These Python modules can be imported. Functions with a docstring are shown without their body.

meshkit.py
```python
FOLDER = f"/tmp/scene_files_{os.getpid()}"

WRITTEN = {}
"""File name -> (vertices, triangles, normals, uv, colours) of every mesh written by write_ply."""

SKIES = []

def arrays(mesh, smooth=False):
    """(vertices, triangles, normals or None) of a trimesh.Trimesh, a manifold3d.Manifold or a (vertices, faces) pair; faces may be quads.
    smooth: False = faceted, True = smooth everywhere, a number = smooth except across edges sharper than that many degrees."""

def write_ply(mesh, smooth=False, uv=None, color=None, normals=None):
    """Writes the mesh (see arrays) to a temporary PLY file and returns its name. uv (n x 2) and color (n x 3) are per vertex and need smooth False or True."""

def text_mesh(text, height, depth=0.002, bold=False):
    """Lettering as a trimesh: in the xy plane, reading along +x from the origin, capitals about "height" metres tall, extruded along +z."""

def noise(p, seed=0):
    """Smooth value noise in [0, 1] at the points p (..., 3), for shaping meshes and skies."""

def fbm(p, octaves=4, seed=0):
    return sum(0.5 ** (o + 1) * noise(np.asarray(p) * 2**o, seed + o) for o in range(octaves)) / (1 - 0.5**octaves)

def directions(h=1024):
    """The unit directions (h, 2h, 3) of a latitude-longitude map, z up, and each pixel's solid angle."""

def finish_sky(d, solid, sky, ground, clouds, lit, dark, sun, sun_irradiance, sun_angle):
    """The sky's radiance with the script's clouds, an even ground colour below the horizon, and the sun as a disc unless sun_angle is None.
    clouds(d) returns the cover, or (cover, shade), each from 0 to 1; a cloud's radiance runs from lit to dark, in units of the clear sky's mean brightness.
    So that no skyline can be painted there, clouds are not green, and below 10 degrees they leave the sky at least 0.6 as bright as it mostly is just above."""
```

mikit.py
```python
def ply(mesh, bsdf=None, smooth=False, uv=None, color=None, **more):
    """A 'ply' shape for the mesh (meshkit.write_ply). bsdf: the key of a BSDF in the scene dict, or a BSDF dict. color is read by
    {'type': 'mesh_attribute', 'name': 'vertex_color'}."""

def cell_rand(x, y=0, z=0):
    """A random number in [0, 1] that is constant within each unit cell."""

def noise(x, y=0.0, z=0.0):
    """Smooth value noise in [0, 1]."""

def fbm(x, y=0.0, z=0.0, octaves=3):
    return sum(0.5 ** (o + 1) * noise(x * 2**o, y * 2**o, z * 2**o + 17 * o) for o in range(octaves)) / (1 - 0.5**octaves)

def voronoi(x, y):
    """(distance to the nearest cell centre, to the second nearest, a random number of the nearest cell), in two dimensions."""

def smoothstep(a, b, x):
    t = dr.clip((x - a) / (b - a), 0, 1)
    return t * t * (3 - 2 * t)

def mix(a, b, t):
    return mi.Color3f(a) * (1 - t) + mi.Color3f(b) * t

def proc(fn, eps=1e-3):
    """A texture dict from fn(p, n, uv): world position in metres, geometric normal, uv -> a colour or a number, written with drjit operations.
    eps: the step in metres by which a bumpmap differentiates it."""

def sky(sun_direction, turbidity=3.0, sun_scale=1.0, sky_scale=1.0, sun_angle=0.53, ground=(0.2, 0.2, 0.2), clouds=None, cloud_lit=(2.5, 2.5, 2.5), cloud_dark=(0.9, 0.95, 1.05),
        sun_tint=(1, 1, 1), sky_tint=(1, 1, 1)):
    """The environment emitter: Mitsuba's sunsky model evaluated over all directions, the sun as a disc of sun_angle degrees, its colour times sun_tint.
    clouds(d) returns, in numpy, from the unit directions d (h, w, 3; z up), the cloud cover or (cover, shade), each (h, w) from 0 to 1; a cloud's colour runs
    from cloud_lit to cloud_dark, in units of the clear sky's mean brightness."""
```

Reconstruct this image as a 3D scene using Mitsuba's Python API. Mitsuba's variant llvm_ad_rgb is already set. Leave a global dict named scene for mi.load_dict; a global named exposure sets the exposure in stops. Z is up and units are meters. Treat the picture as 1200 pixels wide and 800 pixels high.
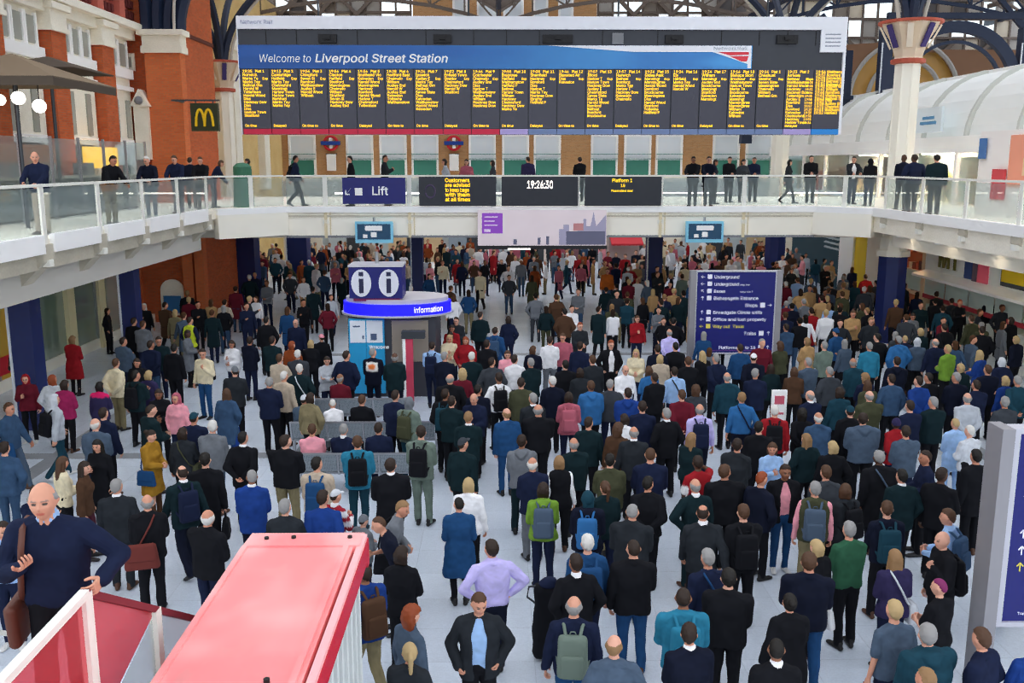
import math, random
import numpy as np, trimesh
import manifold3d as m3
import mitsuba as mi, drjit as dr
import mikit, meshkit
from mikit import ply, proc, noise, fbm, voronoi, cell_rand, smoothstep, mix
from mitsuba import ScalarTransform4f as T

random.seed(7)
scene, labels = {}, {}
EYE = 6.4                      # the photographer stands on a balcony
scene['camera'] = {'type': 'perspective', 'fov': 57.22, 'fov_axis': 'x', 'near_clip': 0.05, 'far_clip': 500,
                   'to_world': T().look_at(origin=[0, 0, EYE], target=[0.013388, 0.98216, EYE - 0.18757], up=[0, 0, 1])}
exposure = 1.05
def overcast(d):
    p = d * np.array([2.2, 2.2, 5.0])
    n = 0.6 * meshkit.noise(p + 11) + 0.4 * meshkit.noise(p * 2.3 + 5)
    return np.ones(d.shape[:2]), np.clip(0.25 + 0.5 * n, 0, 1)
scene['sky'] = mikit.sky([0.3, -0.5, 0.8], turbidity=4, sun_scale=0.0, sky_scale=3.2, clouds=overcast,
                         cloud_lit=(2.6, 2.72, 2.9), cloud_dark=(1.9, 2.03, 2.25), ground=(0.25, 0.25, 0.26))

# ---------------------------------------------------------------- helpers
def lin(c):
    c = np.asarray(c, float) / 255.0
    return [float(x) for x in np.where(c <= 0.04045, c / 12.92, ((c + 0.055) / 1.055) ** 2.4)]
def hexc(h): return [int(h[i:i + 2], 16) for i in (0, 2, 4)]
MATS = {}
def mat(name, rgb=None, rough=0.6, metallic=0.0, spec=0.4, **kw):
    """A two-sided principled material, made once."""
    if name in MATS: return name
    col = rgb if isinstance(rgb, dict) else {'type': 'rgb', 'value': lin(rgb)}
    scene[name] = {'type': 'twosided', 'b': {'type': 'principled', 'base_color': col, 'roughness': rough, 'metallic': metallic, 'specular': spec, **kw}}
    MATS[name] = 1
    return name
def paint(h, rough=0.6): return mat('paint_' + h + ('' if rough == 0.6 else '_r%d' % int(rough * 100)), hexc(h), rough)
USED = set()
def numbered(key):
    k, i = key, 0
    while k in USED:
        i += 1; k = '%s_%03d' % (key, i)
    USED.add(k)
    return k
def tag(key, label=None, cat=None, group=None, kind=None):
    d = labels.setdefault(key, {})
    for a, b in (('label', label), ('category', cat), ('group', group), ('kind', kind)):
        if b: d[a] = b
    return key
def obj(name, mesh, m, parent=None, smooth=False, **more):
    key = numbered((parent + '__' if parent else '') + name)
    scene[key] = ply(mesh, m, smooth=smooth, **more)
    return key
def share(name, shape, parent=None, **change):
    key = numbered((parent + '__' if parent else '') + name)
    scene[key] = {**shape, **change}
    return key
def thing(name, label, cat, group=None, kind=None):
    return tag(numbered(name), label, cat, group, kind)
def struct(name, mesh, m, parent=None, label=None, smooth=False):
    k = obj(name, mesh, m, parent, smooth)
    if not parent: tag(k, label, None, None, 'structure')
    return k
def bx(x0, x1, y0, y1, z0, z1):
    b = trimesh.creation.box([x1 - x0, y1 - y0, z1 - z0]); b.apply_translation([(x0 + x1) / 2, (y0 + y1) / 2, (z0 + z1) / 2]); return b
def cat(*ms): return trimesh.util.concatenate([m for g in ms for m in (g if isinstance(g, (list, tuple)) else [g])])
def bar(a, b, w, h=None, up=(0, 0, 1)):
    """A straight square bar from a to b."""
    a, b = np.array(a, float), np.array(b, float); d = b - a; L = np.linalg.norm(d); d /= L
    u = np.array(up, float)
    if abs(u @ d) > 0.98: u = np.array([0, 1.0, 0])
    s = np.cross(d, u); s /= np.linalg.norm(s); u = np.cross(s, d)
    m = trimesh.creation.box([w, L, h or w]); M = np.eye(4); M[:3, 0], M[:3, 1], M[:3, 2], M[:3, 3] = s, d, u, (a + b) / 2
    m.apply_transform(M); return m
def tube(pts, r, sides=8, closed=False):
    p = np.array(pts, float); n = len(p)
    t = np.gradient(p, axis=0); t /= np.linalg.norm(t, axis=1, keepdims=True) + 1e-12
    rr = np.broadcast_to(r, (n,))
    ref = np.array([0, 0, 1.0]) if abs(t[:, 2]).mean() < 0.8 else np.array([0, 1.0, 0])
    a = np.cross(t, ref); a /= np.linalg.norm(a, axis=1, keepdims=True) + 1e-12; b = np.cross(t, a)
    ang = np.arange(sides) * 2 * np.pi / sides
    v = p[:, None] + rr[:, None, None] * (np.cos(ang)[None, :, None] * a[:, None] + np.sin(ang)[None, :, None] * b[:, None])
    i, j = np.meshgrid(np.arange(n - 1), np.arange(sides), indexing='ij')
    q = np.stack([i * sides + j, i * sides + (j + 1) % sides, (i + 1) * sides + (j + 1) % sides, (i + 1) * sides + j], -1).reshape(-1, 4)
    caps = [[0, k + 1, k] for k in range(1, sides - 1)] + [[(n - 1) * sides, (n - 1) * sides + k, (n - 1) * sides + k + 1] for k in range(1, sides - 1)]
    return trimesh.Trimesh(v.reshape(-1, 3), np.vstack([q[:, [0, 1, 2]], q[:, [0, 2, 3]], caps]), process=False)
def cyl(x, y, z0, z1, r, n=20, r2=None):
    return lathe([(0, z0), (r, z0), (r2 or r, z1), (0, z1)], x, y, n)
def lathe(prof, x=0, y=0, n=24):
    m = trimesh.creation.revolve(np.array(prof, float), sections=n); m.apply_translation([x, y, 0]); return m
def prism(poly, depth, plane='xz', at=0.0):
    """Extrudes a polygon: plane 'xz' along +y from y=at, 'yz' along +x from x=at, 'xy' along +z from z=at."""
    from shapely.geometry import Polygon
    p = poly if hasattr(poly, 'exterior') else Polygon(poly)
    m = trimesh.creation.extrude_polygon(p, depth, engine='earcut')
    v = np.array(m.vertices)
    if plane == 'xz': m.vertices = np.stack([v[:, 0], at + v[:, 2], v[:, 1]], 1); m.invert()
    elif plane == 'yz': m.vertices = np.stack([at + v[:, 2], v[:, 0], v[:, 1]], 1)
    else: m.vertices = v + [0, 0, at]
    return m
def text(s, h, x, y, z, bold=False, depth=0.006, anchor='l', face='front', slant=0.0, squeeze=1.0):
    """Lettering that stands on z at (x, y) and faces the photographer ('front') or +x ('right') or -x ('left')."""
    m = meshkit.text_mesh(s, h, depth, bold); v = np.array(m.vertices); v[:, 0] *= squeeze
    v[:, 0] += slant * v[:, 1]
    w = v[:, 0].max()
    v[:, 0] -= {'l': 0, 'c': w / 2, 'r': w}[anchor]
    if face == 'front': v = np.stack([x + v[:, 0], y - v[:, 2], z + v[:, 1]], 1)
    elif face == 'right': v = np.stack([x + v[:, 2], y + v[:, 0], z + v[:, 1]], 1)
    else: v = np.stack([x - v[:, 2], y - v[:, 0], z + v[:, 1]], 1)
    m.vertices = v; return m
def arc(cx, cz, r, a0, a1, n=16): return [(cx + r * math.cos(math.radians(a0 + (a1 - a0) * i / n)), cz + r * math.sin(math.radians(a0 + (a1 - a0) * i / n))) for i in range(n + 1)]
def emitter(rgb, k): return {'emitter': {'type': 'area', 'radiance': {'type': 'rgb', 'value': [float(c * k) for c in lin(rgb)]}}}

# ---------------------------------------------------------------- materials
def f_floor(p, n, uv):
    j = dr.minimum(dr.abs(dr.sqrt(dr.square(p.x / 0.9 - dr.floor(p.x / 0.9) - 0.5))), dr.abs(p.y / 0.9 - dr.floor(p.y / 0.9) - 0.5))
    base = mix(lin([190, 200, 213]), lin([206, 214, 224]), fbm(p.x * 0.7, p.y * 0.7))
    base = base * (0.94 + 0.09 * cell_rand(dr.floor(p.x / 0.9 - 0.5), dr.floor(p.y / 0.9 - 0.5))) * (0.95 + 0.1 * noise(p.x * 60, p.y * 60))
    return mix(base * 0.8, base, smoothstep(0.002, 0.008, j))
mat('floor_terrazzo', proc(f_floor), 0.28, spec=0.5)
def f_brick(c0, c1, mortar):
    def f(p, n, uv):
        u = dr.select(dr.abs(n.x) > 0.5, p.y, p.x); row = dr.floor(p.z / 0.075); uu = u / 0.225 + 0.5 * (row - 2 * dr.floor(row / 2))
        fx, fz = uu - dr.floor(uu), p.z / 0.075 - row
        e = dr.minimum(dr.minimum(fx, 1 - fx) * 3, dr.minimum(fz, 1 - fz))
        col = mix(lin(c0), lin(c1), 0.6 * cell_rand(dr.floor(uu), row) + 0.4 * fbm(u * 0.8, p.z * 0.8))
        return mix(lin(mortar), col, smoothstep(0.06, 0.16, e))
    return f
mat('brick_red', proc(f_brick([170, 74, 38], [205, 98, 52], [160, 110, 84])), 0.85, spec=0.2)
mat('brick_tan', proc(f_brick([172, 126, 80], [196, 150, 104], [180, 150, 118])), 0.85, spec=0.2)
def f_stone(c0, c1):
    def f(p, n, uv): return mix(lin(c0), lin(c1), fbm(p.x * 1.3, p.y * 1.3, p.z * 1.3)) * (0.95 + 0.1 * noise(p.x * 25, p.y * 25, p.z * 25))
    return f
mat('cream_stone', proc(f_stone([228, 221, 202], [246, 241, 226])), 0.75, spec=0.3)
mat('yellow_stone', proc(f_stone([206, 172, 108], [226, 198, 140])), 0.75, spec=0.3)
mat('concrete', proc(f_stone([168, 162, 146], [204, 198, 180])), 0.8, spec=0.3)
mat('terracotta', proc(f_stone([150, 66, 58], [186, 92, 78])), 0.8, spec=0.3)
CREAM, WHITE, NAVY, IRON = mat('cream_paint', [246, 241, 226], 0.5), mat('white_paint', [246, 246, 244], 0.45), mat('navy_paint', [22, 36, 92], 0.45), mat('iron_blue', [30, 42, 66], 0.5)
STEEL = mat('steel', [170, 172, 176], 0.35, 0.8)
DARKSTEEL = mat('dark_steel', [70, 74, 80], 0.45, 0.6)
BLACK = mat('black_matte', [20, 20, 23], 0.5)
DGREY = mat('dark_grey', [52, 56, 62], 0.6)
GREY = mat('mid_grey', [128, 130, 134], 0.6)
SIGN = mat('sign_navy', [24, 28, 108], 0.4)
RAILW = mat('rail_white', [232, 232, 222], 0.4)
TRUSS = mat('truss_bronze', [108, 96, 88], 0.6)
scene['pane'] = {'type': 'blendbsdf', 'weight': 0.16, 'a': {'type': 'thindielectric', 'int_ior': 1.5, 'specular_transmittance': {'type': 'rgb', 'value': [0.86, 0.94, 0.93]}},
                 'b': {'type': 'twosided', 'b': {'type': 'principled', 'base_color': {'type': 'rgb', 'value': lin([214, 232, 232])}, 'roughness': 0.3}}}  # pale diffuse coat paints in the haze of reflected bright surroundings
scene['pane_clear'] = {'type': 'thindielectric', 'int_ior': 1.45}
scene['pane_red'] = {'type': 'blendbsdf', 'weight': 0.42, 'a': {'type': 'twosided', 'b': {'type': 'principled', 'base_color': {'type': 'rgb', 'value': lin([206, 52, 66])}, 'roughness': 0.35}},
                     'b': {'type': 'thindielectric', 'int_ior': 1.5, 'specular_transmittance': {'type': 'rgb', 'value': [0.9, 0.32, 0.36]}}}
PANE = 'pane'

# ---------------------------------------------------------------- the setting: floor
ZM, SOF = 4.83, 3.78           # upper floor level, underside of the bridge
XL, XR, YB = -9.4, 12.7, 33.4  # edges of the upper floor round the well, front of the bridge
fl = struct('floor', bx(-18, 34, -3, 66, -0.25, 0), 'floor_terrazzo')
mat('grey_granite', proc(f_stone([132, 136, 142], [156, 160, 166])), 0.4)
for x0, x1, y0, y1 in ((-14, -4.2, 19.9, 20.3), (-14, -9.6, 18.1, 18.5), (-10, -9.6, 18.5, 31), (10.6, 11, 14, 31), (-4.6, -4.2, 20.3, 31), (-9.6, 11, 31, 31.4)):
    struct('inlay_band', bx(x0, x1, y0, y1, -0.02, 0.003), 'grey_granite', fl)

# upper floor: two side balconies and the bridge between them
mez = struct('mezzanine_floor', cat(bx(-18, XL, 6, YB + 0.2, ZM - 0.28, ZM), bx(XR, 34, 6, YB + 0.2, ZM - 0.28, ZM), bx(-18, 34, YB + 0.2, 44, ZM - 0.28, ZM),
    prism([(XL, YB - 1.9), (XL + 1.9, YB + 0.2), (XL, YB + 0.2)], 0.28, 'xy', ZM - 0.28), prism([(XR, YB - 1.5), (XR, YB + 0.2), (XR - 1.5, YB + 0.2)], 0.28, 'xy', ZM - 0.28)), 'cream_stone')
def run(pts):      # edge of the well, left front to right front
    return [np.array(p, float) for p in pts]
EDGE = run([(XL, 7), (XL, YB - 1.9), (XL + 1.9, YB), (XR - 1.5, YB), (XR, YB - 1.5), (XR, 7)])
# fascias
struct('fascia', bx(XL + 1.9, XR - 1.5, YB - 0.05, YB + 0.25, SOF, ZM - 0.16), CREAM, mez)
struct('kerb', bx(XL + 1.9, XR - 1.5, YB - 0.16, YB + 0.1, ZM - 0.16, ZM + 0.04), WHITE, mez)
def slanted(a, b, z0, z1, w, m, name):
    a, b = np.array(a, float), np.array(b, float)
    return struct(name, bar((*a, (z0 + z1) / 2), (*b, (z0 + z1) / 2), w, z1 - z0), m, mez)
slanted((XL, YB - 1.9), (XL + 1.9, YB), SOF + 0.1, ZM - 0.16, 0.3, CREAM, 'fascia')
slanted((XL, YB - 1.9), (XL + 1.9, YB), ZM - 0.16, ZM + 0.04, 0.3, WHITE, 'kerb')
slanted((XR, YB - 1.5), (XR - 1.5, YB), SOF + 0.1, ZM - 0.16, 0.3, CREAM, 'fascia')
slanted((XR, YB - 1.5), (XR - 1.5, YB), ZM - 0.16, ZM + 0.04, 0.3, WHITE, 'kerb')
for x in np.arange(-6.1, 11, 2.95):       # ribs that split the bridge face into panels
    struct('rib', cat(bx(x - 0.05, x + 0.05, YB - 0.1, YB, SOF, ZM - 0.16), bx(x + 0.14, x + 0.18, YB - 0.07, YB, SOF + 0.1, ZM - 0.16)), mat('rib_ochre', [220, 206, 170], 0.6), mez)
struct('ledge', bx(XL + 1.9, XR - 1.5, YB - 0.09, YB, ZM - 0.32, ZM - 0.26), mat('shade_grey', [196, 190, 172], 0.6), mez)  # thin ledge in an even grey-cream
struct('ledge', bx(XL + 1.9, XR - 1.5, YB - 0.07, YB, SOF, SOF + 0.08), GREY, mez)
struct('beam', bx(-15, 20, YB + 0.6, YB + 1.0, SOF - 0.05, ZM - 0.28), CREAM, mez)
struct('beam', bx(-15, 20, 42.6, 43.2, SOF - 0.05, ZM - 0.28), CREAM, mez)
# left side: kerb pieces between posts, concrete brackets, a deep beam below
PY_L = [8.6 + 2.75 * i for i in range(9)]
for a in PY_L[:-1]:
    struct('kerb', bx(XL - 0.02, XL + 0.1, a + 0.22, a + 2.55, ZM - 0.28, ZM + 0.1), WHITE, mez)
for a in PY_L:
    struct('bracket', prism([(XL + 0.06, ZM - 0.1), (XL + 0.06, ZM - 0.45), (XL - 0.55, ZM - 1.05), (XL - 0.9, ZM - 1.05), (XL - 0.9, ZM - 0.1)], 0.5, 'xz', a - 0.25), 'concrete', mez)
struct('edge_beam', bx(XL - 0.5, XL - 0.08, 7, YB - 1.9, ZM - 0.62, ZM - 0.28), 'concrete', mez)
struct('beam', bx(XL - 1.0, XL - 0.45, 7, YB - 2.2, 3.55, ZM - 0.6), mat('beam_grey', [196, 194, 186], 0.6), mez)
# right side
PY_R = [9.4 + 2.7 * i for i in range(9)]
struct('kerb', bx(XR - 0.1, XR + 0.02, 7, YB - 1.5, ZM - 0.22, ZM + 0.06), WHITE, mez)
struct('edge_beam', bx(XR + 0.02, XR + 0.7, 7, YB - 1.5, ZM - 0.75, ZM - 0.28), 'cream_stone', mez)
struct('beam', bx(XR + 0.7, XR + 1.3, 7, YB - 1.5, 3.6, ZM - 0.28), CREAM, mez)
for a in PY_R: struct('bracket', prism([(XR - 0.06, ZM - 0.1), (XR - 0.06, ZM - 0.4), (XR + 0.6, ZM - 0.85), (XR + 0.75, ZM - 0.1)], 0.4, 'xz', a - 0.2), 'concrete', mez)
# soffits are lined; small round lamps sit in the right one
struct('soffit', bx(XR + 1.3, 20, 7, YB - 0.4, ZM - 0.62, ZM - 0.55), CREAM, mez)
struct('soffit', bx(-15, XL - 1.0, 7, YB - 0.4, ZM - 0.62, ZM - 0.55), CREAM, mez)
struct('soffit', bx(-14, 20, YB + 1.0, 42.6, ZM - 0.36, ZM - 0.3), CREAM, mez)
for i, y in enumerate((19.5, 22.2, 24.9, 27.6, 30.3)):
    lamp = thing('downlight', 'small round white lamp under the right balcony, %s' % ['nearest of the row', 'second nearest of the row', 'middle of the row', 'second farthest of the row', 'farthest of the row, by the bridge corner'][i], 'ceiling lamp', 'round lamps under the right balcony')
    obj('rim', lathe([(0.1, 0), (0.2, 0), (0.2, -0.06), (0.16, -0.06), (0.14, -0.01), (0.1, -0.01)], 0, 0, 20).apply_translation([XR + 0.36, y, ZM - 0.75]), WHITE, lamp, 40)
    obj('lens', cyl(XR + 0.36, y, ZM - 0.79, ZM - 0.765, 0.135, 18), WHITE, lamp, **emitter([255, 240, 210], 6))

for i, y in enumerate((24.0, 27.5, 31.0)):  # extra lamps, added to brighten the shops and wall under the balcony
    lamp = thing('downlight', 'added round lamp close to the right-hand shops under the balcony, ' + ('nearest', 'middle', 'farthest')[i] + ' of three', 'ceiling lamp', 'added lamps in front of the right shops')
    obj('rim', lathe([(0.12, 0), (0.2, 0), (0.2, -0.05), (0.12, -0.05)], 0, 0, 20).apply_translation([15.4, y, ZM - 0.62]), WHITE, lamp, 40)
    obj('lens', cyl(15.4, y, ZM - 0.66, ZM - 0.63, 0.13, 18), WHITE, lamp, **emitter([255, 240, 214], 40))

# railings: posts, handrail, panes
def railing(label, pts, posts, lean=0.0):
    r = thing('glass_railing', label, 'railing')
    P = [np.array(p, float) for p in pts]
    top = [(*p, ZM + 1.1) for p in P]
    for i, (a, b) in enumerate(zip(top[:-1], top[1:])):
        a, b = np.array(a), np.array(b); d = (b - a) / np.linalg.norm(b - a)
        obj('handrail', bar(a + d * (0.06 if i == 0 else 0), b - d * (0.06 if i == len(top) - 2 else 0), 0.09, 0.06), RAILW, r)
    for (x, y), d in posts:
        d = np.array(d, float); s = np.array([-d[1], d[0]])
        obj('post', cat(bar((x, y, ZM - 0.5), (x, y, ZM + 1.08), 0.16, 0.05, up=(s[0], s[1], 0)), bx(x - 0.1, x + 0.1, y - 0.1, y + 0.1, ZM - 0.56, ZM - 0.42)), RAILW, r)
    return r
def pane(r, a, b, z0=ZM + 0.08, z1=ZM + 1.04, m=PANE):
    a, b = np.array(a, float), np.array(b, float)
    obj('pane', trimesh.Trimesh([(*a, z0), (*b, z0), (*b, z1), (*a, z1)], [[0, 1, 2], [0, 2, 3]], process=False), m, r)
rl = railing('long white railing with glass panes along the left balcony above the shops', [(XL, 7), (XL, YB - 1.9), (XL + 1.9, YB)], [((XL, y), (0, 1)) for y in PY_L] + [((XL + 0.95, YB - 0.95), (1, 1))])
for a, b in zip(PY_L[:-1], PY_L[1:]): pane(rl, (XL, a + 0.12), (XL, b - 0.12))
pane(rl, (XL, PY_L[-1] + 0.15), (XL, YB - 1.9)); pane(rl, (XL, YB - 1.9), (XL + 1.85, YB - 0.05))
PX_B = [-6.1 + 2.95 * i for i in range(6)]
rb = railing('straight white railing with glass panes on the bridge under the departure board', [(XL + 1.9, YB), (XR - 1.5, YB)], [((x, YB), (1, 0)) for x in PX_B])
for a, b in zip([XL + 1.9] + PX_B, PX_B + [XR - 1.5]):
    n = max(1, round((b - a) / 1.5))
    for i in range(n): pane(rb, (a + (b - a) * i / n + 0.04, YB), (a + (b - a) * (i + 1) / n - 0.04, YB))
rr = railing('long white railing with glass panes along the right balcony below the white canopy', [(XR - 1.5, YB), (XR, YB - 1.5), (XR, 7)], [((XR - 0.75, YB - 0.75), (1, -1))] + [((XR, y), (0, 1)) for y in PY_R])
pane(rr, (XR - 1.45, YB - 0.05), (XR, YB - 1.5))
for a, b in zip(PY_R[:-1], PY_R[1:]): pane(rr, (XR, a + 0.12), (XR, b - 0.12))

# ---------------------------------------------------------------- left building
wl = struct('wall_left', bx(-16, -14.35, 20, 38, ZM, 17), 'brick_red')
struct('wall_left_lower', bx(-16, -15.2, 6, 38, 0, ZM - 0.3), CREAM)
for i, y in enumerate((27.0, 30.9, 34.7)):
    struct('pilaster', bx(-14.35, -13.8, y - 0.5, y + 0.5, ZM, 10.4), 'brick_red', wl)
    struct('capital', cat(bx(-14.35, -13.7, y - 0.6, y + 0.6, 10.4, 10.55), bx(-14.35, -13.75, y - 0.55, y + 0.55, 10.55, 11.05), bx(-14.35, -13.62, y - 0.66, y + 0.66, 11.05, 11.25)), 'cream_stone', wl)
struct('cornice', cat(bx(-14.35, -13.9, 20, 37.6, 10.95, 11.3), bx(-14.35, -13.6, 20, 37.6, 11.3, 11.55)), 'cream_stone', wl)
struct('frieze', bx(-14.35, -14.1, 20, 37.6, 11.55, 13.6), 'terracotta', wl)
struct('cornice', bx(-14.35, -13.7, 20, 37.6, 13.6, 14.1), 'cream_stone', wl)
for y in np.arange(21.0, 37.5, 1.93): struct('frieze_pier', bx(-14.1, -13.85, y - 0.25, y + 0.25, 11.55, 13.6), mat('terracotta_pink', [196, 104, 88], 0.8), wl)
mat('terracotta_dark', [104, 44, 42], 0.85)
for y in np.arange(21.0, 36.5, 1.93):
    struct('frieze_carving', cat([bx(-14.1, -13.98, y + 0.35 + 0.31 * k, y + 0.35 + 0.31 * k + 0.17, 11.75 + 0.4 * r, 12.02 + 0.4 * r) for k in range(4) for r in range(4)]), 'terracotta_dark', wl)
GLAZE = mat('dim_glazing', [150, 152, 142], 0.2, spec=0.8)
for i, (a, b) in enumerate(((23.7, 26.4), (27.6, 30.3), (31.5, 34.1), (35.2, 37.4))):
    w = struct('window_%d' % (i + 1), bx(-14.34, -14.15, a, b, ZM + 2.2, 10.95), 'cream_stone')
    n = 3 if b - a > 2.4 else 2
    sw = (b - a - 0.3) / n
    for k in range(n):
        y0 = a + 0.2 + sw * k
        struct('upper_pane', bx(-14.16, -14.1, y0, y0 + sw - 0.22, 9.95, 10.75), GLAZE, w)
        struct('frame', cat(bx(-14.2, -14.05, y0 - 0.09, y0, 9.85, 10.85), bx(-14.2, -14.05, y0 + sw - 0.22, y0 + sw - 0.13, 9.85, 10.85)), WHITE, w)
    struct('transom', bx(-14.16, -13.98, a, b, 9.5, 9.85), WHITE, w)
    struct('transom', bx(-14.16, -14.0, a, b, 9.05, 9.2), WHITE, w)
    for k in range(2):
        y0 = a + 0.35 + (b - a) / 2 * k
        struct('lower_pane', bx(-14.16, -14.1, y0 + 0.15, y0 + 0.5, 7.3, 8.7), GLAZE, w)
    struct('doorway', bx(-14.34, -14.2, a + 0.3, b - 0.3, ZM, ZM + 2.2), DGREY, w)
    struct('door_frame', cat(bx(-14.25, -14.05, a + 0.2, a + 0.4, ZM, ZM + 2.3), bx(-14.25, -14.05, b - 0.4, b - 0.2, ZM, ZM + 2.3), bx(-14.25, -14.05, a + 0.2, b - 0.2, ZM + 2.15, ZM + 2.4)), WHITE, w)
# brick pier at the corner of the bridge
pier = struct('wall_pier', cat(bx(-15.2, -12.6, 37.9, 43.2, ZM, 18), bx(-15.2, -11.9, 37.9, 43.2, 0, ZM)), 'brick_red')
struct('pilaster', bx(-13.55, -12.2, 37.5, 38.1, ZM, 10.5), mat('brick_orange', proc(f_brick([196, 92, 46], [222, 116, 64], [180, 124, 92])), 0.85, spec=0.2), pier)
struct('pilaster', bx(-15.0, -14.4, 37.7, 38.1, 0, 10.5), 'brick_orange', pier)
struct('capital', cat(bx(-13.65, -12.1, 37.4, 38.2, 10.5, 10.75), bx(-13.6, -12.15, 37.45, 38.2, 10.75, 11.15), bx(-13.75, -12.0, 37.3, 38.2, 11.15, 11.35)), 'cream_stone', pier)
struct('string_course', bx(-15.25, -12.55, 37.84, 43.2, 11.35, 11.5), mat('dark_brick', [92, 44, 30], 0.8), pier)
struct('pilaster', bx(-12.65, -12.25, 37.55, 38.0, 0, ZM), 'brick_orange', pier); struct('pilaster', bx(-12.15, -11.8, 37.5, 38.0, 0, ZM), 'brick_orange', pier)
w = struct('square_window', bx(-14.4, -14.0, 37.62, 37.72, 9.85, 10.5), 'cream_stone', pier)
struct('pane', bx(-14.3, -14.1, 37.58, 37.63, 9.98, 10.37), GLAZE, w)
ni = struct('niche', prism([(-13.68, 0.3), (-12.74, 0.3)] + arc(-13.21, 1.3, 0.47, 0, 180, 12), 0.1, 'xz', 37.78), 'cream_stone', pier)
struct('niche_panel', bx(-13.56, -12.86, 37.74, 37.78, 0.4, 1.1), paint('2f6fa8'), ni)
mon = thing('wall_monument', 'small white stone memorial with a pointed pediment on the brick pier', 'monument')
obj('tablet', bx(-14.05, -13.5, 37.3, 37.9, 6.5, 8.5), 'cream_stone', mon)
obj('pediment', prism([(-14.15, 8.5), (-13.4, 8.5), (-13.78, 9.15)], 0.7, 'xz', 37.2), 'cream_stone', mon)
obj('bust', trimesh.creation.icosphere(2, 0.16).apply_translation([-13.78, 37.18, 8.72]), GREY, mon, True)
struct('wall_left_far', bx(-16, -14, 43.2, 64, 0, 16), 'yellow_stone')
for y in (44.6, 50.5, 56.5): struct('pilaster', cat(bx(-14, -13.6, y - 0.6, y + 0.6, ZM, 12), bx(-14, -13.4, y - 0.8, y + 0.8, 12, 12.6)), 'cream_stone', 'wall_left_far')
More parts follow.
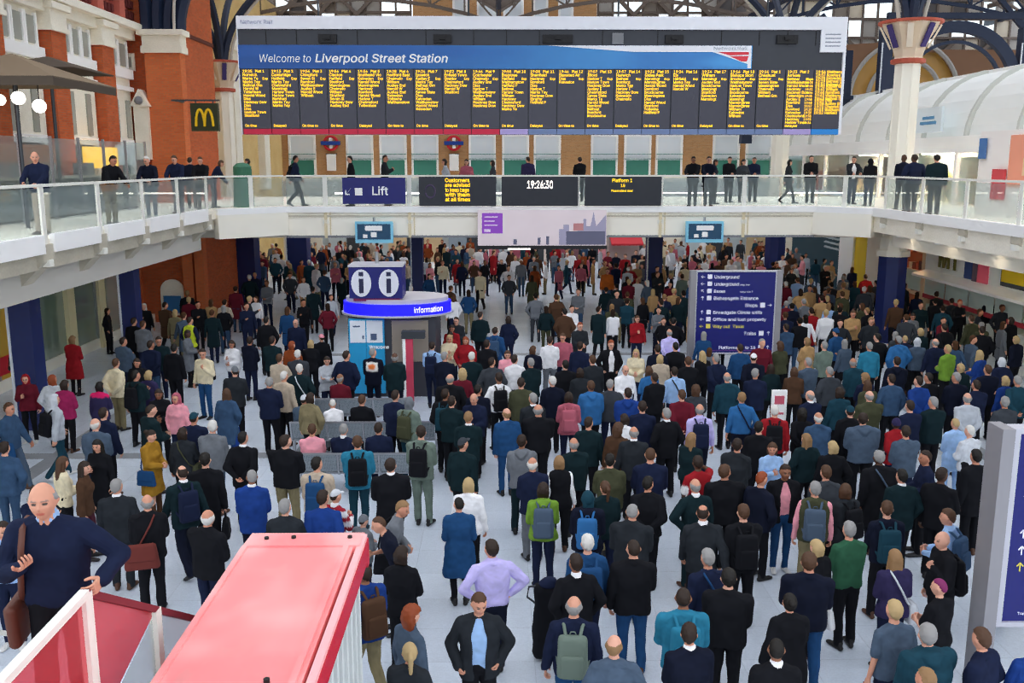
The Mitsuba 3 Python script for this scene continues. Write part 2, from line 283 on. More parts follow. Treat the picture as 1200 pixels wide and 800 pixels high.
# lower left: shop front under the balcony
sf = struct('shopfront', cat(bx(-15.2, -14.0, 17, 37.9, 3.3, ZM - 0.6), bx(-15.2, -14.0, 17, 37.9, 0, 0.35)), CREAM)
for y in (20.6, 23.4, 30.4, 32.8, 35.6): struct('pilaster', bx(-14.3, -13.9, y - 0.25, y + 0.25, 0, 3.4), mat('pale_yellow', [222, 212, 168], 0.6), sf)
struct('side_panel', bx(-14.2, -14.04, 25.6, 27.2, 0.2, 3.3), paint('c9a13c'), sf)
struct('red_band', bx(-14.06, -13.98, 25.6, 27.2, 0.5, 1.0), paint('c01f2e'), sf)
for a, b in ((23.7, 25.9), (25.9, 28.1), (28.1, 30.2), (30.7, 32.5), (33.1, 35.3)):
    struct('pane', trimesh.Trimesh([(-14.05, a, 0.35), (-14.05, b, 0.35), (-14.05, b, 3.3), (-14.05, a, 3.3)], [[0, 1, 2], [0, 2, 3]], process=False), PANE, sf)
    struct('mullion', bx(-14.1, -14.0, b - 0.04, b + 0.04, 0.35, 3.3), STEEL, sf)
struct('backdrop', bx(-15.18, -15.1, 23.5, 36, 0.35, 3.3), paint('7f9a6a'), sf)
struct('display_shelf', cat([bx(-15.1, -14.75, 28.3, 30.1, z, z + 0.04) for z in (0.9, 1.4, 1.9, 2.4)] + [bx(-15.1, -14.75, 33.2, 35.2, z, z + 0.04) for z in (0.9, 1.4, 1.9, 2.4)]), WHITE, sf)
random.seed(3)
for i in range(26):
    y = (28.36, 33.26)[i % 2] + 0.29 * (i // 2 % 6); z = (0.94, 1.44, 1.94, 2.44)[i // 12]
    g = obj('folded_clothes', bx(-15.05, -14.8, y, y + 0.22, z, z + 0.12 + 0.1 * random.random()), paint(random.choice(('4a6b52', '8fa07e', '2f3a44', 'b9b39c', '9a4a44', '5b7a88'))))
    tag(g, 'small stack of folded clothes on the shelves in the left shop window', 'clothes', 'folded clothes in the left shop window')

# ---------------------------------------------------------------- iron columns
def column(x, y, label, rot=0):
    c = thing('station_column', label, 'column')
    obj('lower_shaft', cat(cyl(x, y, 0, 3.1, 0.52, 8), cyl(x, y, 0, 0.25, 0.62, 8)), NAVY, c)
    obj('collar', cat(cyl(x, y, 3.1, 3.3, 0.6, 8), cyl(x, y, 3.3, 3.75, 0.5, 8)), CREAM, c)
    obj('upper_shaft', cat(cyl(x, y, 3.75, 9.75, 0.43, 8), [bar((x + 0.41 * math.cos(a), y + 0.41 * math.sin(a), 3.8), (x + 0.41 * math.cos(a), y + 0.41 * math.sin(a), 9.7), 0.06) for a in np.arange(8) * math.pi / 4]), CREAM, c)
    k = obj('capital', lathe([(0, 9.75), (0.5, 9.75), (0.52, 9.85), (0.48, 9.95), (0.55, 10.2), (0.72, 10.6), (0.95, 10.95), (1.0, 11.1), (0, 11.1)], x, y, 8), mat('capital_cream', [226, 206, 180], 0.6), c)
    obj('capital_ring', cat(lathe([(0.45, 9.72), (0.57, 9.75), (0.57, 9.88), (0.45, 9.9)], x, y, 16), lathe([(0.9, 11.04), (1.06, 11.05), (1.06, 11.14), (0.9, 11.15)], x, y, 16)), paint('b5543f'), k)
    lv = [bar((x + 0.6 * math.cos(a), y + 0.6 * math.sin(a), 10.25), (x + 0.97 * math.cos(a), y + 0.97 * math.sin(a), 10.98), 0.2, 0.06) for a in np.arange(8) * math.pi / 4 + 0.39]
    obj('capital_leaf', cat(lv[::2]), mat('leaf_blue', [64, 52, 112], 0.6), k)
    obj('capital_leaf', cat(lv[1::2]), mat('leaf_white', [240, 226, 206], 0.6), k)
    for s in (-1, 1):       # ribs that fan out to the roof
        pts = [(x + s * (0.12 + 0.05 * i + 0.012 * i ** 2.35), y, 11.1 + 0.42 * i) for i in range(15)]
        obj('roof_rib', tube(pts, 0.17, 6), IRON, c)
        pts = [(x + s * (0.42 + 0.05 * i + 0.012 * i ** 2.35), y, 11.1 + 0.42 * i) for i in range(15)]
        obj('roof_rib', tube(pts, 0.07, 6), mat('rib_cream', [196, 190, 178], 0.5), c)
        obj('roof_rib', tube([(x, y + s * (0.1 + 0.05 * i + 0.012 * i ** 2.35), 11.1 + 0.42 * i) for i in range(15)], 0.17, 6), IRON, c)
    return c
column(14.15, 33.5, 'cream iron column with a flared capital and navy foot, right of the departure board')
column(14.15, 48.0, 'farther cream iron column behind the right shops, beyond the bridge')
column(-13.3, 47.0, 'cream iron column left of the departure board, behind the arched letter sign')
def lower_column(x, y, label, r=0.3, m=NAVY, z1=SOF):
    c = thing('support_column', label, 'column')
    obj('shaft', cat(bx(x - r, x + r, y - r, y + r, 0, z1)), m, c)
    obj('edge_strip', bx(x - r - 0.03, x - r + 0.03, y - r - 0.03, y - r + 0.02, 0, z1), mat('strip_white', [210, 214, 222], 0.4), c)
    return c
lower_column(-11.4, 22.4, 'navy square column beside the yellow shop panel under the left balcony', 0.27, z1=4.25)
lower_column(-11.4, 28.9, 'navy square column beside the cream pilaster under the left balcony', 0.24, z1=4.25)
lower_column(-3.75, 43.0, 'slim navy column under the bridge right of the information sign', 0.26)
lower_column(7.1, 43.0, 'navy column with a white edge under the bridge left of the direction board', 0.34)
lower_column(-11.6, 43.2, 'navy column with cream head by the brick pier beyond the bridge', 0.5)
obj('head', bx(-12.2, -11.0, 42.6, 43.8, SOF - 0.35, SOF), CREAM, 'support_column_004')
lower_column(-10.0, 47.0, 'far navy column left of the bridge, close by another', 0.5, z1=4.3)

# ---------------------------------------------------------------- right side: shops below and above
wr = struct('wall_right', bx(18.6, 19.2, 6, 64, 0, ZM - 0.3), CREAM)
lo = struct('shopfront', cat(bx(16.6, 18.6, 10, 60, 3.45, ZM - 0.6), bx(16.9, 18.6, 27, 36.6, 0, 0.9)), mat('pale_green_white', [222, 228, 214], 0.5))
# white glazed kiosk-like shop with letters, right of the orange food shop
struct('fascia', bx(16.8, 17.0, 26, 36.7, 2.15, 3.45), mat('fascia_white', [236, 240, 234], 0.4), lo)
struct('canopy', prism([(16.2, 2.05), (17, 2.25), (17, 2.32), (16.2, 2.14)], 10.3, 'xz', 26.2), WHITE, lo)
struct('red_stripe', bx(16.78, 16.9, 26, 36.7, 1.15, 1.3), paint('b0323c'), lo)
for y in np.arange(26, 37, 1.8): struct('pane', bx(16.84, 16.86, y + 0.05, y + 1.75, 1.3, 2.1), mat('milky_glass', [196, 212, 200], 0.15, spec=0.8), lo)
struct('letters', text('MT', 0.8, 16.78, 35.6, 2.5, True, 0.04, face='left'), paint('6d6a2a'), lo)
for y0, y1, z0, z1, h in ((32.98, 33.5, 2.3, 3.3, '2f4a86'), (32.62, 32.92, 2.25, 3.35, '5a4a5c'), (31.85, 32.56, 2.1, 3.4, 'e8647c'), (29.4, 31.0, 2.35, 3.2, '3a3f46')):
    struct('poster', bx(16.76, 16.8, y0, y1, z0, z1), paint(h), lo)
struct('poster', bx(16.72, 16.76, 29.5, 30.9, 2.5, 2.95), paint('e8c51e'), lo)
# orange food shop and yellow bay further back
mat('shop_orange', [196, 108, 58], 0.6)
struct('food_bay', bx(17.2, 18.6, 37.0, 39.5, 0, 3.45), 'shop_orange', lo)
struct('food_frame', cat(bx(16.8, 17.25, 36.7, 37.0, 0, 3.45), bx(16.8, 17.25, 39.5, 40.4, 0, 3.45), bx(16.9, 17.2, 37.0, 39.5, 1.1, 1.25), bx(16.9, 17.2, 37.0, 39.5, 2.0, 2.12)), mat('food_cream', [232, 200, 160], 0.5), lo)
random.seed(5)
for i in range(24):
    g = obj('food_tray', bx(16.95, 17.18, 37.06 + 0.3 * (i % 8), 37.3 + 0.3 * (i % 8), (1.25, 2.12, 2.8)[i // 8], (1.25, 2.12, 2.8)[i // 8] + 0.2 + 0.3 * random.random()), paint(random.choice(('d8662e', 'e8b070', '8a3a24', 'f0d8b0', '5c2a1c', 'c8502a'))))
    tag(g, 'small warm-coloured food box on the shelves of the orange shop on the right', 'food box', 'food boxes in the orange shop')
struct('yellow_bay', bx(16.9, 18.6, 42.7, 44.4, 0, 3.6), paint('e3c22e'), lo)
struct('white_bay', bx(16.8, 18.6, 40.4, 42.7, 0, 3.6), paint('efe6d8'), lo)
struct('white_bay', bx(16.8, 18.6, 44.4, 46.2, 0, 3.7), WHITE, lo)
struct('dark_bay', bx(17.2, 18.6, 46.2, 55, 0, 3.7), paint('1f3f4c'), lo)
for k in range(6): struct('menu_line', bx(17.14, 17.2, 47.0, 49.4, 2.0 + 0.25 * k, 2.1 + 0.25 * k), paint('a8b4ba'), lo)
gs = thing('shop_light_panel', 'lit pale ceiling strip inside the food shop on the right', 'shop light')
obj('tube', bx(17.0, 17.1, 37.1, 39.4, 3.3, 3.38), WHITE, gs, **emitter([255, 214, 160], 30))
# upper right shops: white barrel canopy on a fascia
up = struct('upper_shop', cat(bx(17.0, 17.4, 10, 60, 6.75, 7.35), bx(17.3, 19.2, 10, 60, 6.9, 7.2)), WHITE)
VP = arc(20.2, 7.2, 2.75, 180, 90, 8)
for i in range(13):
    y = 14 + 3.6 * i
    prof = [(x, z) for x, z in VP] + [(x, z - 0.08) for x, z in VP[::-1]]
    struct('vault_panel', prism(prof, 3.45, 'xz', y), mat('vault_white', [238, 240, 236], 0.35), up)
    rib = arc(20.2, 7.2, 2.9, 180, 90, 8) + arc(20.2, 7.2, 2.7, 90, 180, 8)
    struct('vault_rib', prism(rib, 0.16, 'xz', y - 0.16), mat('vault_rib', [206, 208, 200], 0.4), up)
struct('ridge', bx(19.8, 20.6, 10, 60, 9.85, 10.05), WHITE, up)
struct('upper_wall', bx(19.2, 19.4, 10, 60, ZM, 7.2), mat('shop_cream', [246, 236, 216], 0.6), up)
for y in np.arange(14, 60, 3.6):
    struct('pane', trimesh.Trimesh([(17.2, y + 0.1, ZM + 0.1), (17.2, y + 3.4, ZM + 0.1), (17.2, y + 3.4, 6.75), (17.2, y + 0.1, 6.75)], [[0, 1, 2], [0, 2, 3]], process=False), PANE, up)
    struct('post', bx(17.1, 17.3, y - 0.08, y + 0.08, ZM, 6.75), WHITE, up)
random.seed(8)
SHOPC = ('e9dcc0', 'c9a870', '8a5a3a', 'e6e6e0', '5f7f86', 'b8493e', 'e0b84a', '3c4450', 'f2efe6', '7a6a58')
for i, y in enumerate(np.arange(14.5, 58, 0.9)):
    if random.random() < 0.2: continue
    h = 0.6 + 1.3 * random.random()
    g = obj('display_stand', cat(bx(18.3, 18.9, y, y + 0.6, ZM, ZM + h), bx(18.2, 18.95, y - 0.04, y + 0.64, ZM + h, ZM + h + 0.05)), paint(random.choice(SHOPC)))
    tag(g, 'small display stand behind the glass of the upper shops on the right', 'display stand', 'display stands in the upper right shops')
for i, y in enumerate((24.0, 31.2, 38.4, 45.6)):
    s = thing('shop_lamp', 'bright strip lamp over the upper right shop windows, ' + ('nearest', 'second', 'third', 'farthest')[i] + ' one', 'shop lamp', 'strip lamps of the upper right shops')
    obj('tube', bx(18.4, 18.5, y, y + 3, 6.7, 6.78), WHITE, s, **emitter([255, 238, 212], 26))
bs = thing('shop_sign', 'pale shop sign with small blue lettering under the white canopy beside the column', 'sign')
obj('panel', bx(16.9, 17.0, 36.6, 38.9, 7.55, 8.5), mat('pale_sign', [226, 238, 244], 0.4), bs)
obj('lettering', cat(bx(16.88, 16.9, 37.0, 38.4, 7.85, 7.97), bx(16.88, 16.9, 37.2, 38.2, 8.05, 8.16)), paint('5a90bc'), bs)
pk = thing('poster_stand', 'tall white, peach and red poster on the right balcony by the railing', 'poster')
obj('board', bx(14.55, 14.63, 23.6, 28.8, ZM, 7.3), mat('poster_white', [246, 240, 234], 0.4), pk)
obj('print', bx(14.5, 14.55, 23.8, 27.0, ZM + 0.9, 7.15), paint('f2a184'), pk)
obj('print', bx(14.47, 14.5, 23.8, 26.2, ZM + 1.2, 6.5), paint('f3cfa6'), pk)
obj('print', bx(14.47, 14.52, 27.1, 27.8, ZM + 0.5, 6.2), paint('d34d52'), pk)
obj('print', bx(14.47, 14.5, 28.3, 28.7, 6.5, 7.1), paint('4d78b0'), pk)

mat('trim_dark', [84, 80, 82], 0.6)
# ---------------------------------------------------------------- end wall, far ends of the ground floor
we = struct('wall_back', cat(bx(-16, 17.5, 62, 63, ZM + 0.4, 13.3), bx(17.5, 34, 62, 63, ZM + 0.4, 9.5), bx(-5.4, 6.2, 62, 63, 13.3, 21.5)), 'brick_tan')
struct('gable', prism([(14.6, 13.3), (22.8, 13.3), (18.7, 15.9)], 0.5, 'xz', 61.6), 'cream_stone', we)
struct('gable_post', cat(bx(18.2, 18.4, 61.4, 61.7, 13.3, 15.6), bx(19.3, 19.5, 61.4, 61.7, 13.3, 15.4)), 'trim_dark', we)
struct('wall_back_lower', bx(-16, 34, 61.5, 62, 0, ZM + 0.5), mat('far_pale', [186, 194, 196], 0.7))
struct('ledge', bx(-16, 34, 61.5, 62, ZM + 0.4, ZM + 0.7), CREAM, 'wall_back_lower')
for i, x in enumerate(np.arange(-15, 32, 3.9)):
    struct('shop_bay', bx(x, x + 3.5, 61.3, 61.5, 0, 3.0), paint(('d8d2c4', 'b9c4c8', 'c9b08a', '8a98a4', 'd4c8c0', '6f4a52')[i % 6]), 'wall_back_lower')
    struct('shop_fascia', bx(x, x + 3.5, 61.2, 61.5, 3.0, 3.7), paint(('28305a', 'e8e4da', '8a2440', 'f0ece4', '2e5a4a', 'e6dccb', '1f2f44')[i % 7]), 'wall_back_lower')
    struct('shop_door', bx(x + 1.2, x + 2.3, 61.25, 61.32, 0, 2.3), DGREY, 'wall_back_lower')
for i in range(4):  # strip lamps added to brighten the far hall
    l = thing('far_ceiling_lamp', 'added strip lamp under the ceiling of the far hall, ' + ('leftmost', 'second from the left', 'second from the right', 'rightmost')[i], 'ceiling lamp', 'added strip lamps of the far hall')
    obj('tube', bx(-10 + 9 * i, -4 + 9 * i, 58.0, 58.15, 4.5, 4.58), WHITE, l, **emitter([255, 244, 226], 7)); obj('hanger', cat(bx(-9 + 9 * i, -8.95 + 9 * i, 58.05, 58.1, 4.58, ZM + 0.1), bx(-5 + 9 * i, -4.95 + 9 * i, 58.05, 58.1, 4.58, ZM + 0.1), bx(-9 + 9 * i, -8.95 + 9 * i, 58.05, 61.5, ZM, ZM + 0.1), bx(-5 + 9 * i, -4.95 + 9 * i, 58.05, 61.5, ZM, ZM + 0.1)), DGREY, l)
# lattice screens that close the roof ends above the brick
for x0, x1, z0 in ((-16, -5.5, 13.3), (6.3, 17.5, 13.3), (17.5, 34, 9.5)):
    sc = struct('gable_screen', cat([bar((x, 62.3, z0), (x, 62.3, 20), 0.12) for x in np.arange(x0, x1, 0.95)] + [bar((x0, 62.3, z), (x1, 62.3, z), 0.14) for z in np.arange(z0 + 0.1, 20, 1.15)]
        + [bar((x, 62.2, z0), (x + 4.5, 62.2, z0 + 4.5), 0.22) for x in np.arange(x0, x1 - 4.5, 2.4)] + [bar((x + 4.5, 62.15, z0), (x, 62.15, z0 + 4.5), 0.22) for x in np.arange(x0, x1 - 4.5, 2.4)]), TRUSS)
    rs = np.random.default_rng(int(x0) + 40)
    for i, x in enumerate(np.arange(x0, x1 - 0.9, 0.95)):
        for z in np.arange(z0 + 0.1, 19, 1.15):
            u = rs.random()
            if u < 0.62: struct('board', bx(x + 0.06, x + 0.89, 62.34, 62.4, z, z + 1.1), mat(*[('board_taupe', [142, 132, 122], 0.7), ('board_grey', [170, 166, 160], 0.7), ('board_dark', [88, 84, 84], 0.7), ('board_cream', [214, 204, 184], 0.7)][int(u / 0.155)]), sc)
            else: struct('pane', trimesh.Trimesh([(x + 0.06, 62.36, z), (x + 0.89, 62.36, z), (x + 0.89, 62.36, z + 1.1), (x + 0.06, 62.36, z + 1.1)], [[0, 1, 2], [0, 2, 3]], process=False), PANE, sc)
nwin = 0
def far_window(x0, x1, z0, z1, green=True):
    global nwin
    nwin += 1
    w = struct('window_%d' % (nwin + 10), cat(bx(x0, x0 + 0.14, 61.8, 62, z0, z1), bx(x1 - 0.14, x1, 61.8, 62, z0, z1), bx(x0, x1, 61.8, 62, z1 - 0.14, z1), bx(x0, x1, 61.84, 62, (z0 + z1) / 2 - 0.05, (z0 + z1) / 2 + 0.05)), WHITE)
    struct('pane', bx(x0 + 0.14, x1 - 0.14, 61.9, 61.96, z0, z1 - 0.14), mat('sky_glazing', [222, 230, 236], 0.2, spec=0.8), w)
    if green:
        struct('lower_panel', bx(x0 + 0.1, x1 - 0.1, 61.86, 61.94, z0, z0 + 1.0), mat('panel_green', [60, 132, 116], 0.5), w)
        struct('guard_rail', cat([bx(x0, x1, 61.7, 61.76, z0 + 1.05 + 0.3 * k, z0 + 1.1 + 0.3 * k) for k in range(2)]), mat('rail_teal', [112, 150, 146], 0.5), w)
for j in range(-2, 5):
    bxc = -10.8 + 7.9 * j
    for k in range(3):
        x0 = bxc + 0.95 + 2.05 * k + (0.1 if k else 0)
        if -15.5 < x0 < 31: far_window(x0, x0 + 1.75, ZM + 0.7, 10.6)
for k, (a, b) in enumerate(((534, 551), (561, 584), (590, 613), (623, 640), (651, 668))):
    far_window((a - 585) / 17.6, (b - 585) / 17.6, 12.2, 18.2, False)
for x in (-10.8, -2.9):
    r = thing('roundel_sign', 'small blue and red underground roundel on a brick pier, ' + ('left' if x < -5 else 'right') + ' one under the departure board', 'sign', 'roundels under the departure board')
    v = tube([(x + 0.42 * math.cos(a), 61.75, 7.6 + 0.42 * math.sin(a)) for a in np.linspace(0, 2 * math.pi, 21)], 0.09, 6)
    obj('mount', bx(x - 0.1, x + 0.1, 61.7, 62.02, 7.2, 8.0), WHITE, r); obj('ring', v, paint('c8202c'), r); obj('bar', bx(x - 0.62, x + 0.62, 61.62, 61.72, 7.48, 7.72), paint('1c3f94'), r)
    b = thing('hanging_banner', 'narrow white banner under the ' + ('left' if x < -5 else 'right') + ' underground roundel', 'banner', 'white banners on the end wall')
    obj('cloth', bx(x - 0.3, x + 0.3, 61.72, 61.8, 5.85, 6.9), WHITE, b); obj('rod', bx(x - 0.34, x + 0.34, 61.74, 62.02, 6.88, 6.94), DGREY, b)
# brown gable with a big arched window behind the iron arches, top right
from shapely.geometry import Polygon
gb = struct('gable_wall', prism(Polygon([(16, 9), (34, 9), (34, 13.0), (16, 13.0)], [[(x, z) for x, z in arc(24.4, 10.2, 3.3, 0, 180, 20)]]), 0.6, 'xz', 58.0), mat('gable_brown', [120, 88, 66], 0.85))
struct('arch_window', prism(arc(24.4, 10.2, 3.3, 0, 180, 20), 0.1, 'xz', 58.4), mat('window_amber', [186, 142, 74], 0.3), gb)
for rr_ in (3.3, 2.2): struct('arch_trim', tube([(x, 58.0, z) for x, z in arc(24.4, 10.2, rr_, 0, 180, 20)], 0.14, 6), mat('trim_grey', [150, 146, 140], 0.6), gb)
# ---------------------------------------------------------------- roof: iron arches, trusses, glazing
rf = struct('ceiling', cat([bx(x - 0.15, x + 0.15, -2, 64, 15.2, 15.6) for x in (-16, 0, 16, 32)] + [bx(x - 0.1, x + 0.1, -2, 64, 20.3, 20.6) for x in (-8, 8, 24)]), IRON)
YT = [8, 18, 28, 38, 48, 58]
for y in YT:
    for xc in (-8, 8, 24):
        struct('rafter', cat(bar((xc - 8, y, 15.3), (xc, y, 20.4), 0.2, 0.3), bar((xc, y, 20.4), (xc + 8, y, 15.3), 0.2, 0.3)), TRUSS, rf)
        zig = []
        for k in range(8):
            x0, x1 = xc - 8 + 2 * k, xc - 6 + 2 * k
            zt = lambda x: 20.4 - abs(x - xc) * 0.6375
            zb = lambda x: 14.4 + 1.4 * (1 - ((x - xc) / 8) ** 2)
            zig += [bar((x0, y, zb(x0)), (x1, y, zb(x1)), 0.14, 0.2), bar((x0, y, zb(x0)), (x0, y, zt(x0)), 0.1), bar((x0, y, zt(x0)) if k % 2 else (x0, y, zb(x0)), (x1, y, zb(x1)) if k % 2 else (x1, y, zt(x1)), 0.09)]
        struct('truss', cat(zig), TRUSS if xc < 20 else IRON, rf)
for xa, xb, za, zb in [(-16, -8, 15.5, 20.5), (-8, 0, 20.5, 15.5), (0, 8, 15.5, 20.5), (8, 16, 20.5, 15.5), (16, 24, 15.5, 20.5), (24, 32, 20.5, 15.5)]:
    for y in range(-2, 62, 8):
        struct('roof_pane', trimesh.Trimesh([(xa, y, za), (xb, y, zb), (xb, y + 8, zb), (xa, y + 8, za)], [[0, 1, 2], [0, 2, 3]], process=False), 'pane_clear', rf)
    pur = [bar((xa + (xb - xa) * t, -2, za + (zb - za) * t), (xa + (xb - xa) * t, 62, za + (zb - za) * t), 0.16, 0.26) for t in (0.12, 0.3, 0.5, 0.7, 0.88)]
    struct('purlin', cat(pur), TRUSS, rf)
    struct('glazing_bar', cat([bar((xa, y, za), (xb, y, zb), 0.1, 0.14) for y in np.arange(30, 62, 1.0)]), TRUSS, rf)
# deep iron arches over the right-hand shops
def iron_arch(x0, x1, y, spring, label):
    a = thing('iron_arch', label, 'roof arch')
    cx, r = (x0 + x1) / 2, (x1 - x0) / 2
    for x in (x0, x1): obj('column', cat(bx(x - 0.28, x + 0.28, y - 0.28, y + 0.28, 7.4, spring + r * 0.9), bx(x - 0.4, x + 0.4, y - 0.4, y + 0.4, spring - 0.2, spring)), IRON, a)
    for x in (x0, x1): obj('edge_strip', cat(bx(x - 0.31, x - 0.24, y - 0.31, y - 0.27, 8.2, spring + 2.5)), mat('strip_white', [210, 214, 222], 0.4), a)
    obj('rib', prism(arc(cx, spring, r, 0, 180, 24) + arc(cx, spring, r - 0.55, 180, 0, 24), 0.35, 'xz', y - 0.17), IRON, a)
    obj('inner_rib', prism(arc(cx, spring, r - 0.95, 0, 180, 24) + arc(cx, spring, r - 1.1, 180, 0, 24), 0.2, 'xz', y - 0.1), IRON, a)
    obj('top_chord', cat(bx(x0, x1, y - 0.15, y + 0.15, spring + r + 0.1, spring + r + 0.4), [bar((cx + s * r, y, spring + r * 0.85), (cx + s * r * 0.45, y, spring + r + 1.6), 0.22) for s in (-1, 1)]), IRON, a)
iron_arch(19.9, 27.1, 50, 9.9, 'dark blue iron arch above the white canopy, top right, behind the column capital')
iron_arch(28.0, 34.6, 50, 9.5, 'dark blue iron arch cut off by the right edge, above the white canopy')
iron_arch(13.4, 18.6, 52, 9.9, 'dark blue iron arch between the departure board and the right column')
for s, y in ((1, 38.0),):
    br = thing('roof_bracket', 'dark blue iron bracket springing from the brick pier, top left', 'roof bracket')
    for k in range(4):
        obj('rib', tube([(-13.5 + 0.42 * k + 0.012 * k * i ** 2, 37.8, 11.35 + 0.45 * i) for i in range(12)], 0.24, 6), IRON, br)
    obj('edge_rib', tube([(-12.35 + 0.01 * i ** 2.3, 37.5, 11.35 + 0.45 * i) for i in range(12)], 0.06, 6), mat('rib_cream', [196, 190, 178], 0.5), br)

# ---------------------------------------------------------------- departure board
AMBER = mat('amber_text', [250, 196, 20], 0.5)
bd = thing('departure_board', 'huge white-framed departure board with amber columns hung over the bridge', 'departure board')
def bX(px): return -8.65 + (px - 283.3) * 0.02878
def bZ(py): return 11.13 - (py - 19) * 0.0274
YF = 32.5
obj('casing', cat(bx(-8.65, 11.6, YF + 0.05, YF + 0.6, 7.32, 11.13)), mat('board_black', [54, 58, 66], 0.35), bd)
obj('frame', cat(bx(-8.65, bX(284), YF - 0.05, YF + 0.05, 7.32, 11.13), bx(bX(984), 11.6, YF - 0.05, YF + 0.05, 7.32, 11.13), bx(-8.65, 11.6, YF - 0.051, YF + 0.05, bZ(34), 11.131)), mat('board_white', [238, 240, 246], 0.4), bd)
obj('notice', bx(bX(957), bX(984), YF - 0.04, YF + 0.05, bZ(60), bZ(34)), 'board_white', bd)
obj('notice_print', cat([bx(bX(962), bX(980), YF - 0.045, YF - 0.04, bZ(40 + 4.5 * k), bZ(38.6 + 4.5 * k)) for k in range(4)]), mat('print_grey', [150, 156, 170], 0.6), bd)
obj('owner_print', text('Network Rail', 0.13, bX(288), YF - 0.05, bZ(28.5), False), mat('print_blue', [120, 128, 168], 0.6), bd)
def f_banner(p, n, uv):
    t = dr.clip((p.x + 8.6) / 17.1, 0, 1)
    c = mix(lin([28, 84, 158]), lin([78, 160, 224]), smoothstep(0.1, 1.0, t))
    return mix(c, lin([40, 96, 176]), 0.5 * smoothstep(0.25, 0.75, noise(p.x * 0.35, p.z * 3)))
mat('banner_blue', proc(f_banner), 0.35)
bn = obj('banner', bx(bX(284), bX(878), YF - 0.02, YF + 0.05, bZ(80), bZ(52.5)), 'banner_blue', bd)
obj('swoosh', prism([(bX(640), bZ(52.6)), (bX(877), bZ(52.6)), (bX(877), bZ(79)), (bX(873), bZ(79)), (bX(873), bZ(74)), (bX(832), bZ(60)), (bX(740), bZ(60))], 0.01, 'xz', YF - 0.03), 'board_white', bn)
def fit(s, h, x0, x1, y, z, bold=False, slant=0.0):
    m = text(s, h, 0, 0, 0, bold, slant=slant); v = np.array(m.vertices); k = (x1 - x0) / (v[:, 0].max() - v[:, 0].min())
    v[:, 0] = x0 + (v[:, 0] - v[:, 0].min()) * k; v[:, 1] += y; v[:, 2] += z; m.vertices = v; return m
obj('lettering', fit('Welcome to', 0.25, bX(308), bX(367), YF - 0.02, bZ(72.5), False, 0.15), WHITE, bn)
obj('lettering', fit('Liverpool Street Station', 0.26, bX(372), bX(525), YF - 0.02, bZ(72.5), True, 0.15), WHITE, bn)
obj('operator_mark', fit('NetworkRail', 0.1, bX(833), bX(872), YF - 0.03, bZ(57.5)), mat('print_grey', [150, 156, 170], 0.6), bn)
obj('operator_mark', cat(prism([(bX(838), bZ(60)), (bX(874), bZ(60)), (bX(874), bZ(63)), (bX(852), bZ(64))], 0.006, 'xz', YF - 0.035), prism([(bX(852), bZ(65)), (bX(874), bZ(64.5)), (bX(872), bZ(71)), (bX(866), bZ(71))], 0.006, 'xz', YF - 0.035)), paint('e0424e'), bn)
for px in (316, 351, 421, 500, 555, 593, 631, 704, 768, 842, 886, 919, 952):
    obj('panel_joint', bx(bX(px) - 0.012, bX(px) + 0.012, YF + 0.03, YF + 0.052, bZ(52), bZ(34.5)), BLACK, bd)
for px, s in ((387, 0.3), (519, 0.3), (652, 0.5), (787, 0.3), (918, 0.35)):
    obj('loudspeaker', cat(bx(bX(px) - s, bX(px) + s, YF - 0.05, YF + 0.06, bZ(50), bZ(40)), bx(bX(px) - 0.1, bX(px) + 0.1, YF - 0.12, YF, bZ(46), bZ(42))), BLACK, bd)
obj('grey_box', bx(bX(715), bX(728), YF - 0.05, YF + 0.06, bZ(51), bZ(38)), GREY, bd)
DEST = ('Norwich', 'Cambridge', 'Chingford', 'Clacton', 'Southend Vic', 'Hertford East', 'Ipswich', 'Enfield Town', 'Colchester', 'Braintree', 'Shenfield', 'Stansted Air', 'Ilford', 'Harwich', 'Gidea Park', 'Ely', 'Witham', 'Bishops Stort', 'Cheshunt', 'Arrivals', 'Arrivals')
CALL = ('Stratford', 'Romford', 'Chelmsford', 'Witham', 'Manningtree', 'Hackney Downs', 'Tottenham', 'Harlow Town', 'Broxbourne', 'Bethnal Grn', 'Walthamstow', 'Hatfield P', 'Kelvedon', 'Marks Tey', 'Seven Sisters', 'Harold Wood', 'Diss', 'Audley End')
ENDY = (138, 128, 115, 128, 128, 122, 133, 112, 127, 130, 124, 98, 139, 121, 137, 107, 121, 139, 116, 146, 134)
_tc = {}
def tline(s, h, x, z, bold=True):
    key = (s, h)
    if key not in _tc: _tc[key] = text(s, h, 0, 0, 0, bold, 0.004)
    m = _tc[key].copy(); m.apply_translation([x, YF, z]); return m
random.seed(21)
FOOT = mat('strip_red', [206, 30, 66], 0.4), mat('strip_lilac', [176, 160, 214], 0.4), mat('strip_slate', [112, 132, 172], 0.4), mat('strip_sky', [40, 140, 220], 0.4)
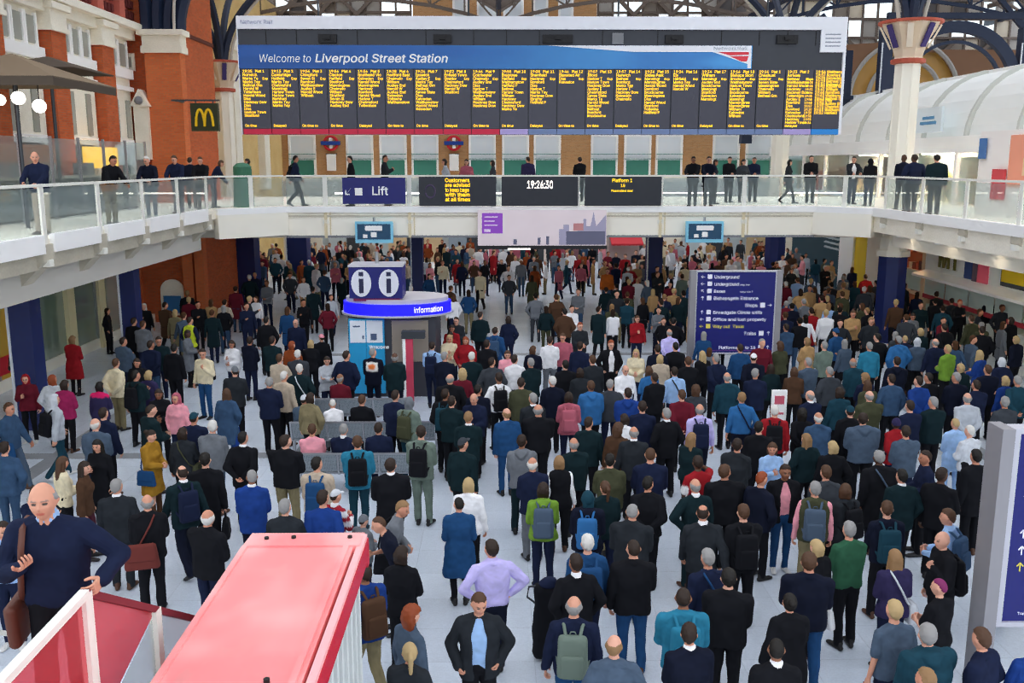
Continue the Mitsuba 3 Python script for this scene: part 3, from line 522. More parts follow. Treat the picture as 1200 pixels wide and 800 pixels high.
for i in range(21):
    x0, x1 = bX(285 + 33.33 * i), bX(285 + 33.33 * (i + 1))
    s = obj('screen', bx(x0 + 0.02, x1 - 0.02, YF + 0.0, YF + 0.06, bZ(151), bZ(80.5)), mat('screen_dark', [66, 66, 78], 0.3), bd)
    rows, y, j = [], 84.6, 0
    tx = x0 + 0.06
    if i == 20:
        for blk in range(3):
            for q in range(5):
                rows.append(tline(('19:%02d' % random.randint(10, 59)) + ' ' + random.choice(CALL)[:9], 0.085, tx, bZ(84.6 + 17 * blk + 3.7 * q)))
    else:
        rows.append(tline('19:%02d' % random.randint(15, 58), 0.085, tx, bZ(y))); rows.append(tline('Plat %d' % (i % 18 + 1), 0.085, tx + 0.42, bZ(y))); y += 4.2
        rows.append(tline(DEST[i], 0.09, tx, bZ(y))); y += 4.2
        while y < ENDY[i]:
            rows.append(tline(random.choice(CALL)[: 11 if j % 3 else 8], 0.085, tx, bZ(y)))
            if j == 0: rows.append(tline('Exp', 0.075, tx + 0.66, bZ(y)))
            if i == 19: rows.append(tline('19:%02d' % random.randint(10, 59), 0.07, tx + 0.62, bZ(y)))
            y += 4.0; j += 1
        rows.append(tline(('On time', 'Delayed', 'On time to')[i % 3], 0.08, tx, bZ(149)))
    obj('amber_text', cat(rows), AMBER, s, **emitter([255, 184, 8], 0.7))
    obj('foot_strip', bx(x0 + 0.01, x1 - 0.01, YF - 0.02, YF + 0.06, bZ(158), bZ(151.4)), FOOT[0 if i < 9 else 1 if i == 9 or i == 19 else 3 if i == 20 else 2], bd)
for x in (-6, -1, 4, 9): obj('hanger', tube([(x, YF + 0.3, 11.1), (x, YF + 0.3, 15.4)], 0.03, 6), DARKSTEEL, bd)

# ---------------------------------------------------------------- signs on the bridge
def rail_sign(name, label, catg, x0, x1, z0, z1, m, y=33.28, d=0.12):
    s = thing(name, label, catg); obj('panel', bx(x0, x1, y - d, y, z0, z1), m, s); return s, y - d
s, y = rail_sign('lift_sign', 'navy sign with the white word Lift on the bridge railing', 'sign', -5.45, -3.27, 4.97, 5.87, SIGN)
obj('lettering', text('Lift', 0.28, -4.45, y, 5.28, True), WHITE, s)
obj('lift_icon', cat(bx(-5.02, -4.76, y - 0.006, y, 5.26, 5.52)), WHITE, s)
obj('arrow', cat(bar((-5.33, y - 0.003, 5.3), (-5.16, y - 0.003, 5.5), 0.045, 0.006), bx(-5.36, -5.2, y - 0.006, y, 5.28, 5.32), bx(-5.36, -5.32, y - 0.006, y, 5.28, 5.44)), WHITE, s)
LED = mat('led_black', [36, 40, 48], 0.35)
s, y = rail_sign('led_display', 'black display with a block of orange text on the bridge railing, nearest the Lift sign', 'display', -2.79, -0.1, 4.9, 5.9, LED)
random.seed(4)
obj('orange_text', cat([fit(t, 0.13, -1.88, -1.0 - 0.12 * random.random(), y, 5.72 - 0.165 * k, True) for k, t in enumerate(('Customers', 'are advised', 'to keep bags', 'with them', 'at all times'))]), AMBER, s, **emitter([255, 180, 10], 0.8))
obj('faint_mark', tube([(-2.4 + 0.17 * math.cos(a), y - 0.005, 5.4 + 0.22 * math.sin(a)) for a in np.linspace(0, 2 * math.pi, 17)], 0.03, 4), mat('faint_violet', [80, 70, 96], 0.5), s)
s, y = rail_sign('led_display', 'black clock display showing white digits in the middle of the bridge railing', 'display', 0.09, 2.76, 4.9, 5.9, LED)
obj('clock_digits', fit('19:26:30', 0.26, 0.98, 1.88, y, 5.5, True), WHITE, s, **emitter([255, 240, 220], 1.2))
s, y = rail_sign('led_display', 'black display with two short amber lines on the bridge railing, right of the clock', 'display', 3.0, 5.68, 4.9, 5.9, LED)
obj('amber_lines', cat(fit('Platform 1', 0.12, 3.95, 4.65, y, 5.72, True), fit('18', 0.1, 4.25, 4.4, y, 5.55, True), fit('Please stand clear', 0.08, 3.92, 4.68, y, 5.38, True)), AMBER, s, **emitter([235, 190, 20], 0.6))
s, y = rail_sign('billboard', 'wide pale pink advertising screen with a purple square under the bridge displays', 'billboard', -0.75, 3.76, 3.52, 4.76, mat('ad_pink', [238, 222, 224], 0.4), 33.1, 0.1)
obj('purple_square', bx(-0.6, 0.12, y - 0.006, y, 3.95, 4.66), paint('9a50c8'), s)
obj('square_lettering', cat([bx(-0.52, -0.05 - 0.1 * (k % 2), y - 0.009, y - 0.006, 4.5 - 0.14 * k, 4.54 - 0.14 * k) for k in range(3)] + [bx(-0.52, -0.3, y - 0.009, y - 0.006, 4.0, 4.1)]), mat('ad_white', [236, 214, 244], 0.5), s)
sky_ = [(2.1, 3.55), (2.1, 4.1), (2.25, 4.1), (2.25, 4.25), (2.45, 4.25), (2.45, 3.9), (2.75, 3.9), (2.75, 4.2), (2.95, 4.2), (2.95, 4.45), (3.05, 4.45), (3.05, 4.2), (3.2, 4.2), (3.3, 4.7), (3.4, 4.2), (3.74, 4.6), (3.74, 3.55)]
obj('skyline_print', prism(sky_, 0.006, 'xz', y - 0.006), mat('ad_lilac', [170, 164, 188], 0.5), s)
for x0_, x1_, z1_ in ((2.35, 3.72, 4.02), (1.65, 1.75, 3.85), (0.5, 0.62, 3.75), (1.35, 1.45, 3.8)): obj('skyline_print', bx(x0_, x1_, y - 0.01, y - 0.006, 3.56, z1_), mat('ad_slate', [104, 104, 128], 0.5), s)
obj('skyline_print', bx(2.6, 2.95, y - 0.012, y - 0.01, 4.05, 4.3), paint('c88a8a'), s)
obj('lower_rim', bx(-0.78, 3.79, y - 0.04, 33.1, 3.4, 3.52), BLACK, s)
obj('mount', cat(bx(-0.5, -0.3, 33.09, 33.37, 4.0, 4.4), bx(3.2, 3.4, 33.09, 33.37, 4.0, 4.4)), DGREY, s)
obj('light_bar', bx(0.3, 1.1, y - 0.05, y, 3.38, 3.43), WHITE, s, **emitter([255, 250, 240], 3))
for x0, lab in ((-4.98, 'small blue television screen hung under the bridge above the information sign'), (6.62, 'small blue television screen hung under the bridge above the direction board')):
    s = thing('hanging_screen', lab, 'screen')
    obj('case', bx(x0 - 0.05, x0 + 1.26, 33.0, 33.2, 3.62, 4.36), mat('screen_cyan', [130, 200, 226], 0.4), s)
    obj('picture', bx(x0 + 0.03, x0 + 1.18, 32.98, 33.0, 3.75, 4.28), mat('screen_teal', [30, 74, 104], 0.3), s)
    obj('picture_print', cat(bx(x0 + 0.3, x0 + 0.9, 32.97, 32.98, 4.05, 4.22), bx(x0 + 0.22, x0 + 0.38, 32.97, 32.98, 3.8, 3.92), bx(x0 + 0.5, x0 + 0.7, 32.97, 32.98, 3.82, 4.0)), WHITE, s)
    obj('drop_rod', tube([(x0 + 0.6, 33.12, 4.36), (x0 + 0.6, 33.12, 4.5)], 0.04), STEEL, s)

# ---------------------------------------------------------------- direction boards
def arrow(x, y, z, h, a=90):
    c, s_ = math.cos(math.radians(a)), math.sin(math.radians(a)); R = lambda u, v: (x + u * c - v * s_, y - 0.006, z + u * s_ + v * c)
    t = h * 0.13
    return cat(bar(R(-h / 2, 0), R(h / 2 - t / 2, 0), t, 0.008, up=(0, 1, 0)), bar(R(h / 2, 0), R(h * 0.08, h * 0.36), t, 0.008, up=(0, 1, 0)), bar(R(h / 2, 0), R(h * 0.08, -h * 0.36), t, 0.008, up=(0, 1, 0)))
PURE = mat('sign_white', [236, 236, 250], 0.5)
YEL = mat('sign_yellow', [226, 210, 90], 0.5)
FRAME = mat('frame_grey', [150, 148, 152], 0.4, 0.3)
s = thing('direction_board', 'tall navy direction board of white lines with grey frame, standing in the crowd', 'direction board')
dx, dy = 5.72, 26.9
obj('panel', bx(dx, dx + 2.27, dy, dy + 0.14, 0.92, 3.29), SIGN, s)
obj('post', bx(dx - 0.2, dx - 0.03, dy - 0.05, dy + 0.2, 0, 3.33), FRAME, s); obj('post', bx(dx + 2.3, dx + 2.47, dy - 0.05, dy + 0.2, 0, 3.33), FRAME, s)
obj('rim', cat(bx(dx - 0.04, dx, dy - 0.03, dy + 0.15, 0.9, 3.33), bx(dx + 2.27, dx + 2.31, dy - 0.03, dy + 0.15, 0.9, 3.33), bx(dx - 0.04, dx + 2.31, dy - 0.03, dy + 0.15, 3.29, 3.33), bx(dx - 0.04, dx + 2.31, dy - 0.03, dy + 0.15, 0.88, 0.92)), mat('rim_silver', [196, 196, 204], 0.4, 0.3), s)
L_ = [('Underground', '', 180, PURE), ('Underground', 'step free', 180, PURE), ('Buses', 'stops A to F', 135, PURE), ('Bishopsgate Entrance', '', 90, PURE), None, ('Broadgate Circle exits', '', 90, PURE), ('Office and lost property', '', 180, PURE), ('Way out  Taxis', '', 180, YEL)]
for k, r in enumerate(L_):
    z = 3.1 - 0.207 * k
    if r is None: continue
    obj('arrow', arrow(dx + 0.17, dy, z + 0.05, 0.11, r[2]), r[3], s); obj('pictogram', bx(dx + 0.3, dx + 0.43, dy - 0.01, dy, z - 0.01, z + 0.12), r[3], s); obj('line', fit(r[0], 0.09, dx + 0.5, dx + 0.5 + 0.065 * len(r[0]), dy, z, True), r[3], s)
    if r[1]: obj('small_print', text(r[1], 0.05, dx + 1.25, dy, z), r[3], s)
for z, t in ((2.27, 'Shops'), (1.44, 'Trains'), (1.02, 'Platforms 11 to 18')):
    obj('line', text(t, 0.09, dx + 1.78, dy, z, True, anchor='r'), PURE, s); obj('pictogram', bx(dx + 1.86, dx + 2.0, dy - 0.01, dy, z - 0.02, z + 0.12), PURE, s); obj('arrow', arrow(dx + 2.14, dy, z + 0.05, 0.11, 0 if z > 2 else 90), PURE, s)
obj('bottom_line', bx(dx + 0.1, dx + 2.1, dy - 0.008, dy, 0.98, 0.99), paint('8a4a8a'), s)
s = thing('direction_board', 'navy direction board with white up arrows cut off by the right edge, grey post', 'direction board')
rx, ry = 6.08, 10.5
obj('panel', bx(rx, rx + 2.27, ry, ry + 0.14, 0.92, 3.29), SIGN, s)
obj('post', cat(bx(rx - 0.25, rx - 0.1, ry - 0.1, ry + 0.25, 0, 3.36)), FRAME, s); obj('post', bx(rx + 2.32, rx + 2.47, ry - 0.1, ry + 0.25, 0, 3.36), FRAME, s)
obj('rim', cat(bx(rx - 0.1, rx, ry - 0.04, ry + 0.18, 0.9, 3.35), bx(rx - 0.1, rx + 2.3, ry - 0.04, ry + 0.18, 3.29, 3.35), bx(rx - 0.1, rx + 2.3, ry - 0.04, ry + 0.18, 0.86, 0.92)), mat('rim_silver'), s)
for k, (z, t, m) in enumerate(((3.08, 'Underground', PURE), (2.87, 'Buses', PURE), (2.5, 'Bishopsgate', PURE), (2.04, 'Broadgate', PURE), (1.83, 'Lost property', PURE), (1.62, 'Taxis', YEL))):
    obj('arrow', arrow(rx + 0.17, ry, z, 0.11, 90), m, s)
    obj('pictogram', bx(rx + 0.28, rx + 0.42, ry - 0.01, ry, z - 0.06, z + 0.07), m, s); obj('line', text(t, 0.09, rx + 0.48, ry, z - 0.04, True), m, s)
obj('small_print', text('Trains', 0.035, rx + 0.2, ry, 1.0), PURE, s)

# ---------------------------------------------------------------- information kiosk
k = thing('information_kiosk', 'information kiosk with a lit blue canopy under two round white i signs', 'kiosk')
ky = 25.3
obj('body', cat(bx(-4.15, -1.75, ky + 0.1, ky + 2.4, 0, 2.25)), mat('kiosk_dark', [60, 62, 70], 0.5), k)
p = obj('front_panel', bx(-4.12, -3.15, ky, ky + 0.12, 0.12, 2.2), mat('panel_cyan', [36, 150, 200], 0.4), k)
obj('upper_poster', cat(bx(-4.08, -3.66, ky - 0.02, ky, 1.55, 2.16), bx(-3.63, -3.19, ky - 0.02, ky, 1.55, 2.16)), mat('poster_pale', [222, 228, 236], 0.4), p)
obj('poster_print', cat(bx(-4.0, -3.8, ky - 0.025, ky - 0.02, 1.98, 2.02), bx(-3.52, -3.35, ky - 0.025, ky - 0.02, 1.62, 1.8), bx(-3.75, -3.7, ky - 0.025, ky - 0.02, 1.65, 1.75)), paint('4a5a78'), p)
obj('panel_line', bx(-3.65, -3.64, ky - 0.01, ky, 0.15, 1.55), paint('1c6f9c'), p)
obj('panel_lettering', text('Welcome', 0.09, -3.58, ky, 1.38, True), WHITE, p)
obj('counter_window', bx(-2.95, -1.95, ky + 0.05, ky + 0.12, 1.0, 2.15), mat('window_grey', [150, 140, 128], 0.2), k)
cp = [(-2.85 + 1.42 * math.cos(a), ky + 0.75 + 0.95 * math.sin(a)) for a in np.linspace(0, 2 * math.pi, 40)[:-1]]
can = obj('canopy', prism(cp, 0.12, 'xy', 2.62), mat('canopy_top', [196, 192, 196], 0.4), k)
cp2 = Polygon(cp).buffer(0.08)
obj('canopy_band', prism(cp2.difference(Polygon(cp).buffer(-0.05)), 0.3, 'xy', 2.32), mat('band_blue', [30, 26, 190], 0.4), k, **emitter([24, 20, 255], 0.5))
obj('canopy_rim', prism(Polygon(cp).buffer(0.14).difference(Polygon(cp).buffer(-0.05)), 0.05, 'xy', 2.27), mat('rim_silver'), k)
m = fit('information', 0.15, -2.3, -1.55, 0, 2.4, True); v = np.array(m.vertices)
ang = np.arcsin(np.clip((v[:, 0] + 2.85) / 1.52, -1, 1)); v = np.stack([v[:, 0], ky + 0.75 - 1.05 * np.cos(ang), v[:, 2]], 1); m.vertices = v
obj('canopy_lettering', m, WHITE, k, **emitter([225, 220, 255], 1.0))
sg = obj('sign_box', bx(-4.05, -2.62, ky - 0.1, ky + 0.9, 2.78, 3.64), SIGN, k)
obj('sign_base', bx(-3.95, -2.7, ky - 0.05, ky + 0.85, 2.7, 2.79), paint('8a2a5a'), sg)
obj('sign_cap', bx(-4.07, -2.6, ky - 0.12, ky + 0.92, 3.63, 3.68), mat('rim_silver'), sg)
for x in (-3.72, -2.98):
    e = [(x + 0.27 * math.cos(a), 3.2 + 0.37 * math.sin(a)) for a in np.linspace(0, 2 * math.pi, 33)[:-1]]
    obj('round_face', prism(e, 0.01, 'xz', ky - 0.115), mat('face_white', [224, 226, 236], 0.4), sg)
    obj('letter', cat(bx(x - 0.06, x + 0.06, ky - 0.13, ky - 0.115, 2.93, 3.32), bx(x - 0.06, x + 0.06, ky - 0.13, ky - 0.115, 3.39, 3.5)), paint('262a4a'), sg)
obj('mast', tube([(-3.35, ky + 0.4, 3.68), (-3.35, ky + 0.4, 4.0)], 0.05), STEEL, sg)
t = thing('red_totem', 'slim red and white upright marker beside the information kiosk', 'post')
obj('post', bx(-2.55, -2.33, ky - 0.55, ky - 0.4, 0, 1.75), paint('c8405a'), t); obj('edge', bx(-2.6, -2.52, ky - 0.56, ky - 0.42, 0, 1.76), WHITE, t)
obj('top_box', bx(-2.62, -2.0, ky - 0.6, ky - 0.3, 1.76, 1.95), DGREY, t)
t = thing('placard_stand', 'narrow white placard with red print standing among people right of centre', 'placard')
obj('board', bx(5.7, 6.02, 19.0, 19.05, 0.95, 1.72), WHITE, t); obj('print', cat(bx(5.76, 5.96, 18.99, 19.0, 1.42, 1.6), bx(5.76, 5.96, 18.99, 19.0, 1.2, 1.24)), paint('c0586a'), t)
obj('stand', cat(bx(5.83, 5.89, 19.02, 19.08, 0, 1.0), bx(5.66, 6.06, 18.9, 19.2, 0, 0.03)), STEEL, t)
t = thing('far_stall', 'distant stall with a white sign over a red awning, beyond the bridge', 'stall')
obj('sign', bx(6.0, 7.6, 52, 52.2, 2.55, 3.4), WHITE, t); obj('awning', prism([(51, 2.05), (52.2, 2.5), (52.2, 2.4), (51, 1.95)], 1.75, 'yz', 6.1), paint('d23640'), t)
obj('body', bx(6.1, 7.8, 52.2, 53.6, 0, 2.55), paint('b8a8a4'), t)

# ---------------------------------------------------------------- benches
PERF = mat('perforated_grey', proc(lambda p, n, uv: mix(lin([108, 116, 122]), lin([150, 158, 164]), smoothstep(0.25, 0.45, dr.sqrt(dr.square(p.x * 40 - dr.floor(p.x * 40) - 0.5) + dr.square(p.z * 40 - dr.floor(p.z * 40) - 0.5))))), 0.4, 0.3)
def bench(x0, x1, y, label):
    b = thing('metal_bench', label, 'bench')
    n = round((x1 - x0) / 0.72); w = (x1 - x0) / n
    for i in range(n):
        a = x0 + w * i
        obj('back_panel', bar((a + w / 2, y, 0.47), (a + w / 2, y - 0.1, 0.83), w - 0.05, 0.02, up=(0, 1, 0)), PERF, b)
        obj('seat_panel', bx(a + 0.025, a + w - 0.025, y + 0.02, y + 0.47, 0.42, 0.445), PERF, b)
    obj('top_rail', bar((x0, y - 0.1, 0.85), (x1, y - 0.1, 0.85), 0.04), STEEL, b)
    obj('beam', bx(x0, x1, y + 0.2, y + 0.26, 0.34, 0.42), STEEL, b)
    for i in range(n + 1):
        a = x0 + w * i
        obj('upright', bar((a, y + 0.02, 0.4), (a, y - 0.1, 0.86), 0.035), STEEL, b)
        if i % 2 == 0 or i == n: obj('leg', cat(bx(a - 0.03, a + 0.03, y + 0.2, y + 0.26, 0, 0.36), bx(a - 0.03, a + 0.03, y, y + 0.46, 0, 0.03)), STEEL, b)
bench(-4.7, -2.2, 21.9, 'grey perforated metal bench, farthest of three rows before the kiosk')
bench(-4.55, -1.4, 19.85, 'grey perforated metal bench, middle of three rows before the kiosk')
bench(-3.95, -1.55, 17.6, 'grey perforated metal bench, nearest of three rows before the kiosk')

# ---------------------------------------------------------------- red kiosk and stair in front
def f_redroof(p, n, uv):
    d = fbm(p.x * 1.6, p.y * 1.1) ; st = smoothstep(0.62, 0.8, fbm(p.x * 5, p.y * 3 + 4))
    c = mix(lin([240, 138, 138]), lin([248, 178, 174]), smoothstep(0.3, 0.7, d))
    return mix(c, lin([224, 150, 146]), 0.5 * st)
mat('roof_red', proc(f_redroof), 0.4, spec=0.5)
RED = mat('kiosk_red', [190, 24, 46], 0.4)
k = thing('red_kiosk', 'long narrow red kiosk with a faded pinkish red roof in the foreground', 'kiosk')
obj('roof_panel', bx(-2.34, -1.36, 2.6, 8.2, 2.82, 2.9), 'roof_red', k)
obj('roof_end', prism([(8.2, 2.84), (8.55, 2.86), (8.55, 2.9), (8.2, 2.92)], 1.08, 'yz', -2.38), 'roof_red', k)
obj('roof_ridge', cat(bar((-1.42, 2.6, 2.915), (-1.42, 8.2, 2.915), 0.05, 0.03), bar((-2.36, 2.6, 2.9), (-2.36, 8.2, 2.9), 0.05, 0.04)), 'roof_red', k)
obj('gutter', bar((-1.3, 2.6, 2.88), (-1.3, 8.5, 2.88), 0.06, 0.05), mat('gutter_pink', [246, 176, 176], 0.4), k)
obj('fascia', cat(bx(-1.34, -1.26, 2.6, 8.5, 2.66, 2.86), bx(-2.38, -1.26, 8.42, 8.52, 2.6, 2.86)), RED, k)
obj('body', bx(-2.3, -1.36, 2.7, 8.35, 0, 2.68), mat('kiosk_grey', [176, 180, 180], 0.5), k)
for i in range(26):
    obj('side_slat', bx(-1.36, -1.3 - 0.02 * (i % 2), 5.2 + 0.12 * i, 5.27 + 0.12 * i, 0.4, 2.62), mat('slat_pale', [206, 210, 208], 0.4), k)
obj('red_wall', bx(-2.33, -2.3, 2.7, 8.35, 0.3, 2.6), RED, k)
for x, y in ((-2.2, 8.38), (-1.95, 8.4), (-1.42, 8.4), (-1.6, 5.9), (-1.62, 5.82)):
    obj('bolt', cyl(x, y, 2.88, 2.93, 0.022, 10), BLACK, k)
obj('roof_tape', bx(-1.72, -1.6, 5.72, 5.86, 2.9, 2.906), WHITE, k)

st = struct('stair_flight', cat([bx(-5.2, -2.75, 6.1 + 0.29 * i, 6.1 + 0.29 * (i + 1) + 0.02, max(0, 2.55 - 0.2125 * (i + 1)), 2.55 - 0.2125 * i) for i in range(12)] + [bx(-5.2, -2.75, 2.2, 6.1, 2.3, 2.55)]), mat('stair_stone', proc(f_stone([178, 178, 176], [200, 200, 198])), 0.5), None, None)
struct('stair_support', cat(bx(-5.2, -5.05, 2.2, 6.1, 0, 2.3), bx(-2.9, -2.75, 2.2, 6.1, 0, 2.3)), CREAM, 'stair_flight')
struct('nosing', cat([bx(-5.2, -2.75, 6.1 + 0.29 * i + 0.23, 6.1 + 0.29 * (i + 1) + 0.03, 2.551 - 0.2125 * (i), 2.556 - 0.2125 * i) for i in range(12)]), GREY, 'stair_flight')
bal = thing('stair_balustrade', 'white-posted stair balustrade with red glass, bottom left in the foreground', 'railing')
SX = -2.65
rail = [(SX, 2.4, 3.66), (SX, 5.62, 3.70), (SX, 7.9, 2.32)]
obj('handrail', bar(rail[0], rail[1], 0.06, 0.05), RAILW, bal)
obj('handrail', bar(rail[1], (SX, 9.3, 1.47), 0.05, 0.05), paint('7a2430'), bal)
obj('post', cat(bx(SX - 0.03, SX + 0.03, 5.56, 5.66, 2.3, 3.7)), RAILW, bal)
obj('post', cat(bx(SX - 0.03, SX + 0.03, 6.68, 6.78, 1.6, 3.03)), RAILW, bal)
obj('post', cat(bx(SX - 0.03, SX + 0.03, 8.0, 8.1, 0.8, 2.24)), RAILW, bal)
obj('post', cat(bx(SX - 0.03, SX + 0.03, 3.6, 3.7, 2.3, 3.68)), RAILW, bal)
def quad(pts): return trimesh.Trimesh(pts, [[0, 1, 2], [0, 2, 3]] if len(pts) == 4 else [[0, 1, 2]], process=False)
obj('red_pane', quad([(SX, 3.72, 2.36), (SX, 5.56, 2.36), (SX, 5.56, 3.66), (SX, 3.72, 3.65)]), 'pane_red', bal)
obj('red_pane', quad([(SX, 2.4, 2.36), (SX, 3.58, 2.36), (SX, 3.58, 3.65), (SX, 2.4, 3.64)]), 'pane_red', bal)
obj('red_pane', quad([(SX, 5.68, 2.75), (SX, 6.66, 3.0), (SX, 6.66, 3.04), (SX, 5.68, 3.63)]), 'pane_red', bal)
obj('clear_pane', quad([(SX, 5.68, 2.1), (SX, 6.66, 1.55), (SX, 6.66, 2.98), (SX, 5.68, 2.73)]), PANE, bal)
obj('clear_pane', quad([(SX, 6.8, 1.55), (SX, 7.98, 0.85), (SX, 7.98, 2.24), (SX, 6.8, 2.97)]), PANE, bal)
bal2 = thing('stair_balustrade', 'far white-posted balustrade of the foreground stair, behind the climbing person', 'railing')
obj('handrail', cat(bar((-5.2, 2.4, 3.66), (-5.2, 5.62, 3.70), 0.06, 0.05), bar((-5.2, 5.62, 3.7), (-5.2, 9.3, 1.47), 0.05)), RAILW, bal2)
obj('post', bx(-5.25, -5.15, 5.56, 5.66, 2.3, 3.7), RAILW, bal2); obj('post', bx(-5.25, -5.15, 8.0, 8.1, 0.8, 2.24), RAILW, bal2)
obj('clear_pane', quad([(-5.2, 5.68, 2.1), (-5.2, 7.98, 0.85), (-5.2, 7.98, 2.24), (-5.2, 5.68, 3.63)]), PANE, bal2)

# ---------------------------------------------------------------- left balcony: awning, globes, screens, hanging sign
a = thing('square_parasol', 'dark taupe square parasol over the cafe on the left balcony', 'parasol')
mat('canvas_taupe', [112, 96, 76], 0.8)
mat('canvas_dark', [74, 64, 54], 0.8)
def parasol(cx, cy, z, h, r):
    v = [(cx - r, cy - r, z), (cx + r, cy - r, z), (cx + r, cy + r, z), (cx - r, cy + r, z), (cx, cy, z + h)]
    v2 = [(p[0], p[1], p[2] - 0.03) for p in v]
    return trimesh.Trimesh(v + v2, [[0, 1, 4], [1, 2, 4], [2, 3, 4], [3, 0, 4], [6, 5, 9], [7, 6, 9], [8, 7, 9], [5, 8, 9], [0, 5, 1], [1, 5, 6], [1, 6, 2], [2, 6, 7], [2, 7, 3], [3, 7, 8], [3, 8, 0], [0, 8, 5]], process=False)
cz = obj('canopy', parasol(-11.4, 23.0, 8.25, 0.65, 1.7), 'canvas_taupe', a)
obj('valance', cat(bx(-13.1, -9.7, 21.28, 21.3, 8.05, 8.25), bx(-9.72, -9.7, 21.3, 24.7, 8.05, 8.25)), 'canvas_dark', a)
obj('pole', tube([(-11.4, 23.0, ZM), (-11.4, 23.0, 8.8)], 0.05), DARKSTEEL, a)
for i in range(4): obj('rib', bar((-11.4, 23, 8.82), (-11.4 + (1.65 if i in (0, 1) else -1.65), 23 + (1.65 if i in (0, 2) else -1.65), 8.2), 0.03), DARKSTEEL, a)
a = thing('square_parasol', 'smaller dark parasol lower and behind the first on the left balcony', 'parasol')
obj('canopy', parasol(-12.6, 27.4, 8.9, 0.4, 1.3), 'canvas_dark', a); obj('pole', tube([(-12.55, 27.4, ZM), (-12.55, 27.4, 9.2)], 0.05), DARKSTEEL, a)
for i, (x, y, z, r) in enumerate(((-10.85, 22.0, 7.82, 0.15), (-10.44, 22.1, 7.65, 0.15), (-11.27, 22.0, 7.78, 0.13))):
    g = thing('globe_lamp', ('glowing white globe lamp under the parasol, left balcony, middle of three', 'glowing white globe lamp under the parasol, left balcony, lowest and rightmost', 'dim globe lamp under the parasol at the left edge')[i], 'lamp', 'globe lamps under the parasol')
    obj('globe', trimesh.creation.icosphere(3, r).apply_translation([x, y, z]), WHITE, g, True, **emitter([255, 246, 225], 3.2 if i < 2 else 1.0))
    obj('stem', tube([(x, y, z + r), (x, y, 8.2)], 0.012), BLACK, g)
sc_ = thing('glass_screen', 'row of tall clear glass screens round the cafe on the left balcony', 'glass screen')
for i in range(9):
    y = 19.5 + 1.75 * i
    obj('post', bx(-12.36, -12.28, y - 0.03, y + 0.03, ZM, 7.1), STEEL, sc_)
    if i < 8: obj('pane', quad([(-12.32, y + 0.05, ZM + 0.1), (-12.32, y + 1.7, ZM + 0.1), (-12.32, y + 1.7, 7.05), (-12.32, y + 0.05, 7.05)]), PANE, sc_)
c = thing('cafe_counter', 'cafe counter with yellow lit menu panels behind the glass screens', 'counter')
obj('counter', bx(-13.5, -12.7, 24, 33.5, ZM, ZM + 1.1), paint('4a463e'), c)
obj('worktop', bx(-13.55, -12.65, 23.9, 33.6, ZM + 1.1, ZM + 1.16), paint('b8b0a0'), c)
obj('menu_panel', bx(-13.5, -13.4, 31.2, 33.8, 6.2, 6.9), paint('e6b43c'), c, **emitter([240, 180, 50], 0.7))
obj('menu_panel', bx(-13.5, -13.4, 25.0, 29.5, 6.3, 6.9), paint('a86a4a'), c)
obj('menu_panel', bx(-13.5, -13.4, 33.9, 35.4, 6.3, 7.0), paint('cfd8dc'), c)
obj('machine', cat([bx(-13.4, -12.95, y, y + 0.5, ZM + 1.16, ZM + 1.55) for y in (25.5, 27.6, 30.2)]), STEEL, c)
m = thing('hanging_sign', 'square dark green sign with a yellow double-arched letter hung by the brick pier', 'sign')
obj('box', bx(-11.58, -10.56, 36.4, 36.6, 7.55, 8.57), mat('sign_green', [44, 52, 24], 0.4), m)
def arch_m(x, w, h, z0, t): return [(x + w * math.cos(a), z0 + h * math.sin(a)) for a in np.linspace(math.pi, 0, 13)]
arch1 = tube([(x, 36.38, z) for x, z in arch_m(-11.23, 0.16, 0.62, 7.72, 0)], 0.05, 6); arch2 = tube([(x, 36.38, z) for x, z in arch_m(-10.91, 0.16, 0.62, 7.72, 0)], 0.05, 6)
obj('letter', cat(arch1, arch2), paint('f2c81c'), m)
obj('bracket', cat(bar((-10.5, 36.5, 8.68), (-12.3, 36.5, 8.68), 0.06), bar((-12.2, 36.5, 8.68), (-12.2, 37.6, 8.68), 0.06), bar((-11.4, 36.5, 8.57), (-11.4, 36.5, 8.7), 0.04), bar((-10.75, 36.5, 8.57), (-10.75, 36.5, 8.7), 0.04)), DARKSTEEL, m)
t = thing('green_waste_bin', 'rounded green bin at the end of the left balcony railing', 'bin')
obj('bin', cyl(-9.1, 33.95, ZM, ZM + 1.4, 0.36, 20, 0.31), paint('3a7258'), t); obj('lid', lathe([(0, ZM + 1.56), (0.2, ZM + 1.52), (0.32, ZM + 1.4), (0, ZM + 1.4)], -9.1, 33.95), paint('457d62'), t)
# mannequins in the left shop window
for i, y in enumerate((24.6, 26.4)):
    q = thing('mannequin', ('pale shop mannequin in a dark top, nearer one in the left window', 'pale shop mannequin in a mint dress, farther one in the left window')[i], 'mannequin')
    obj('figure', cat(trimesh.creation.icosphere(2, 0.1).apply_scale([1, 1, 1.25]).apply_translation([-14.6, y, 2.1]), cyl(-14.6, y, 1.85, 2.0, 0.05), cyl(-14.6, y, 0.5, 1.3, 0.06)), mat('mannequin_white', [226, 222, 212], 0.5), q)
    obj('garment', lathe([(0, 1.86), (0.12, 1.85), (0.2, 1.75), (0.17, 1.45), (0.2, 1.2), (0.24, 0.95 if i == 0 else 0.8), (0, 0.9)], -14.6, y), paint('2c3434' if i == 0 else 'a8c8b4'), q)
    obj('stand', cyl(-14.6, y, 0.35, 0.5, 0.2), STEEL, q)

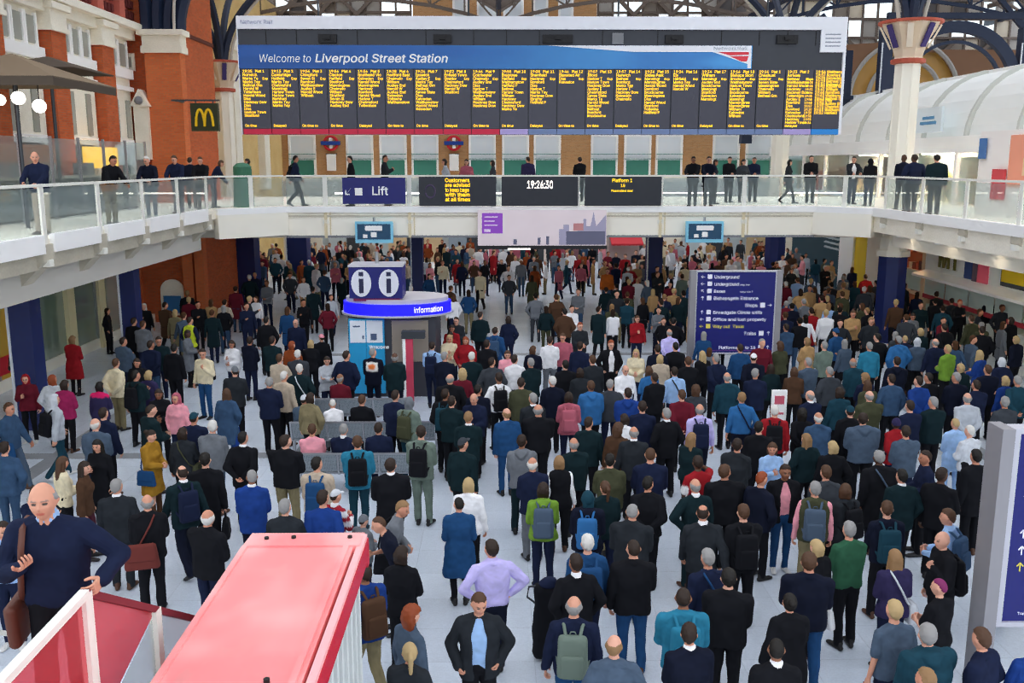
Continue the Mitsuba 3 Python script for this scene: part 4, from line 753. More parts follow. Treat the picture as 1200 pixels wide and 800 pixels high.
# ---------------------------------------------------------------- people: builders
Man = m3.Manifold
_ico = {k: np.array(trimesh.creation.icosphere(k).vertices) for k in (0, 1, 2)}
def ball(p, r, k=1): return _ico[k] * np.asarray(r, float) + np.asarray(p, float)
def hull(*pr, k=1):
    return Man.hull_points(np.ascontiguousarray(np.vstack([ball(p, r, k) for p, r in pr])))
def union(ms): return Man.batch_boolean(list(ms), m3.OpType.Add)
def to_np(man):
    m = man.to_mesh(); return np.array(m.vert_properties[:, :3], float), np.array(m.tri_verts, int)
def to_man(v, f): return Man(m3.Mesh(np.ascontiguousarray(v, np.float32), np.ascontiguousarray(f, np.uint32)))
import scipy.sparse as sp
def relax(v, f, n, a=0.5, b=-0.52):
    e = np.vstack([f[:, [0, 1]], f[:, [1, 2]], f[:, [2, 0]]])
    A = sp.coo_matrix((np.ones(len(e)), (e[:, 0], e[:, 1])), (len(v), len(v))).tocsr(); A = ((A + A.T) > 0).astype(float)
    D = sp.diags(1 / np.maximum(np.asarray(A.sum(1)).ravel(), 1)); L = D @ A
    for _ in range(n):
        v = v + a * (L @ v - v); v = v + b * (L @ v - v)
    return v
def vnorm(v, f):
    n = np.zeros_like(v); c = np.cross(v[f[:, 1]] - v[f[:, 0]], v[f[:, 2]] - v[f[:, 0]])
    for k in range(3): np.add.at(n, f[:, k], c)
    return n / np.maximum(np.linalg.norm(n, axis=1, keepdims=True), 1e-9)
def soft(man, edge, n=5, folds=0.0, seed=0):
    if edge: man = man.refine_to_length(edge)
    v, f = to_np(man)
    if n: v = relax(v, f, n)
    if folds:
        d = meshkit.noise(v * [9, 9, 5], seed) + 0.6 * meshkit.noise(v * [17, 17, 9], seed + 3) - 0.8
        v = v + vnorm(v, f) * (folds * d)[:, None]
    return v, f
def ik(sh, wr, la, lb, pole):
    d = wr - sh; L = np.linalg.norm(d); mx = (la + lb) * 0.995
    if L > mx: wr = sh + d * mx / L; d = wr - sh; L = mx
    u = d / L; x = (la * la - lb * lb + L * L) / (2 * L); h = math.sqrt(max(la * la - x * x, 0))
    p = pole - u * (pole @ u); p /= np.linalg.norm(p) + 1e-9
    return sh + u * x + p * h, wr

# a hand hanging from the wrist at the origin: fingers to -z, thumb to +x, palm to +y (right hand: thumb forward after placing)
def hand_man(curl=0.5):
    P = [hull(((-0.028, 0, -0.03), (0.016, 0.012, 0.02)), ((0.028, 0, -0.03), (0.016, 0.012, 0.02)), ((-0.032, 0, -0.085), (0.012, 0.011, 0.012)), ((0.03, 0, -0.085), (0.012, 0.011, 0.012)), ((0, 0, 0.005), (0.026, 0.018, 0.012)), k=0)]
    for x, L in ((-0.033, 0.062), (-0.012, 0.076), (0.01, 0.08), (0.031, 0.07)):
        a, p, r = curl, np.array([x, 0, -0.085]), 0.0095
        for s, fr in enumerate((0.45, 0.32, 0.26)):
            q = p + L * fr * np.array([0, math.sin(a), -math.cos(a)])
            P.append(hull((p, r), (q, r * 0.9), k=0)); p, r, a = q, r * 0.9, a + curl * 0.9
    b = np.array([0.03, 0.005, -0.03]); c = b + [0.028, 0.02, -0.03]; d = c + [0.006, 0.018, -0.026]
    P += [hull((b, 0.014), (c, 0.0115), k=0), hull((c, 0.0115), (d, 0.0095), k=0)]
    return union(P)
HANDS = {c: to_np(hand_man(c)) for c in (0.25, 0.55, 1.0)}

# the head: chin to crown 0.235, centred; face towards +y
def head_np(k):
    m = trimesh.creation.icosphere(k); v = np.array(m.vertices); x, y, z = v.T
    X, Y, Z = 0.076 * x, 0.096 * y, 0.118 * z
    lo = np.clip(-z, 0, 1)
    X = X * (1 - 0.26 * lo ** 1.6); Y = np.where(y < 0, Y * (1 - 0.32 * lo ** 1.2), Y * (1 - 0.05 * lo))
    Y = np.where(y > 0, np.minimum(Y, 0.088), Y)
    g = lambda cx, cz, sx, sz: np.exp(-((X - cx) / sx) ** 2 - ((Z - cz) / sz) ** 2) * (y > 0)
    Y = Y + 0.024 * g(0, -0.022, 0.012, 0.018) + 0.010 * g(0, 0.0, 0.009, 0.02) + 0.006 * g(0, 0.026, 0.045, 0.010) - 0.009 * g(0.031, 0.004, 0.014, 0.012) - 0.009 * g(-0.031, 0.004, 0.014, 0.012)
    Y = Y + 0.005 * g(0, -0.062, 0.022, 0.012) + 0.008 * g(0, -0.100, 0.022, 0.014) + 0.004 * g(0.035, -0.03, 0.02, 0.02) + 0.004 * g(-0.035, -0.03, 0.02, 0.02)
    ear = np.exp(-((Y + 0.005) / 0.018) ** 2 - ((Z - 0.002) / 0.028) ** 2) * (np.abs(x) > 0.75)
    X = X + np.sign(x) * 0.016 * ear; Y = Y - 0.008 * ear
    return np.stack([X, Y, Z], 1), np.array(m.faces)
HEADS = {k: head_np(k) for k in (2, 3, 4)}
def head_colours(p, skin, hair):
    """Colour of the skin mesh at head-local points: lips, eyes and brows have their own."""
    c = np.tile(skin, (len(p), 1)); x, y, z = p.T; front = y > 0.055
    lips = front & (np.abs(z + 0.062) < 0.009) & (np.abs(x) < 0.022); c[lips] = skin * [0.85, 0.5, 0.5]
    for s in (-1, 1):
        eye = front & (((x - s * 0.031) / 0.014) ** 2 + ((z - 0.004) / 0.008) ** 2 < 1); c[eye] = [0.05, 0.045, 0.04]
        brow = front & (np.abs(z - 0.024) < 0.006) & (np.abs(x - s * 0.031) < 0.02); c[brow] = 0.5 * hair + 0.2 * skin
    return c

# hair and hats, in head coordinates
def cap_from(v, f, keep, grow):
    n = vnorm(v, f); w = v + n * np.asarray(grow)[:, None] if np.ndim(grow) else v + n * grow
    return w, f[keep[f].all(1)]
def shell(keep_fn, grow_fn, extra=(), k=3, rough=0.004, seed=1):
    v, f = HEADS[k]; v0 = v.copy(); x, y, z = v.T
    keep = keep_fn(x, y, z); n = vnorm(v, f)
    g = np.where(keep, grow_fn(x, y, z), -0.012) + np.where(keep, rough * (meshkit.noise(v * 70, seed) - 0.5), 0)
    # nose and ears must not poke through
    m = to_man(v + n * g[:, None], f)
    if extra: m = union([m, *extra])
    return m
def line(x, y, z, fr, sl=1.0):   # hairline: from the forehead at height fr back to the nape
    return z > np.where(y > 0, fr - 0.02 + 0.02 * (1 - np.abs(x) / 0.07), fr - 0.02 + sl * (y) * 1.35)
HAIRS = {}
def _hairs():
    one = lambda x, y, z: 0.009 + 0.010 * np.clip(z / 0.1, 0, 1)
    HAIRS['short'] = shell(lambda x, y, z: line(x, y, z, 0.078), one, rough=0.012)
    HAIRS['crop'] = shell(lambda x, y, z: line(x, y, z, 0.082), lambda x, y, z: 0.005 + 0 * x, rough=0.003)
    HAIRS['thin'] = shell(lambda x, y, z: line(x, y, z, 0.085) & ~((z > 0.085) & (y < 0.03)), lambda x, y, z: 0.007 + 0 * x)
    HAIRS['fringe'] = shell(lambda x, y, z: line(x, y, z, 0.03, 0.9) & (z < 0.055) & (y < 0.035), lambda x, y, z: 0.004 + 0 * x)
    fl = lambda pts, k=1: hull(*pts, k=k)
    HAIRS['long'] = shell(lambda x, y, z: line(x, y, z, 0.06), lambda x, y, z: 0.016 + 0 * x, [fl([((-0.045, -0.05, 0.0), (0.045, 0.05, 0.06)), ((0.045, -0.05, 0.0), (0.045, 0.05, 0.06)), ((-0.055, -0.085, -0.22), (0.04, 0.03, 0.06)), ((0.055, -0.085, -0.22), (0.04, 0.03, 0.06)), ((0, -0.09, -0.27), (0.06, 0.03, 0.06))]), fl([((-0.075, 0.0, 0.02), (0.018, 0.03, 0.03)), ((-0.085, -0.02, -0.15), (0.025, 0.035, 0.05))]), fl([((0.075, 0.0, 0.02), (0.018, 0.03, 0.03)), ((0.085, -0.02, -0.15), (0.025, 0.035, 0.05))])])
    HAIRS['bob'] = shell(lambda x, y, z: line(x, y, z, 0.058), lambda x, y, z: 0.018 + 0 * x, [fl([((-0.05, -0.045, 0.01), (0.05, 0.055, 0.06)), ((0.05, -0.045, 0.01), (0.05, 0.055, 0.06)), ((-0.055, -0.045, -0.08), (0.04, 0.045, 0.04)), ((0.055, -0.045, -0.08), (0.04, 0.045, 0.04))])])
    HAIRS['pony'] = shell(lambda x, y, z: line(x, y, z, 0.062), lambda x, y, z: 0.011 + 0 * x, [fl([((0, -0.1, 0.06), 0.024), ((0, -0.14, 0.03), 0.03)]), fl([((0, -0.14, 0.03), 0.032), ((0, -0.125, -0.16), (0.022, 0.018, 0.03))])])
    HAIRS['bun'] = shell(lambda x, y, z: line(x, y, z, 0.062), lambda x, y, z: 0.011 + 0 * x, [fl([((0, -0.09, 0.075), 0.045), ((0, -0.11, 0.07), 0.04)])])
    HAIRS['curly'] = shell(lambda x, y, z: line(x, y, z, 0.058), lambda x, y, z: 0.035 + 0 * x, [fl([((-0.05, -0.06, -0.02), (0.06, 0.06, 0.08)), ((0.05, -0.06, -0.02), (0.06, 0.06, 0.08)), ((0, -0.07, -0.11), (0.09, 0.05, 0.06))])], rough=0.025)
    HAIRS['beanie'] = shell(lambda x, y, z: z > 0.028 - 0.25 * np.clip(-y, 0, 0.1), lambda x, y, z: 0.016 + 0 * x, [fl([((0, -0.01, 0.118), 0.03), ((0, -0.02, 0.13), 0.02)])], rough=0.001)
    HAIRS['cap'] = shell(lambda x, y, z: z > 0.045 - 0.2 * np.clip(-y, 0, 0.1), lambda x, y, z: 0.011 + 0 * x, [fl([((-0.05, 0.08, 0.05), (0.02, 0.02, 0.006)), ((0.05, 0.08, 0.05), (0.02, 0.02, 0.006)), ((0, 0.15, 0.042), (0.04, 0.02, 0.006))])], rough=0.001)
    HAIRS['hood'] = shell(lambda x, y, z: (z > 0.075) | (y < 0.035), lambda x, y, z: 0.022 + 0 * x, [fl([((-0.05, -0.05, -0.05), (0.04, 0.05, 0.08)), ((0.05, -0.05, -0.05), (0.04, 0.05, 0.08)), ((0, -0.06, -0.14), (0.09, 0.06, 0.05))])], rough=0.002)
_hairs()
HAIR_PLY = {}
def hair_shape(kind, m):
    if kind not in HAIR_PLY: HAIR_PLY[kind] = ply(HAIRS[kind], None, smooth=50)
    return {**HAIR_PLY[kind], 'bsdf': {'type': 'ref', 'id': m}}
HAIRC = {'k': '17130f', 'd': '2b1e16', 'b': '4d3423', 'l': '8a6a48', 'y': 'b2986c', 'g': '8c8a88', 'w': 'cfccc6', 'r': '8a4020', 'p': '7a2458'}
SKINS = ([206, 148, 122], [214, 160, 136], [196, 136, 110], [178, 120, 94], [138, 92, 68], [90, 60, 44])
PAL = dict(black='15171c', charcoal='2b2f35', dgrey='42464d', grey='7b7f86', lgrey='aeb3ba', silver='c4c8ce', navy='1a2440', dnavy='12182c', blue='225080', royal='1f4390', denim='3c5878', lblue='95b6de', sky='3676b4',
           teal='1c4556', dteal='12292f', cyan='2f88a8', slate='53647a', green='33644a', lime='7ea83c', olive='4c4e38', sage='7a8a7e', khaki='938866', cream='dccfae', white='e8e8ea', pink='e79aa6', rose='c86a7c', magenta='b42c64', purple='363058',
           lilac='bdb4e6', red='ac2029', dred='741c2e', burg='4c1a2a', orange='d4702c', mustard='b4842c', brown='583d2c', tan='b08c60', beige='b8a894', hivis='c4d436', mint='9fd0b8', rust='9a4a24', maroon='7a3a34')
PALE = ('white', 'cream', 'lilac', 'lgrey', 'silver', 'pink', 'hivis', 'lblue', 'beige', 'tan')
PAL = {k: v if k in PALE else ''.join('%02x' % int(int(v[i:i + 2], 16) * 0.86) for i in (0, 2, 4)) for k, v in PAL.items()}     # cloth reads darker than its swatch
def dye(v, c, seed, amount=0.3):
    n = 0.6 * meshkit.noise(v * 14, seed) + 0.4 * meshkit.noise(v * 37, seed + 1)
    return np.asarray(lin(hexc(PAL[c])))[None] * (1 + amount * (n[:, None] - 0.5) * 2)
def sewn(name, vf, c, seed, place, smooth=True):
    """A garment whose fabric varies a little in tone."""
    v, f = vf; scene[name] = ply((v, f), 'print_cloth', smooth=smooth, color=dye(v, c, seed), **place)
def cloth(c):
    return mat('cloth_' + c, hexc(PAL[c]), 0.85, spec=0.15, sheen=0.3)
mat('shoe_black', [24, 23, 24], 0.45); mat('shoe_brown', [78, 50, 34], 0.5); mat('shoe_white', [208, 208, 206], 0.5)
scene['skin'] = {'type': 'twosided', 'b': {'type': 'principled', 'base_color': {'type': 'mesh_attribute', 'name': 'vertex_color'}, 'roughness': 0.5, 'specular': 0.35}}
scene['print_cloth'] = {'type': 'twosided', 'b': {'type': 'principled', 'base_color': {'type': 'mesh_attribute', 'name': 'vertex_color'}, 'roughness': 0.85, 'specular': 0.15}}
def shoe_np():
    return to_np(union([hull(((0, -0.07, 0.035), (0.036, 0.035, 0.035)), ((0, 0.02, 0.04), (0.042, 0.05, 0.04)), k=1), hull(((0, 0.0, 0.04), (0.042, 0.05, 0.04)), ((0, 0.14, 0.028), (0.042, 0.05, 0.026)), k=1), hull(((0, -0.05, 0.05), 0.036), ((0, -0.05, 0.095), 0.042), k=1)]).trim_by_plane((0, 0, 1), 0.003))
SHOE = ply(shoe_np(), None, smooth=40)

ARMS = {  # wrist and elbow pole for the right arm (x to the right); 'a' angles of the fingers
    'down': ((0.27, 0.04, 0.87), (0.3, -1, 0)), 'front': ((0.06, 0.25, 1.10), (0.6, -0.6, -0.6)), 'phone': ((0.07, 0.27, 1.24), (0.5, -0.4, -0.8)), 'pocket': ((0.20, 0.05, 0.95), (1, -0.6, 0)),
    'cross': ((-0.06, 0.22, 1.20), (0.8, -0.2, -0.6)), 'hip': ((0.19, 0.0, 1.02), (1, -0.2, 0)), 'behind': ((0.05, -0.17, 0.98), (1, -0.3, 0)), 'strap': ((0.12, 0.16, 1.30), (0.6, -0.3, -0.8)), 'up': ((0.10, 0.22, 1.56), (0.9, 0.3, -0.4)),
    'carry': ((0.25, 0.0, 0.86), (0.2, -1, 0)), 'swing': ((0.24, 0.22, 0.92), (0.2, -1, 0)), 'back': ((0.27, -0.2, 0.92), (0.2, -1, 0)), 'rail': ((0.16, 0.42, 1.12), (0.8, -0.4, -0.4)), 'lap': ((0.08, 0.26, 1.0), (0.8, -0.3, -0.4))}
POSES = {'stand': ('down', 'down'), 'front': ('front', 'front'), 'phone': ('down', 'phone'), 'phone2': ('front', 'phone'), 'pocket': ('pocket', 'pocket'), 'cross': ('cross', 'cross'), 'hip': ('hip', 'down'), 'hips': ('hip', 'hip'), 'behind': ('behind', 'behind'),
         'strap': ('strap', 'down'), 'walk': ('swing', 'back'), 'stride': ('back', 'swing'), 'carry': ('carry', 'down'), 'carryl': ('down', 'carry'), 'rail': ('rail', 'rail'), 'sit': ('lap', 'lap'), 'up': ('front', 'up'), 'mix': ('down', 'pocket'), 'call': ('pocket', 'up')}
def rotx(a): c, s = math.cos(a), math.sin(a); return np.array([[1, 0, 0], [0, c, -s], [0, s, c]])
def rotz(a): c, s = math.cos(a), math.sin(a); return np.array([[c, -s, 0], [s, c, 0], [0, 0, 1]])
def mat4(R, t): M = np.eye(4); M[:3, :3] = R; M[:3, 3] = t; return M
HEMS = {'jk': 0.84, 'pu': 0.84, 'su': 0.80, 'ct': 0.52, 'sh': 0.93, 'ju': 0.88, 'hd': 0.85, 'gi': 0.86, 'dr': 0.55, 'ts': 0.90, 'lc': 0.70}
THICK = {'jk': 0.026, 'pu': 0.042, 'su': 0.024, 'ct': 0.028, 'sh': 0.012, 'ju': 0.018, 'hd': 0.026, 'gi': 0.03, 'dr': 0.012, 'ts': 0.012, 'lc': 0.026}

def skeleton(q):
    """Joints of a person of height 1.75 standing at the origin and facing +y, from the pose."""
    w = q['sex'] == 'w'; rnd = q['rnd']; J = {}
    sit = q['pose'] == 'sit'; lean = q.get('lean', 0.0); dz = -0.39 if sit else 0.0
    hw = 0.088; sw = (0.158 if w else 0.178) * q.get('build', 1)
    U = lambda p: rotx(-lean) @ (np.array(p, float) - [0, 0, 0.95]) + [0, 0, 0.95 + dz]
    J['U'] = U
    for s, nm in ((-1, 'l'), (1, 'r')):
        J['sh' + nm] = U((s * sw, -0.01, 1.405))
        a = q['arms'][0 if s < 0 else 1]
        wr, pole = (np.array(x, float) for x in (ARMS[a] if isinstance(a, str) else (a, (0.7, -0.6, -0.5))))
        wr = wr * [s, 1, 1]; pole = pole * [s, 1, 1]
        wr = wr + rnd.normal(0, 0.012, 3)
        J['el' + nm], J['wr' + nm] = ik(J['sh' + nm], U(wr), 0.285, 0.25, pole)
        J['curl' + nm] = 1.0 if a in ('carry', 'strap', 'rail', 'phone', 'up', 'pocket') else 0.55
    J['hipc'] = np.array([0, 0, 0.93 + dz])
    sx = rnd.uniform(-0.015, 0.015); f = q.get('step', 0.0)
    for s, nm in ((-1, 'l'), (1, 'r')):
        if sit: kn, an = (s * 0.11, 0.42, 0.51), (s * 0.11, 0.46 + 0.05 * s * rnd.uniform(-1, 1), 0.085)
        elif q['pose'] in ('walk', 'stride'):
            k = s * q.get('lead', 1); an = (s * 0.08, 0.24 * k - (0.06 if k < 0 else 0), 0.085 if k > 0 else 0.14); kn = (s * 0.09, 0.16 if k > 0 else 0.02, 0.49)
        else: an = (s * (0.095 + rnd.uniform(-0.015, 0.03)), rnd.uniform(-0.04, 0.05), 0.085); kn = ((an[0] + s * hw) / 2 + s * 0.005, an[1] * 0.6 + 0.025, 0.50)
        J['hp' + nm] = np.array([s * hw, 0, 0.92 + dz]); J['kn' + nm] = np.array(kn, float); J['an' + nm] = np.array(an, float)
        J['toe' + nm] = math.radians(-s * 12)
    J['neck'] = U((0, 0.0, 1.47)); J['ntop'] = U((0, 0.018, 1.55)); J['head'] = U((0, 0.028, 1.632))
    J['Rh'] = rotz(math.radians(-q.get('turn', 0))) @ rotx(math.radians(q.get('look', 0))) @ rotx(-lean * 0.3)
    return J

def make_person(q):
    """q: key, sex, H, x, y, z, yaw, hair (kind, colour), top (garment, colour), bottom, arms, pose, near; builds the entries under q['key']."""
    key = q['key']; rnd = q['rnd'] = np.random.default_rng(q['seed']); lod = q['lod']
    w = q['sex'] == 'w'; s = q['H'] / 1.75; bw = q.get('build', 1.0)
    J = skeleton(q); U = J['U']
    M = mat4(rotz(math.radians(-q['yaw'])) @ np.diag([s * bw, s * bw, s]), [q['x'], q['y'], q['z']])
    place = {'to_world': T(M)}
    k = 1
    g, gc = q['top']; t = THICK[g]; hem = HEMS[g]
    edge = (0.04, 0.06, 0.11)[lod]; nsm = (3, 2, 1)[lod]; fold = (0.026, 0.02, 0.01)[lod]
    cw, wa, hp = (0.098, 0.072, 0.098) if w else (0.105, 0.086, 0.090)
    rc, rw, rh = (0.096, 0.084, 0.108) if w else (0.104, 0.100, 0.104)
    belly = q.get('belly', 0.0)
    def torso(t, low, flare=0.0):
        A = [(J['neck'], 0.058 + t * 0.6)] + [(U((sx * (0.125 if w else 0.142), -0.012, 1.405)), 0.062 + t * 0.7) for sx in (-1, 1)]
        C = [(U((sx * cw, 0.0, 1.27)), rc + t) for sx in (-1, 1)]
        W = [(U((sx * wa, belly * 0.5, 1.09)), (rw + t + belly * 0.4)) for sx in (-1, 1)]
        Hh = [(J['hipc'] + [sx * hp, -0.01, 0], rh + t) for sx in (-1, 1)]
        P = [hull(*A, *C), hull(*C, *W), hull(*W, *Hh)]
        if w: P.append(hull(*[(U((sx * 0.07, 0.05, 1.27)), 0.075 + t) for sx in (-1, 1)]))
        if low < 0.86 and q['pose'] != 'sit': P.append(hull(*Hh, *[(np.array([sx * (hp + flare * 0.5), -0.01, low + 0.02]), (rh + t + flare) * 1.0) for sx in (-1, 1)]))
        return P
    def arms(t, upto=1.0, only=None):
        P = []
        for nm in 'lr':
            a, b, c = J['sh' + nm], J['el' + nm], J['wr' + nm]
            P.append(hull((a, 0.062 + t * 0.8), (b, 0.047 + t)))
            if upto > 0.5: P.append(hull((b, 0.047 + t), (b + (c - b) * min(upto, 0.97), 0.034 + t * 0.85)))
        return P
    # skin: one continuous body
    P = torso(-0.012, 0.93) + arms(-0.012, 1.0)
    for nm in 'lr': P += [hull((J['hp' + nm], 0.082), (J['kn' + nm], 0.054)), hull((J['kn' + nm], 0.054), (J['an' + nm], 0.036))]
    P += [hull((J['neck'], 0.056 if not w else 0.048), (J['ntop'], 0.054 if not w else 0.046))]
    v, f = soft(union(P), 0.11 if lod == 0 else None, 2 if lod == 0 else 0)
    ms = [to_man(v, f)]
    for nm, sx in (('l', -1), ('r', 1)):
        hv, hf = HANDS[J['curl' + nm]]
        d = J['wr' + nm] - J['el' + nm]; d /= np.linalg.norm(d); z = -d
        fw = np.array([0, 1.0, 0]) if abs(d[1]) < 0.7 else np.array([0, 0, 1.0]); x = fw - z * (fw @ z); x /= np.linalg.norm(x)
        y = np.cross(z, x); R = np.stack([x, y, z], 1)
        hv = hv * [1, 1 if sx > 0 else -1, 1]
        if sx < 0: hf = hf[:, ::-1]
        ms.append(to_man((hv * 1.02) @ R.T + J['wr' + nm] - d * 0.012, hf))
    hv, hf = HEADS[4 if q.get('face') else (3 if lod == 0 else 2)]
    hs = 0.985 if w else 1.0
    hv = hv * hs @ J['Rh'].T + J['head']; ms.append(to_man(hv, hf))
    v, f = to_np(union(ms)); sk = np.array(lin(SKINS[q['skin']])); hc = np.array(lin(hexc(HAIRC.get(q['hair'][1], '30241c'))))
    loc = (v - J['head']) @ J['Rh'] / hs
    col = np.tile(sk, (len(v), 1)); near = np.linalg.norm(loc, axis=1) < 0.15
    col[near] = head_colours(loc[near], sk, hc)
    USED.add(key)
    scene[key + '__body'] = ply((v, f), 'skin', smooth=True, color=col, **place)
    # hair or hat
    hk, hcol = q['hair']
    if hk != 'bald':
        nm_ = {'beanie': 'hat', 'cap': 'hat', 'hood': 'hood'}.get(hk, 'hair')
        m_ = cloth(hcol) if nm_ != 'hair' else mat('hair_' + hcol, hexc(HAIRC[hcol]), 0.55, spec=0.3)
        scene[key + '__' + nm_] = {**hair_shape(hk, m_), 'to_world': T(M @ mat4(J['Rh'] * hs, J['head']))}
        if nm_ != 'hair' and hk != 'hood':
            scene[key + '__hair'] = {**hair_shape('crop', mat('hair_d', hexc(HAIRC['d']), 0.55, spec=0.3)), 'to_world': T(M @ mat4(J['Rh'] * hs, J['head']))}
    # top
    names = {'jk': 'jacket', 'pu': 'padded_jacket', 'su': 'suit_jacket', 'ct': 'coat', 'sh': 'shirt', 'ju': 'jumper', 'hd': 'hooded_top', 'gi': 'gilet', 'dr': 'dress', 'ts': 't_shirt', 'lc': 'long_jacket'}
    sleeve = 0.0 if g == 'gi' else 0.35 if g == 'ts' else 1.0
    P = torso(t, hem, 0.02 if g in ('ct', 'dr') else 0.0)
    if g == 'ts':
        for nm in 'lr': P.append(hull((J['sh' + nm], 0.066), (J['sh' + nm] + (J['el' + nm] - J['sh' + nm]) * 0.75, 0.062)))
    elif g != 'gi': P += arms(t)
    if g in ('hd', 'pu') or q.get('hoodback'): P.append(hull(*[(U((sx * 0.065, -0.075, 1.47)), 0.05) for sx in (-1, 1)], (U((0, -0.10, 1.40)), 0.055)))
    if g in ('jk', 'su', 'ct', 'gi', 'lc', 'sh', 'pu'): P.append(hull((J['neck'] + [0, -0.012, 0.0], (0.078, 0.072, 0.03)), (J['neck'] + [0, -0.012, 0.032], (0.072, 0.068, 0.02))))
    man = union(P)
    lowest = hem - (0.39 if q['pose'] == 'sit' else 0)
    man = man.trim_by_plane((0, 0, 1), lowest if q['pose'] != 'sit' else 0.42)
    if q.get('open'):     # worn open over another layer
        o = np.array([[-0.03, 0.02, 1.48], [0.03, 0.02, 1.48], [-0.085, 0.02, 1.30], [0.085, 0.02, 1.30], [-0.05, 0.02, 0.7], [0.05, 0.02, 0.7]]); o2 = o + [0, 0.4, 0]
        cut = Man.hull_points(np.ascontiguousarray(np.array([U(p) for p in np.vstack([o, o2])])))
        man = man - cut
        inner = union(torso(0.006, 0.9)).trim_by_plane((0, 0, 1), 0.9 if q['pose'] != 'sit' else 0.45)
        sewn(key + '__shirt', soft(inner, edge, nsm, fold * 0.5, q['seed']), q['open'], q['seed'], place)
    v, f = soft(man, edge, nsm, fold if g not in ('sh',) else fold * 0.8, q['seed'])
    pr = q.get('print')
    if pr:
        loc = v.copy(); scene[key + '__' + names[g]] = ply((v, f), 'print_cloth', smooth=True, color=pr(loc, np.array(lin(hexc(PAL[gc])))), **place)
    else: sewn(key + '__' + names[g], (v, f), gc, q['seed'], place)
    if g == 'gi':
        v, f = soft(union(arms(0.01)), edge, nsm, fold, q['seed'] + 1); sewn(key + '__sleeves', (v, f), q.get('inner', 'white'), q['seed'], place)
    if g in ('su', 'sh', 'ju') and lod < 2 and not q.get('open') and lod < 2 and q.get('collar', 'white'):
        c = q.get('collar', 'white') if g != 'sh' else gc
        scene[key + '__collar'] = ply(hull((J['neck'] + [0, -0.006, 0.02], (0.074, 0.07, 0.02)), (J['neck'] + [0, -0.002, 0.062], (0.064, 0.062, 0.014))), cloth(c), smooth=40, **place)
    # legs
    b, bc = q['bottom']
    if b != 'none':
        fit_ = {'jeans': (0.088, 0.066, 0.052), 'trousers': (0.092, 0.072, 0.06), 'leggings': (0.086, 0.060, 0.045), 'skirt': (0, 0, 0), 'shorts': (0.095, 0.085, 0)}[b]
        if b == 'skirt': P = [hull(*[(J['hipc'] + [sx * hp, 0, 0.05], rh * 0.9) for sx in (-1, 1)], *[(np.array([sx * 0.11, 0.0, 0.55]), 0.12) for sx in (-1, 1)])]
        else:
            P = [hull(*[(J['hipc'] + [sx * hp, -0.008, 0.08], rh * 0.93) for sx in (-1, 1)], *[(J['hipc'] + [sx * hp, -0.01, -0.02], rh + 0.008) for sx in (-1, 1)])]
            for nm in 'lr':
                P.append(hull((J['hp' + nm] + [0, 0, -0.03], fit_[0] + 0.012), (J['kn' + nm], fit_[1])))
                if fit_[2]: P.append(hull((J['kn' + nm], fit_[1]), (J['an' + nm] + [0, 0, 0.0], fit_[2])))
        man = union(P)
        if q['pose'] != 'walk' and b not in ('skirt', 'shorts'): man = man.trim_by_plane((0, 0, 1), 0.05)
        if b == 'skirt': man = man.trim_by_plane((0, 0, 1), 0.5)
        v, f = soft(man, edge and edge * 1.3, nsm, fold * 0.8, q['seed'] + 2)
        sewn(key + '__' + b, (v, f), bc, q['seed'] + 7, place)
    for i, nm in enumerate('lr'):
        a = J['an' + nm]; R = rotz(J['toe' + nm])
        if a[2] > 0.1: R = R @ rotx(-0.5)
        scene[key + ('__shoe' if i == 0 else '__shoe_001')] = {**SHOE, 'bsdf': {'type': 'ref', 'id': q['shoe']}, 'to_world': T(M @ mat4(R, [a[0], a[1] + 0.02, a[2] - 0.085]))}
    q['J'], q['M'] = J, M
    return key

